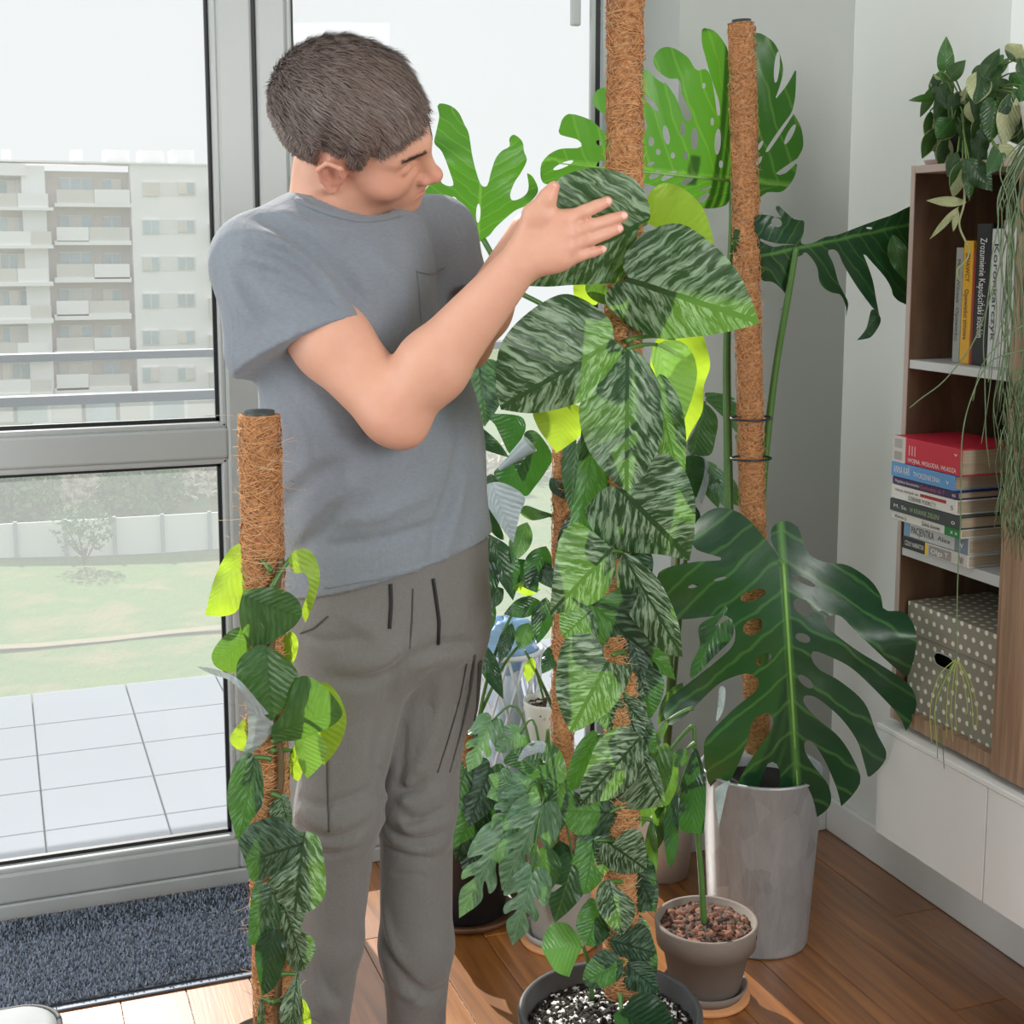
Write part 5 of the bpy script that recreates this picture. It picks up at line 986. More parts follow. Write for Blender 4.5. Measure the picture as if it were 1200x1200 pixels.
TL(pD, CR([(260, 200), (340, 150), (375, 110), (380, 140), (330, 200), (400, 170), (405, 250), (330, 330), (230, 430), (225, 370), (262, 290)], 750, 680, 3.745), (850, 715), (812, 795), hd(.02), hd(.04), .3, 'dark')
TL(pD, CR([(350, 470), (375, 480), (365, 570), (335, 620), (340, 560)], 750, 680, 3.745), (848, 806), (842, 845), hd(.0), hd(.0), .2, 'greyleaf')
TL(pD, CR([(330, 920), (350, 900), (395, 880), (380, 930), (345, 1090, 1), (335, 1000)], 750, 680, 3.745), (850, 920), (842, 970), hd(-.04), hd(-.03), .2, 'greyleaf')
# I: leafy plant between climber and zinc pot
cI = on_floor(775, 1022); hI = hdist(cI)
pI = empty('leafy_houseplant', cI, 'bushy green houseplant half hidden between the tall climber and the zinc pot', 'plant')
pot(pI, cI, [(0, 0.001), (0.06, 0.001), (0.075, 0.14), (0.078, 0.15), (0.073, 0.15), (0.07, 0.13), (0, 0.13)], 'pot_white')
hi = lambda d: hI - d
px_tube(pI, [(775, 960, hi(0)), (782, 850, hi(.02)), (790, 700, hi(.05)), (806, 560, hi(.06)), (826, 470, hi(.06))], 0.008, 0.004, 'vinestem', 'stem')
px_tube(pI, [(775, 960, hi(0)), (790, 800, hi(.02)), (805, 640, hi(.05)), (815, 570, hi(.06))], 0.006, 0.004, 'vinestem', 'stem')
g5 = lambda L_: CR(L_, 760, 360, 4.6125)
TL(pI, g5([(305, 500, 1), (330, 485), (440, 500), (530, 560), (590, 650), (622, 730), (612, 800, 1), (560, 740), (470, 670), (420, 610)]), (828, 469), (892, 532), hi(.1), hi(.12), .3, 'midgreen')
TL(pI, g5([(310, 462), (400, 468), (470, 500), (360, 500), (312, 490)]), (828, 463), (858, 468), hi(.08), hi(.09), .3, 'midgreen')
TL(pI, g5([(470, 690), (560, 740), (600, 800), (590, 900), (570, 970, 1), (530, 880), (490, 780)]), (868, 512), (884, 568), hi(.11), hi(.12), -.3, 'small_mon')
TL(pI, g5([(300, 530), (350, 560), (375, 620), (360, 720), (330, 800), (230, 790), (210, 740), (250, 660)]), (824, 478), (812, 530), hi(.07), hi(.07), .3, 'midgreen')
TL(pI, g5([(180, 820), (290, 810), (300, 900), (260, 1030, 1), (210, 960)]), (806, 536), (816, 582), hi(.09), hi(.1), -.2, 'dark')
for b_, t_, hw, m_ in (((822, 528), (822, 592), 9, 'greyleaf'), ((830, 540), (856, 600), 12, 'small_mon'), ((826, 545), (842, 596), 11, 'midgreen'), ((838, 550), (870, 596), 11, 'midgreen'), ((812, 590), (806, 640), 12, 'dark'), ((800, 800), (770, 850), 10, 'vine'), ((790, 690), (775, 735), 16, 'dark'), ((800, 660), (830, 690), 10, 'dark'), ((778, 900), (770, 960), 12, 'vine'), ((780, 930), (768, 1000), 11, 'vine')):
    GL(pI, b_, t_, hw, 'lance', hi(.07), hi(.08), random.uniform(-.3, .3), m_)
# ================================================================== PLANTS ON THE BOOKCASE
XH = XF + 0.06; hx = lambda x, y, X=None: hdist(on_x(x, y, X or XH))
cH = np.array([XF + 0.1, on_x(1125, 185, XF + 0.1)[1], ZT])
pH = empty('trailing_houseplant', cH, 'bushy cream-edged trailing plant in a dark pot on top of the bookcase', 'plant')
obj('saucer', *lathe([(0, 0.0005), (0.06, 0.0005), (0.066, 0.012), (0.062, 0.012), (0.056, 0.004), (0, 0.004)], cH, 32), plain('pink_saucer', srgb(176, 150, 146), 0.4), pH)
pot(pH, cH, [(0, 0.005), (0.042, 0.005), (0.058, 0.075), (0.06, 0.08), (0.055, 0.08), (0.05, 0.065), (0, 0.065)], 'leg'); obj('soil', *lathe([(0.05, 0.065), (0, 0.07)], cH, 24), M['soil'], pH)
hl = [((1108, 82), (1109, 42), 9), ((1108, 96), (1132, 70), 8), ((1100, 108), (1094, 86), 6), ((1092, 108), (1078, 138), 6), ((1100, 112), (1064, 118), 4), ((1090, 130), (1094, 178), 8), ((1118, 112), (1116, 145), 7), ((1122, 138), (1116, 172), 8), ((1140, 98), (1146, 136), 16), ((1152, 90), (1172, 56), 9), ((1158, 76), (1138, 100), 9), ((1182, 70), (1198, 52), 11), ((1176, 70), (1152, 100), 8), ((1196, 68), (1206, 96), 9), ((1186, 108), (1176, 172), 11), ((1178, 118), (1158, 140), 7), ((1104, 138), (1110, 192), 9), ((1096, 150), (1080, 186), 7), ((1130, 146), (1148, 182), 10), ((1132, 186), (1163, 224), 13), ((1128, 188), (1116, 232), 8), ((1136, 190), (1136, 236), 8), ((1150, 150), (1146, 190), 10), ((1164, 170), (1188, 202), 14), ((1172, 180), (1156, 206), 9), ((1122, 178), (1110, 208), 7), ((1186, 136), (1204, 172), 14), ((1166, 120), (1160, 168), 14), ((1196, 100), (1206, 132), 10), ((1110, 160), (1102, 200), 8), ((1140, 130), (1132, 178), 12), ((1100, 124), (1120, 128), 8), ((1150, 112), (1176, 108), 10)]
rh = random.Random(12)
for i in range(26):
    bx_, by_ = rh.uniform(1100, 1200), rh.uniform(80, 165); hl.append(((bx_, by_), (bx_ + rh.uniform(-22, 22), by_ + rh.uniform(18, 46)), rh.uniform(8, 13)))
for i, (b_, t_, hw) in enumerate(hl):
    hw *= 1.15
    X_ = XF + 0.02 + 0.1 * random.random() - (0.06 if b_[1] > 160 else 0); h_ = hx(*b_, X_); m_ = 'hoya' if i % 4 else 'midgreen'
    lf = GL(pH, b_, t_, hw, 'lance' if i % 3 else 'heart', h_, h_ - 0.02 * random.random(), random.uniform(-.6, .6), m_, cup=0.35)
    GL(pH, b_, (t_[0] + 0.4, t_[1] + 0.6), hw * 1.12, 'lance' if i % 3 else 'heart', h_ + .0035, h_ + .002 - 0.02 * random.random(), random.uniform(-.2, .2), 'hoya_edge', name='cream_leaf_edge') if i % 3 == 2 else None
    s0 = cH + np.array([random.uniform(-.02, .02), random.uniform(-.02, .02), 0.07]); b3 = P(*b_, h_); mid_ = (s0 + b3) / 2 + np.array([0, 0, 0.05])
    obj('stem', *tube(bez(s0, s0 + (0, 0, .05), mid_, b3, 9), 0.0016, 5), M['vinestem'], pH)
# hanging cream tendril in front of the upper shelf
ht = hx(1125, 240, XF - 0.03)
px_tube(pH, [(1130, 190, ht), (1130, 236, ht), (1124, 262, ht), (1131, 282, ht), (1136, 292, ht), (1132, 306, ht), (1122, 316, ht), (1125, 330, ht)], 0.0022, 0.0016, 'hoya_edge', 'tendril')
for b_, t_, hw in (((1133, 237), (1085, 235), 6), ((1124, 242), (1089, 281), 4), ((1122, 244), (1117, 272), 4)): GL(pH, b_, t_, hw, 'lance', ht, ht, .3, 'hoya_edge')
# mistletoe cactus hanging over the wooden door
XRh = XF - 0.07; cR = np.array([XF + 0.09, on_x(1195, 180, XF + 0.09)[1] - 0.09, ZT])
pR = empty('mistletoe_cactus', cR, 'mistletoe cactus with long thin green strands hanging beside the books', 'plant')
pot(pR, cR, [(0, 0.001), (0.045, 0.001), (0.062, 0.09), (0.064, 0.095), (0.059, 0.095), (0.055, 0.08), (0, 0.08)], 'pot_white')
M['strand'] = plain('cactus_strand', srgb(96, 116, 82), 0.5, 0.3, 40); M['strand_tip'] = plain('cactus_strand_tip', srgb(150, 160, 80), 0.5, 0.2, 40)
rs = random.Random(5); topR = cR + np.array([0, 0, 0.09])
def hang(pts, r=0.0011, mat='strand', par=None, name='strand'):
    hh_ = hx(*pts[0], XRh); return px_tube(par or pR, [(a, b, hh_ - 0.01) for a, b in pts], r, r * 0.8, mat, name, 5)
for i in range(26):
    x0 = rs.uniform(1172, 1206); y1 = rs.choice([rs.uniform(420, 640), rs.uniform(300, 480)]); y0 = rs.uniform(190, 240); xs = x0
    pts = [(x0, y0)]
    while pts[-1][1] < y1: pts.append((pts[-1][0] + rs.uniform(-7, 7), pts[-1][1] + rs.uniform(28, 46)))
    h_ = hx(1185, 300, XRh) - rs.uniform(0, .03); q = [P(a, b, h_) for a, b in pts]; q = [topR + np.array([rs.uniform(-.03, .03), rs.uniform(-.03, .03), -.02]), np.array([XF - 0.03, q[0][1], ZT + 0.05])] + q
    cv = catmull(q, 5); obj('strand', *tube(cv, np.linspace(0.0013, 0.0009, len(cv)), 5), M['strand'], pR)
hang([(1195, 225), (1150, 380), (1112, 440), (1078, 468), (1066, 478)], 0.0013); hang([(1200, 410), (1160, 425), (1137, 470), (1127, 520), (1126, 600), (1122, 690), (1121, 775)], 0.0013)
hang([(1200, 380), (1172, 402), (1150, 430), (1140, 470)], 0.0011); hang([(1190, 330), (1168, 400), (1158, 470), (1150, 520)], 0.0010); hang([(1180, 300), (1172, 420), (1164, 480), (1170, 540)], 0.001)
for i in range(16):   # tuft in front of the box
    x1 = 1121 + rs.uniform(-30, 24); y1 = rs.uniform(835, 905); hang([(1121, 772), (1121 + (x1 - 1121) * .7, 790 + rs.uniform(0, 14)), (x1 + rs.uniform(-3, 3), 830), (x1, y1)], 0.0009, 'strand_tip' if i % 2 else 'strand')
dm = []
for i in range(300):  # dense mass of short strands
    x0 = rs.uniform(1172, 1206) if i % 2 else rs.uniform(1184, 1208); y0 = rs.uniform(430, 620); h_ = hx(1190, 500, XRh) - rs.uniform(-.02, .04); a = rs.uniform(-10, 10)
    dm.append(tube([P(x0, y0, h_), P(x0 + a * .5, y0 + 14, h_ - .004), P(x0 + a, y0 + rs.uniform(24, 40), h_)], 0.0009, 4))
tag(obj('strand_mass', *joinvf(dm), M['strand'], pR), kind='stuff')
# ================================================================== THE MAN
class Field:
    """signed distance field built from soft-blended primitives"""
    def __init__(s): s.pr = []
    def cone(s, a, b, ra, rb, k=0.02, op='u', M_=None):
        a, b = np.asarray(a, float), np.asarray(b, float); R_ = max(ra, rb)
        e = R_ if M_ is None else R_ / np.min(np.linalg.svd(M_)[1])
        s.pr.append(('c', (a, b, ra, rb, M_), np.minimum(a, b) - e, np.maximum(a, b) + e, k, op)); return s
    def ell(s, c, r, R_=None, k=0.02, op='u'):
        c, r = np.asarray(c, float), np.asarray(r, float)
        s.pr.append(('e', (c, r, R_), c - r.max(), c + r.max(), k, op)); return s
    def chain(s, pts, r, k=0.01, op='u'):
        r = np.broadcast_to(r, (len(pts),))
        for i in range(len(pts) - 1): s.cone(pts[i], pts[i + 1], r[i], r[i + 1], k, op)
        return s
    def __call__(s, p):
        d = np.full(len(p), 0.2)
        for ty, a, lo, hi, k, op in s.pr:
            m = 0.05 + k; ix = np.flatnonzero(np.all((p > lo - m) & (p < hi + m), axis=1))
            if not len(ix): continue
            q = p[ix]
            if ty == 'c':
                A, B, ra, rb, M_ = a
                if M_ is not None: q = (q - A) @ M_.T; B_ = (B - A) @ M_.T; A_ = np.zeros(3)
                else: A_, B_ = A, B
                ab = B_ - A_; t = np.clip(((q - A_) @ ab) / max(ab @ ab, 1e-12), 0, 1)
                e = np.linalg.norm(q - A_ - t[:, None] * ab, axis=1) - (ra + (rb - ra) * t)
                if M_ is not None: e = e / np.max(np.linalg.svd(M_)[1])
            else:
                c, r, R_ = a; q = q - c
                if R_ is not None: q = q @ R_
                k0 = np.linalg.norm(q / r, axis=1); k1 = np.linalg.norm(q / r ** 2, axis=1) + 1e-9; e = k0 * (k0 - 1) / k1
            f = d[ix]
            if op == 'u': h = np.maximum(k - np.abs(f - e), 0) / k; d[ix] = np.minimum(f, e) - h * h * k * 0.25
            else:
                e = -e; h = np.maximum(k - np.abs(f - e), 0) / k; d[ix] = np.maximum(f, e) + h * h * k * 0.25
        return d
def surface_nets(fn, lo, hi, h):
    lo, hi = np.asarray(lo, float), np.asarray(hi, float); C_ = 4
    n = np.ceil((hi - lo) / (h * C_)).astype(int); nf = n * C_ + 1
    ci = np.stack(np.meshgrid(*[np.arange(k) for k in n], indexing='ij'), -1).reshape(-1, 3)
    dc = fn(lo + (ci + 0.5) * h * C_).reshape(n)
    near = np.abs(dc) < h * C_ * 1.6
    D_ = np.repeat(np.repeat(np.repeat(np.where(dc < 0, -1.0, 1.0), C_, 0), C_, 1), C_, 2); D_ = np.pad(D_, ((0, 1),) * 3, mode='edge').astype(np.float32)
    nm = np.repeat(np.repeat(np.repeat(near, C_, 0), C_, 1), C_, 2); nm = np.pad(nm, ((0, 1),) * 3, mode='edge')
    nm[1:] |= nm[:-1]; nm[:, 1:] |= nm[:, :-1]; nm[:, :, 1:] |= nm[:, :, :-1]
    ix = np.argwhere(nm)
    vals = np.empty(len(ix))
    for a in range(0, len(ix), 600000): vals[a:a + 600000] = fn(lo + ix[a:a + 600000] * h)
    D_[nm] = vals
    I = D_ < 0
    cs = [I[i:nf[0] - 1 + i, j:nf[1] - 1 + j, k:nf[2] - 1 + k] for i in (0, 1) for j in (0, 1) for k in (0, 1)]
    s = sum(c.astype(np.int8) for c in cs); act = (s > 0) & (s < 8); cells = np.argwhere(act)
    num = np.zeros((len(cells), 3)); cnt = np.zeros(len(cells))
    cor = [np.array([i, j, k]) for i in (0, 1) for j in (0, 1) for k in (0, 1)]
    vv_ = [D_[tuple((cells + c).T)].astype(float) for c in cor]
    for a in range(8):
        for b in range(a + 1, 8):
            if np.abs(cor[a] - cor[b]).sum() != 1: continue
            m = (vv_[a] < 0) != (vv_[b] < 0)
            t = vv_[a][m] / (vv_[a][m] - vv_[b][m]); num[m] += cor[a] + t[:, None] * (cor[b] - cor[a]); cnt[m] += 1
    V = lo + (cells + num / cnt[:, None]) * h
    idm = np.full(act.shape, -1, np.int64); idm[tuple(cells.T)] = np.arange(len(cells)); Q = []
    for ax in range(3):
        o1, o2 = [(1, 2), (2, 0), (0, 1)][ax]
        sl = [slice(1, -1)] * 3; sl[ax] = slice(0, -1); sl2 = list(sl); sl2[ax] = slice(1, None)
        # edges along ax between interior grid points
        A = I[tuple(slice(1, nf[i] - 1) if i != ax else slice(0, nf[i] - 1) for i in range(3))]; B = I[tuple(slice(1, nf[i] - 1) if i != ax else slice(1, nf[i]) for i in range(3))]
        e = np.argwhere(A != B); fl = A[tuple(e.T)]
        g = e.copy(); g[:, o1] += 1; g[:, o2] += 1
        def cid(d1, d2): c = g.copy(); c[:, o1] -= d1; c[:, o2] -= d2; return idm[tuple(c.T)]
        q = np.stack([cid(1, 1), cid(0, 1), cid(0, 0), cid(1, 0)], 1)
        q[~fl] = q[~fl][:, ::-1]; Q.append(q)
    Q = np.vstack(Q); return V, Q[(Q >= 0).all(1)]
def trace(fn, x, y, h0=1.6, h1=2.7):
    hs = np.linspace(h0, h1, 260); p = np.array([P(x, y, h) for h in hs]); d = fn(p); k = np.flatnonzero(d < 0)
    if not len(k): return None
    j = k[0]
    if j == 0: return p[0]
    for _ in range(2):
        q = p[j - 1] + (p[j] - p[j - 1]) * np.linspace(0, 1, 9)[:, None]; d = fn(q); m = np.flatnonzero(d < 0); i = max(1, m[0]) if len(m) else 8; p = np.array([q[i - 1], q[i]]); j = 1
    return (p[0] + p[1]) / 2
def dense(fn, pl, off, n=26):
    pl = np.asarray(pl, float); t = np.linspace(0, len(pl) - 1, n); q = np.stack([np.interp(t, np.arange(len(pl)), pl[:, i]) for i in (0, 1)], 1)
    w = [trace(fn, *c) for c in q]; w = np.array([c - HF * off for c in w if c is not None])
    for _ in range(2):
        if len(w) > 4: w[1:-1] = (w[:-2] + w[1:-1] * 2 + w[2:]) / 4
    return w
def smoothm(V, Q, it=1, lam=0.5):
    E_ = np.vstack([Q[:, [0, 1]], Q[:, [1, 2]], Q[:, [2, 3]], Q[:, [3, 0]]]); n = len(V)
    for _ in range(it):
        acc = np.zeros_like(V); c = np.zeros(n)
        for a, b in ((0, 1), (1, 0)): np.add.at(acc, E_[:, a], V[E_[:, b]]); np.add.at(c, E_[:, a], 1)
        V = V + lam * (acc / np.maximum(c, 1)[:, None] - V)
    return V
def frame(heading, pitch=0.0, roll=0.0):
    """columns: his right, forward, up; heading measured from facing the camera towards picture right"""
    a = math.radians(heading); f = -HF * math.cos(a) + RT * math.sin(a); u = np.array([0, 0, 1.0]); r = np.cross(f, u)
    c, s_ = math.cos(math.radians(pitch)), math.sin(math.radians(pitch)); f, u = f * c - u * s_, u * c + f * s_
    c, s_ = math.cos(math.radians(roll)), math.sin(math.radians(roll)); u, r = u * c + r * s_, r * c - u * s_
    return np.stack([r, f, u], 1)
# --- joints
shR, elR, wrR = P(303, 305, 2.06), P(462, 482, 1.985), P(606, 312, 1.945)
shL, elL, wrL = P(512, 275, 2.28), P(545, 402, 2.2), P(620, 272, 2.06)
hipR, knR, anR = P(420, 745, 2.12), P(397, 950, 2.08), P(377, 1222, 2.10)
hipL, knL, anL = P(500, 742, 2.2), P(488, 940, 2.17), P(488, 1212, 2.17)
nkB, pel = P(398, 262, 2.15), P(458, 715, 2.165)
FC, FP = frame(40), frame(24)
HS = 1.07; FH = frame(87, 19, 50); earw = P(390, 204, 2.035); HO = earw - FH @ (np.array([0.079, -0.006, 0.0]) * HS)
hw = lambda q: HO + FH @ (np.asarray(q, float) * HS)
FHs = FH
body = Field()
# torso (hidden by the shirt), neck
up_ = np.array([0, 0, 1.0])
def squash(Fr, sx, sy): return np.diag([sx, sy, 1.0]) @ Fr.T
chest = P(415, 360, 2.17); waist = P(446, 560, 2.17)
body.cone(chest, waist, 0.105, 0.085, 0.04, M_=squash(FC, 0.85, 1.25)).cone(waist, pel, 0.085, 0.10, 0.05, M_=squash(FP, 0.85, 1.15))
body.cone(nkB - up_ * 0.02 + (shR - nkB) * 0.4, shR, 0.04, 0.044, 0.04).cone(nkB - up_ * 0.02 + (shL - nkB) * 0.4, shL, 0.04, 0.044, 0.04).cone(nkB - up_ * 0.03, chest, 0.055, 0.08, 0.05)
body.cone(nkB + np.array([0, 0, -0.03]), hw((0, -0.025, -0.05)), 0.058, 0.053, 0.03)
body.cone(nkB + (shR - nkB) * 0.45, hw((0.03, -0.04, -0.06)), 0.03, 0.03, 0.05)
# right arm
up_ = np.array([0, 0, 1.0])
mR = shR * 0.45 + elR * 0.55
body.cone(shR, mR, 0.05, 0.056, 0.03).cone(mR, elR, 0.056, 0.047, 0.02)
fmR = elR * 0.68 + wrR * 0.32
body.cone(elR, fmR, 0.047, 0.0505, 0.02).cone(fmR, wrR, 0.0505, 0.030, 0.02)
body.ell(elR + (elR - shR) / np.linalg.norm(elR - shR) * 0.026 - up_ * 0.004, (0.024, 0.024, 0.024), None, 0.03)
# left arm
body.cone(shL, elL, 0.048, 0.04, 0.03).cone(elL, elL * .7 + wrL * .3, 0.039, 0.041, 0.02).cone(elL * .7 + wrL * .3, wrL, 0.041, 0.029, 0.02)
# right hand: palm and five fingers
HD = 1.935
kn = [P(664, 257, HD - .004), P(668, 273, HD - .006), P(668, 289, HD - .004), P(661, 304, HD)]
tp = [P(712, 236, HD - .002), P(730, 253, HD + .002), P(725, 268, HD + .002), P(706, 292, HD + .004)]
rad = [0.0096, 0.0098, 0.0094, 0.0084]
wc = wrR
for i, (a, b, r) in enumerate(zip(kn, tp, rad)):
    body.cone(wc + (a - wc) * 0.12, a, 0.017 if i in (1, 2) else 0.0155, 0.0112, 0.016)
    m1 = a + (b - a) * 0.42 + HF * -0.005; m2 = a + (b - a) * 0.74 + HF * -0.003
    body.cone(a, m1, r * 1.08, r, 0.003).cone(m1, m2, r * 1.03, r * 0.93, 0.002).cone(m2, b, r * 0.93, r * 0.78, 0.002)
body.ell((wc + kn[1] + kn[2]) / 3, (0.03, 0.03, 0.018), np.stack([RT, UP, FW], 1), 0.02)
th = [P(612, 290, HD + .006), P(626, 252, HD - .002), P(641, 233, HD - .006), P(649, 219, HD - .008)]
body.chain(th, [0.02, 0.0135, 0.0112, 0.0085], 0.012)
body.cone(th[1], kn[0], 0.011, 0.010, 0.014)
for a in kn: body.ell(a - HF * 0.007, (0.007, 0.007, 0.006), None, 0.01)
# left hand (mostly hidden behind the leaf)
dl = RT * 0.93 + UP * 0.34 + HF * 0.1; dl /= np.linalg.norm(dl); sl_ = np.cross(dl, HF); sl_ /= np.linalg.norm(sl_)
kl = []
for i in range(4):
    a = wrL + dl * 0.085 + sl_ * (i - 1.5) * 0.019; b = a + dl * (0.072, 0.082, 0.077, 0.06)[i] + HF * -0.004
    body.cone(wrL, a, 0.016, 0.011, 0.016).cone(a, a * .5 + b * .5 + HF * .004, 0.0095, 0.009, 0.005).cone(a * .5 + b * .5 + HF * .004, b, 0.009, 0.0075, 0.004)
body.chain([wrL + sl_ * -0.01, wrL + dl * 0.035 - sl_ * 0.035, wrL + dl * 0.075 - sl_ * 0.048], [0.016, 0.012, 0.0085], 0.012)
# legs and feet
for hp_, k_, a_ in ((hipR, knR, anR), (hipL, knL, anL)):
    body.cone(hp_, k_, 0.072, 0.05, 0.04).cone(k_, a_, 0.049, 0.033, 0.03)
    toe = np.array([a_[0], a_[1], 0.03]) + FP[:, 1] * 0.15; heel = np.array([a_[0], a_[1], 0.034]) - FP[:, 1] * 0.03
    body.cone(a_, heel, 0.034, 0.032, 0.03).cone(heel, toe, 0.034, 0.028, 0.03, M_=np.diag([1, 1, 1.0])).cone(a_, toe, 0.032, 0.022, 0.03)
# head
Hf = Field()
Hf.ell((0, -0.012, 0.042), (0.077, 0.099, 0.088), None, 0.02)
Hf.ell((0, 0.040, -0.030), (0.060, 0.058, 0.078), None, 0.03)
Hf.cone((0.035, 0.01, -0.062), (0.0, 0.072, -0.090), 0.026, 0.021, 0.03).cone((-0.035, 0.01, -0.062), (0.0, 0.072, -0.090), 0.026, 0.021, 0.03)
Hf.ell((0, 0.083, -0.094), (0.019, 0.015, 0.015), None, 0.018)
for s in (-1, 1):
    Hf.cone((s * 0.045, 0.068, 0.031), (s * 0.008, 0.089, 0.028), 0.010, 0.011, 0.02)
    Hf.ell((s * 0.043, 0.060, -0.018), (0.026, 0.026, 0.024), None, 0.025)
    Hf.ell((s * 0.033, 0.094, 0.008), (0.017, 0.013, 0.011), None, 0.014, 's')
    Hf.ell((s * 0.033, 0.0765, 0.008), (0.0145, 0.0125, 0.0115), None, 0.004)
    Hf.cone((s * 0.045, 0.0755, 0.0035), (s * 0.021, 0.0865, 0.003), 0.0028, 0.003, 0.004)
Hf.cone((0, 0.088, 0.024), (0, 0.112, -0.022), 0.0085, 0.0105, 0.016).ell((0, 0.117, -0.026), (0.0115, 0.0115, 0.0105), None, 0.01)
for s in (-1, 1): Hf.ell((s * 0.0125, 0.105, -0.029), (0.0085, 0.0105, 0.0085), None, 0.007); Hf.ell((s * 0.007, 0.113, -0.0385), (0.0035, 0.0055, 0.004), None, 0.004, 's')
Hf.ell((0, 0.082, -0.057), (0.028, 0.02, 0.022), None, 0.018)
Hf.cone((-0.021, 0.087, -0.0565), (0, 0.1015, -0.0545), 0.004, 0.0062, 0.006).cone((0.021, 0.087, -0.0565), (0, 0.1015, -0.0545), 0.004, 0.0062, 0.006)
Hf.cone((-0.019, 0.086, -0.064), (0, 0.099, -0.0665), 0.004, 0.007, 0.006).cone((0.019, 0.086, -0.064), (0, 0.099, -0.0665), 0.004, 0.007, 0.006)
Hf.chain([(-0.023, 0.092, -0.0605), (0, 0.111, -0.0603), (0.023, 0.092, -0.0605)], 0.0015, 0.004, 's')
Hn = Field(); Hn.pr = list(Hf.pr)
for s in (-1, 1):   # ears
    c, sn_ = math.cos(s * 0.35), math.sin(s * 0.35); Re = np.array([[c, -sn_, 0], [sn_, c, 0], [0, 0, 1.0]])
    Hf.ell((s * 0.078, -0.006, 0.0), (0.0075, 0.0185, 0.031), Re, 0.008)
    Hf.chain([(s * 0.083, 0.010, 0.006), (s * 0.087, 0.006, 0.026), (s * 0.090, -0.012, 0.031), (s * 0.091, -0.023, 0.014), (s * 0.087, -0.019, -0.010), (s * 0.083, -0.004, -0.028)], [0.0034, 0.0036, 0.0036, 0.0036, 0.0034, 0.0055], 0.004)
    Hf.ell((s * 0.0875, -0.004, 0.003), (0.007, 0.0095, 0.018), Re, 0.004, 's')
    Hf.cone((s * 0.0855, -0.015, 0.012), (s * 0.0835, -0.006, -0.014), 0.0032, 0.0032, 0.004)
def full(p):
    d = body(p); q = ((p - HO) @ FH) / HS; ix = np.flatnonzero(np.all(np.abs(q) < 0.2, axis=1))
    if len(ix):
        e = Hf(q[ix]) * HS; f = d[ix]; k = 0.03; h = np.maximum(k - np.abs(f - e), 0) / k; d[ix] = np.minimum(f, e) - h * h * k * 0.25
    return d
def region(lo, hi, h, it=1):
    V, Q = surface_nets(full, lo, hi, h); return smoothm(V, Q, it, 0.4), Q
allp = np.array([shR, elR, wrR, shL, elL, wrL, hipR, knR, anR, hipL, knL, anL, *tp, *th, hw((0, .12, 0)), hw((0, -.12, 0)), hw((.1, 0, .13)), hw((0, 0, .14))])
lo = allp.min(0) - 0.12; hi = allp.max(0) + 0.12; lo[2] = -0.02; hi[2] = max(hi[2], hw((0, 0, 0.14))[2] + 0.04)
V, Q = region(lo, hi, 0.0028, 1)
def skin_mat():
    t = NT('skin'); o = t.coord(); a = t.n('ShaderNodeVertexColor'); a.layer_name = 'tone'
    n = t.noise(o, 26, 4, 0.6); f = t.noise(o, 300, 2, 0.6)
    c = t.mix(n, srgb(208, 154, 130), srgb(222, 172, 148)); c = t.mix(a.outputs[0], c, srgb(206, 112, 104))
    t.set(c, 0.48, spec=0.4); t.b.inputs['Subsurface Weight'].default_value = 0.12; t.b.inputs['Subsurface Radius'].default_value = (0.012, 0.005, 0.003); t.b.inputs['Subsurface Scale'].default_value = 0.6
    t.bump(f, 0.08, 0.001); return t.m
M['skin'] = skin_mat()
feet = (anR + anL) / 2; feet[2] = 0
man = empty('person', feet, 'person in grey t-shirt and grey trousers reaching towards the climber, looking down at its leaves', 'person')
bo = obj('body', V, Q, M['skin'], man)
def gaus(p, c, r): return np.exp(-((p - c) ** 2).sum(1) / (2 * r * r))
tone = np.zeros(len(V)); ql = ((V - HO) @ FH) / HS
tone += 0.75 * np.exp(-(((ql - (0, 0.095, -0.0605)) / (0.018, 0.02, 0.0075)) ** 2).sum(1)) + 0.35 * gaus(ql, np.array([0.088, -0.008, 0.0]), 0.022) + 0.4 * gaus(ql, np.array([0, 0.115, -0.026]), 0.013) + 0.16 * gaus(ql, np.array([0.045, 0.06, -0.02]), 0.025)
for a in kn: tone += 0.25 * gaus(V, a, 0.010)
for a in tp + [th[-1]]: tone += 0.3 * gaus(V, a, 0.010)
tone += 0.18 * gaus(V, elR, 0.03)
ca = bo.data.color_attributes.new('tone', 'FLOAT_COLOR', 'POINT'); tv = np.clip(tone, 0, 1); ca.data.foreach_set('color', np.stack([tv, tv, tv, np.ones_like(tv)], 1).astype(np.float32).ravel())
# finger nails
M['nail'] = plain('finger_nail', srgb(232, 186, 172), 0.3, 0.03)
for a, b, r in list(zip(kn, tp, rad)) + [(th[2], th[3], 0.0095)]:
    d_ = (b - a) / np.linalg.norm(b - a); c = b - d_ * 0.001; q = np.linspace(0, 2 * np.pi, 14, endpoint=False); sd_ = np.cross(d_, HF); sd_ /= np.linalg.norm(sd_); nn_ = np.cross(sd_, d_); nn_ *= -np.sign(nn_ @ HF)
    ring_ = [c + d_ * 0.0058 * math.cos(t) + sd_ * 0.0046 * math.sin(t) + nn_ * (r * 0.82 - 0.0016 * math.sin(t) ** 2) for t in q]
    obj('finger_nail', np.array([c + nn_ * (r * 0.86)] + ring_), [(0, i + 1, (i + 1) % 14 + 1) for i in range(14)], M['nail'], bo)
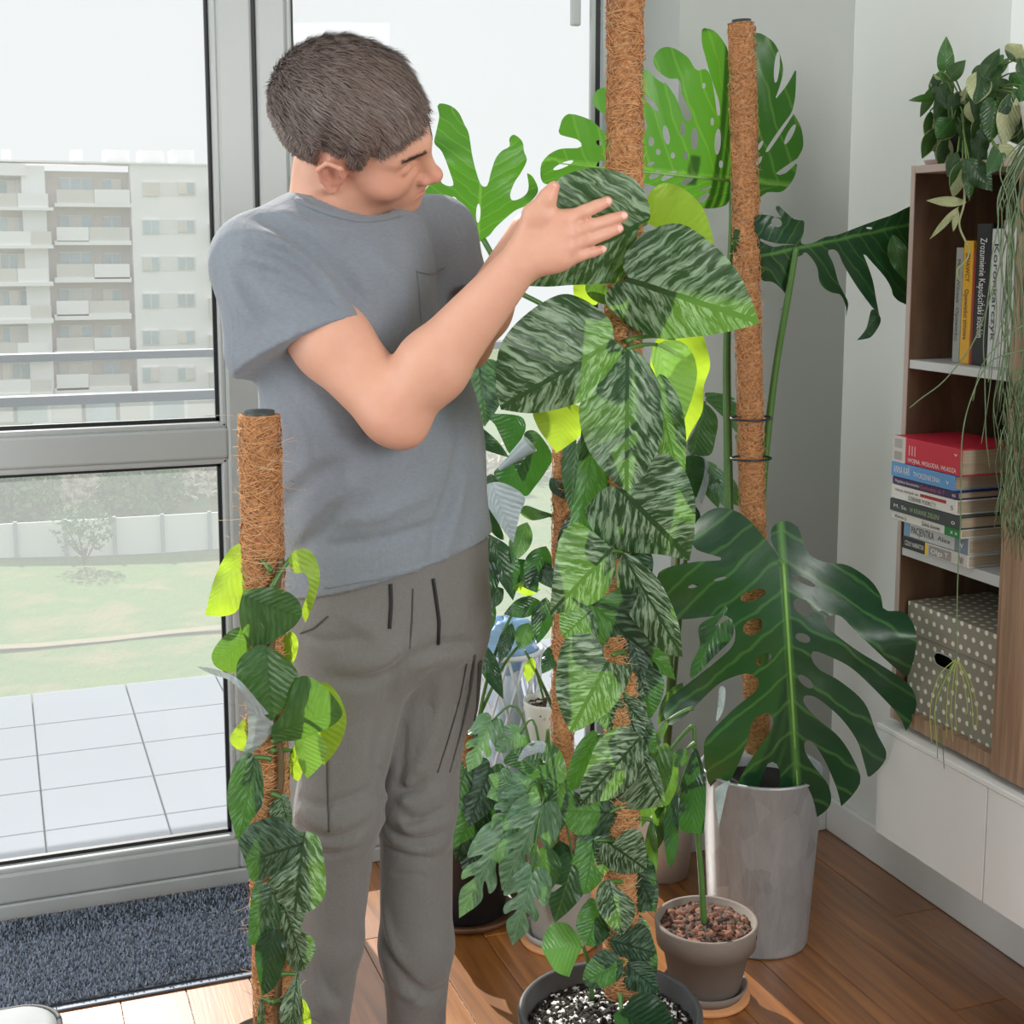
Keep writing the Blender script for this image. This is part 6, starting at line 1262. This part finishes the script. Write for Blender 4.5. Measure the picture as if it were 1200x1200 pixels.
# ------------------------------------------------------------------ clothes
# shirt
sh = Field()
sh.cone(P(408, 335, 2.165), P(440, 520, 2.165), 0.152, 0.140, 0.06, M_=squash(FC, 0.84, 1.2)).cone(P(440, 520, 2.165), P(459, 665, 2.165), 0.140, 0.150, 0.06, M_=squash(FP, 0.86, 1.12))
sh.cone(nkB - up_ * 0.01 + (shR - nkB) * 0.25, shR - up_ * 0.006, 0.066, 0.068, 0.05).cone(nkB - up_ * 0.01 + (shL - nkB) * 0.25, shL - up_ * 0.004, 0.064, 0.062, 0.05)
slR = P(352, 405, 2.035); slL = P(540, 368, 2.215)
slv = Field(); slv.cone(shR, slR, 0.068, 0.08, 0.035).cone(shR * .5 + slR * .5, P(385, 395, 2.02), 0.06, 0.062, 0.03).cone(shR + (slR - shR) * .4 + np.array([-.012, 0, -.012]), P(312, 412, 2.05), 0.055, 0.062, 0.04)
slw = Field(); slw.cone(shL, slL, 0.062, 0.058, 0.03)
def smin(a, b, k): h = np.maximum(k - np.abs(a - b), 0) / k; return np.minimum(a, b) - h * h * k * 0.25
def base_sh(p): return smin(smin(sh(p), slv(p), 0.03), slw(p), 0.03)
torso_only = Field(); torso_only.pr = list(sh.pr); fo = Field()
FOLDS = [([(296, 252), (335, 272), (370, 300), (402, 327), (424, 358), (432, 388)], 11, 's'), ([(300, 275), (345, 290), (382, 318), (402, 345)], 12, 'u'), ([(295, 286), (330, 296), (355, 312), (393, 352)], 7, 's'),
    ([(288, 310), (330, 326), (372, 346)], 6, 's'), ([(284, 300), (325, 312), (368, 332)], 7, 'u'), ([(276, 320), (296, 350), (312, 372), (345, 388)], 7, 's'), ([(268, 318), (282, 352), (300, 380)], 8, 'u'),
    ([(330, 600), (362, 565), (400, 545)], 9, 's'), ([(345, 660), (378, 612), (405, 578)], 8, 's'), ([(352, 628), (390, 590), (420, 560)], 9, 'u'), ([(505, 660), (519, 600), (533, 555), (540, 500)], 7, 's'), ([(520, 655), (535, 600), (545, 560)], 7, 'u'), ([(490, 640), (505, 590)], 6, 's'),
    ([(440, 300), (470, 340), (480, 400)], 9, 'u'), ([(500, 250), (515, 300), (518, 380)], 8, 's'), ([(430, 400), (440, 460), (435, 510)], 9, 's'), ([(400, 610), (450, 600), (500, 580)], 7, 'u'), ([(390, 640), (450, 632), (520, 610)], 6, 's'),
    ([(378, 680), (455, 668), (530, 651), (562, 643)], 2.2, 's'), ([(360, 262), (385, 268), (420, 268), (455, 258)], 6, 'u'), ([(330, 245), (350, 262), (390, 285)], 6, 'u'), ([(320, 470), (345, 500), (350, 540)], 9, 's')]
# openings: sleeve, neck and hem
ua = (elR - shR) / np.linalg.norm(elR - shR)
NKP = nkB + (hw((0, -0.025, -0.05)) - nkB) * 0.1
def plane_cut(p, pt, n): return (p - pt) @ n
hem = [trace(base_sh, *q) for q in ((374, 701), (455, 681), (558, 655))]
hn = np.cross(hem[1] - hem[0], HF); hn /= np.linalg.norm(hn); hn *= -np.sign(hn[2]); hn = hn / np.linalg.norm(hn)     # points down
slp = trace(base_sh, 340, 398); ns = RT * 0.40 - UP * 0.91 - HF * 0.1; ns /= np.linalg.norm(ns)
nsl = (elL - shL) / np.linalg.norm(elL - shL)
neckdir = hw((0, 0.0, -0.05)) - nkB; neckdir /= np.linalg.norm(neckdir)
def sleeve(p):
    d = np.maximum(slv(p), plane_cut(p, slp, ns)); t = (p - shR) @ ua; rad_ = np.linalg.norm(p - shR - t[:, None] * ua, axis=1)
    return np.maximum(d, -np.maximum(rad_ - 0.056, -(plane_cut(p, slp, ns) + 0.03)))
def sleeve2(p): return np.maximum(slw(p), (p - shL) @ nsl - 0.125)
ridge, crease = [], []
for pts, rpx, op in FOLDS:
    w = [trace(base_sh, *q) for q in pts]; w = [q for q in w if q is not None]
    if len(w) < 2: continue
    w = catmull(w, 18); r = rpx / 760.0; n = len(w); amp = np.sin(np.linspace(0.3, math.pi - 0.3, n))
    (ridge if op == 'u' else crease).append((w, r, amp))
def fold_disp(p):
    """smooth displacement of the cloth along traced ridges and creases"""
    o = np.zeros(len(p))
    for lst, sg in ((ridge, -1), (crease, 1)):
        for w, r, amp in lst:
            lo_, hi_ = w.min(0) - 3 * r, w.max(0) + 3 * r; ix = np.flatnonzero(np.all((p > lo_) & (p < hi_), axis=1))
            if not len(ix): continue
            d2 = np.full(len(ix), 1e9); am = np.zeros(len(ix))
            for q, a_ in zip(w, amp):
                e = ((p[ix] - q) ** 2).sum(1); m = e < d2; d2[m] = e[m]; am[m] = a_
            o[ix] += sg * am * (1.35 if sg > 0 else 1.1) * r * np.exp(-d2 / (r * r * (1.1 if sg > 0 else 1.8)))
    return o
def shirt_fn(p):
    d = smin(smin(sh(p), sleeve(p), 0.02), sleeve2(p), 0.02) + fold_disp(p)
    d = np.maximum(d, plane_cut(p, hem[1], hn))
    c = nkB + neckdir * 0.012; t = (p - c) @ neckdir; rn = np.linalg.norm((p - c) - t[:, None] * neckdir, axis=1)
    nk = np.maximum(rn - 0.068 - 0.3 * np.clip(t, 0, 1), -(t + 0.012 + 0.5 * ((p - c) @ FC[:, 1]))); return np.maximum(d, -nk)
slo = np.minimum(lo, P(250, 300, 2.0)) ; Vs, Qs = surface_nets(shirt_fn, np.array([min(q[0] for q in (shR, P(330, 700, 2.1), P(250, 350, 2.05))) - 0.1, min(shR[1], elR[1]) - 0.2, hem[0][2] - 0.08]), np.array([max(shL[0], P(570, 660, 2.2)[0]) + 0.12, shL[1] + 0.2, nkB[2] + 0.12]), 0.0036)
Vs = smoothm(Vs, Qs, 3, 0.5)
def cloth_mat(name, a, b, sc, bump, rough=0.9):
    t = NT(name); o = t.coord(); n1 = t.noise(t.mapv(o, (1, 1, 2.5)), sc, 3, 0.6); n2 = t.noise(o, 700, 2, 0.6); n3 = t.noise(t.mapv(o, (1, 1, 0.6), (0.5, 0.3, 0)), 13, 4, 0.55, 0.8)
    c = t.mix(t.math('ADD', t.math('MULTIPLY', n1, 0.7), t.math('MULTIPLY', n2, 0.3)), a, b); t.set(c, rough, spec=0.25)
    t.b.inputs['Sheen Weight'].default_value = 0.25; t.b.inputs['Sheen Roughness'].default_value = 0.5
    t.bump(t.math('ADD', t.math('MULTIPLY', n2, 0.25), t.math('MULTIPLY', n3, 3.2)), bump, 0.01); return t.m
M['shirt'] = cloth_mat('grey_jersey', srgb(112, 120, 130), srgb(140, 147, 156), 120, 0.35); M['rib'] = cloth_mat('grey_rib_collar', srgb(112, 118, 126), srgb(134, 140, 148), 200, 0.3)
tsh = obj('t_shirt', Vs, Qs, M['shirt'], man); tsh['label'] = 'heathered grey crew-neck t-shirt'
# collar band, chest pocket, hem stitch
fn_s = shirt_fn

w = dense(shirt_fn, [(347, 234), (371, 245), (392, 252), (419, 259), (445, 257), (471, 251)], 0.0005)
if len(w) > 2: obj('collar_band', *tube(w, 0.005, 10), M['rib'], tsh)
for nm_, pl in (('pocket_seam', [(488, 318), (505, 321), (521, 313)]), ('pocket_seam', [(489, 318), (492, 345), (494, 378)]), ('hem_seam', [(380, 689), (420, 682), (455, 676), (500, 666), (530, 659), (560, 651)])):
    w = dense(fn_s, pl, 0.0016)
    if len(w) > 1: obj(nm_, *tube(w, 0.0011, 6), M['rib'], tsh)
# trousers
PM = squash(FP, 0.86, 1.1); pv_ = Field(); tR = Field(); tL = Field()
pv_.cone(P(457, 625, 2.165), P(459, 712, 2.165), 0.138, 0.140, 0.04, M_=PM)
tR.cone(P(426, 700, 2.13), hipR, 0.085, 0.090, 0.05).cone(hipR, knR, 0.090, 0.064, 0.05)
tL.cone(P(496, 700, 2.2), hipL, 0.085, 0.086, 0.05).cone(hipL, knL, 0.086, 0.064, 0.05)
cuR, cuL = anR + up_ * 0.03, anL + up_ * 0.025
tR.cone(knR, knR * .4 + cuR * .6, 0.063, 0.054, 0.03).cone(knR * .4 + cuR * .6, cuR, 0.054, 0.044, 0.02).cone(cuR, anR - up_ * 0.02, 0.041, 0.041, 0.012)
tL.cone(knL, knL * .35 + cuL * .65, 0.060, 0.060, 0.03).cone(knL * .35 + cuL * .65, cuL, 0.060, 0.048, 0.02).cone(cuL, anL - up_ * 0.025, 0.045, 0.044, 0.012)
tL.ell(P(545, 800, 2.19), (0.022, 0.04, 0.075), None, 0.02)       # cargo pocket on the far thigh
def tr(p): return smin(smin(tR(p), tL(p), 0.012), pv_(p), 0.03)
base_tr = tr
TFOLDS = [([(476, 772), (460, 788), (427, 798), (388, 795)], 8, 's'), ([(470, 758), (440, 776), (400, 778)], 9, 'u'), ([(483, 770), (516, 757), (556, 752)], 6, 's'), ([(486, 784), (518, 772), (556, 768)], 8, 'u'),
    ([(460, 790), (456, 827), (447, 860), (440, 900)], 8, 's'), ([(483, 688), (482, 730), (480, 762)], 2.5, 's'), ([(384, 858), (414, 850), (450, 832)], 2.2, 's'), ([(465, 820), (507, 828), (550, 822)], 2.2, 's'),
    ([(446, 947), (479, 961), (522, 948)], 6, 's'), ([(449, 957), (483, 972), (526, 958)], 7, 'u'), ([(451, 968), (484, 984), (527, 970)], 6, 's'), ([(453, 980), (488, 995), (528, 985)], 6, 'u'), ([(455, 992), (488, 1004), (528, 998)], 4, 's'), ([(458, 1022), (490, 1026), (528, 1026)], 2.2, 's'),
    ([(445, 905), (470, 925), (500, 915)], 7, 's'), ([(450, 932), (480, 940), (520, 925)], 6, 'u'),
    ([(350, 965), (385, 982), (428, 966)], 6, 's'), ([(352, 952), (385, 968), (432, 948)], 7, 'u'), ([(366, 1000), (395, 1000), (425, 990)], 5, 's'), ([(370, 985), (400, 990), (428, 978)], 6, 'u'), ([(352, 935), (380, 945), (430, 925)], 5, 's'),
    ([(452, 1105), (478, 1148), (515, 1170)], 7, 's'), ([(449, 1060), (462, 1110), (500, 1160)], 6, 'u'), ([(470, 1172), (500, 1168), (522, 1155)], 6, 's'), ([(455, 1150), (480, 1168), (505, 1175)], 7, 'u'), ([(372, 1120), (385, 1160), (398, 1175)], 6, 's'), ([(365, 1150), (380, 1175), (395, 1188)], 7, 'u'),
    ([(383, 870), (384, 920), (385, 975)], 2.2, 's'), ([(545, 770), (530, 830), (520, 880), (508, 925)], 3, 's'), ([(552, 790), (542, 850), (530, 900)], 5, 's'), ([(475, 850), (470, 900), (462, 930)], 4, 's'), ([(505, 860), (490, 900), (470, 930)], 6, 'u'), ([(400, 720), (430, 735), (440, 745)], 6, 'u'), ([(355, 745), (380, 752), (420, 748)], 5, 's'), ([(520, 790), (515, 830), (505, 880)], 7, 'u')]
ridge, crease = [], []
for pts, rpx, op in TFOLDS:
    w = [trace(base_tr, *q) for q in pts]; w = [q for q in w if q is not None]
    if len(w) < 2: continue
    w = catmull(w, 18); (ridge if op == 'u' else crease).append((w, rpx / 760.0, np.sin(np.linspace(0.3, math.pi - 0.3, len(w)))))
def ribs(p):
    d = tr(p) + fold_disp(p)
    for an_, cu in ((anR, cuR), (anL, cuL)):
        m = (p[:, 2] < cu[2] + 0.004) & (np.linalg.norm(p[:, :2] - an_[:2], axis=1) < 0.08)
        if m.any(): a = np.arctan2(p[m, 1] - an_[1], p[m, 0] - an_[0]); d[m] += 0.0014 * np.sin(a * 44)
    return np.maximum(d, np.maximum(p[:, 2] - P(459, 632, 2.165)[2], -(p[:, 2] - 0.04)))
Vt, Qt = surface_nets(ribs, np.array([min(anR[0], knR[0], P(335, 750, 2.1)[0]) - 0.14, min(knR[1], anR[1]) - 0.2, 0.03]), np.array([hipL[0] + 0.22, hipL[1] + 0.2, pel[2] + 0.17]), 0.0038)
Vt = smoothm(Vt, Qt, 2, 0.5)
M['twill'] = cloth_mat('grey_twill', srgb(102, 100, 99), srgb(128, 126, 124), 160, 0.3)
trs = obj('trousers', Vt, Qt, M['twill'], man); trs['label'] = 'grey cotton cargo trousers with elastic cuffs'
M['pleat'] = plain('shaded_pleat', srgb(72, 71, 71), 0.9)  # shade of the pocket folds put into a darker grey
for pl, r_p in (([(556, 768), (551, 810), (541, 855), (527, 905)], 0.0030), ([(562, 775), (559, 830), (547, 880)], 0.0045)):
    w = dense(ribs, pl, 0.0008)
    if len(w) > 1: obj('shaded_pleat', *tube(w, np.linspace(r_p, r_p * 0.4, len(w)), 8), M['pleat'], trs)
M['seam'] = plain('dark_seam', srgb(74, 72, 71), 0.9); M['cord'] = plain('black_cord', (0.012, 0.012, 0.013), 0.6)
for pl in ([(458, 684), (459, 705), (457, 736)], [(508, 678), (512, 705), (515, 728), (514, 754)]):
    w = dense(ribs, pl, 0.003)
    if len(w) > 1: obj('drawstring', *tube(w, 0.0026, 8), M['cord'], trs)
for pl in ([(484, 690), (483, 725), (480, 760)], [(547, 778), (539, 820), (527, 862), (513, 905)], [(383, 872), (384, 920), (386, 975)], [(352, 742), (368, 736), (384, 722)]):
    w = dense(ribs, pl, 0.0014)
    if len(w) > 1: obj('seam', *tube(w, 0.0012, 6), M['seam'], trs)
# shoes-free feet wear dark socks
# ------------------------------------------------------------------ hair
def hairline(q):
    """height below which there is no hair, head coordinates"""
    y = q[:, 1]; return np.interp(y, [-0.12, -0.085, -0.055, -0.034, -0.028, 0.010, 0.015, 0.030, 0.036, 0.052, 0.075, 0.12], [-0.075, -0.068, -0.045, -0.02, 0.036, 0.038, 0.008, 0.012, 0.038, 0.05, 0.066, 0.072])
def hair_fn(q):
    d = Hn(q); z = q[:, 2]; g = z - hairline(q)
    th_ = np.interp(g, [0, 0.02, 0.05, 0.1], [0.0012, 0.005, 0.011, 0.014]); th_ = np.where(q[:, 1] > 0.05, np.maximum(th_, 0.008), th_)
    e = d - th_ + 0.0015 * np.sin(q[:, 0] * 260) * np.sin(q[:, 1] * 140 + q[:, 2] * 120)
    return np.maximum(np.maximum(e, -(z - hairline(q))), -(d + 0.008))
Vh, Qh = surface_nets(hair_fn, (-0.11, -0.15, -0.1), (0.11, 0.13, 0.17), 0.0026); Vh = smoothm(Vh, Qh, 2, 0.5)
M['hair'] = plain('brown_hair', srgb(78, 67, 63), 0.5, 0.3, 60, bump=0.3); M['strandh'] = plain('brown_hair_strand', srgb(122, 106, 99), 0.42, 0.4, 30)
hair = obj('hair', HO + (Vh * HS) @ FH.T, Qh, M['hair'], man); hair['label'] = 'short brown cropped hair'
tri_n = np.cross(Vh[Qh[:, 1]] - Vh[Qh[:, 0]], Vh[Qh[:, 2]] - Vh[Qh[:, 0]]); tri_n /= np.linalg.norm(tri_n, axis=1)[:, None] + 1e-12; fc = Vh[Qh].mean(1)
outer = Hn(fc) > 0.0008; fi = np.flatnonzero(outer); r_ = np.random.default_rng(3); nh = 26000; pick = r_.choice(fi, nh)
pt = fc[pick] + r_.normal(0, 0.0009, (nh, 3)); nm_ = tri_n[pick]
top_ = np.clip((pt[:, 2] - 0.03) / 0.06, 0, 1)
flow = np.where((top_ > 0.3)[:, None], np.array([0.15, 0.8, -0.1]), np.array([0.0, -0.12, -1.0])) + np.where((pt[:, 1] > 0.03)[:, None] & (pt[:, 2] < 0.1)[:, None], np.array([0, 0.35, -1.0]), 0)
flow = flow - nm_ * (flow * nm_).sum(1)[:, None]; flow /= np.linalg.norm(flow, axis=1)[:, None] + 1e-9; flow += r_.normal(0, 0.15, (nh, 3))
ln2 = 0.006 + 0.012 * top_ + 0.004 * r_.random(nh); side_ = np.cross(nm_, flow); side_ /= np.linalg.norm(side_, axis=1)[:, None] + 1e-9
w2 = 0.00042; e1 = pt - nm_ * 0.002; e2 = pt + flow * (ln2 * 0.5)[:, None] + nm_ * (0.0008 + 0.0008 * r_.random(nh))[:, None]; e3 = pt + flow * ln2[:, None] + nm_ * (0.0 + 0.0016 * r_.random(nh) ** 3)[:, None]
hv = np.stack([e1 - side_ * w2, e1 + side_ * w2, e2 + side_ * w2, e2 - side_ * w2, e3], 1).reshape(-1, 3); hb_ = np.arange(nh)[:, None] * 5
hfq = np.vstack([(hb_ + np.array([0, 1, 2])), (hb_ + np.array([0, 2, 3])), (hb_ + np.array([3, 2, 4]))])
hs_o = obj('hair_strands', HO + (hv * HS) @ FH.T, hfq, M['strandh'], hair); hs_o['kind'] = 'stuff'
# eyebrow
for s in (1, -1):
    nb = 260; u_ = r_.random(nb); bx = s * (0.012 + 0.036 * u_); by = np.full(nb, 0.06); bz = 0.029 + 0.006 * u_ + r_.normal(0, 0.0018, nb)
    b0 = np.stack([bx, by, bz], 1)
    for _ in range(40):
        dd_ = Hf(b0); b0[:, 1] += -dd_ * 0.8
    b0[:, 1] += 0.0006
    di = np.stack([np.full(nb, s * 0.8), -0.35 * np.ones(nb), r_.normal(0.1, 0.3, nb)], 1); di /= np.linalg.norm(di, axis=1)[:, None]
    up2 = np.tile([0, 0.2, 1.0], (nb, 1)); vb = np.stack([b0 - up2 * 0.0004, b0 + up2 * 0.0004, b0 + di * 0.008], 1).reshape(-1, 3)
    eb = obj('eyebrow', HO + (vb * HS) @ FH.T, np.arange(3 * nb).reshape(nb, 3), M['hair'], bo); eb['kind'] = 'stuff'
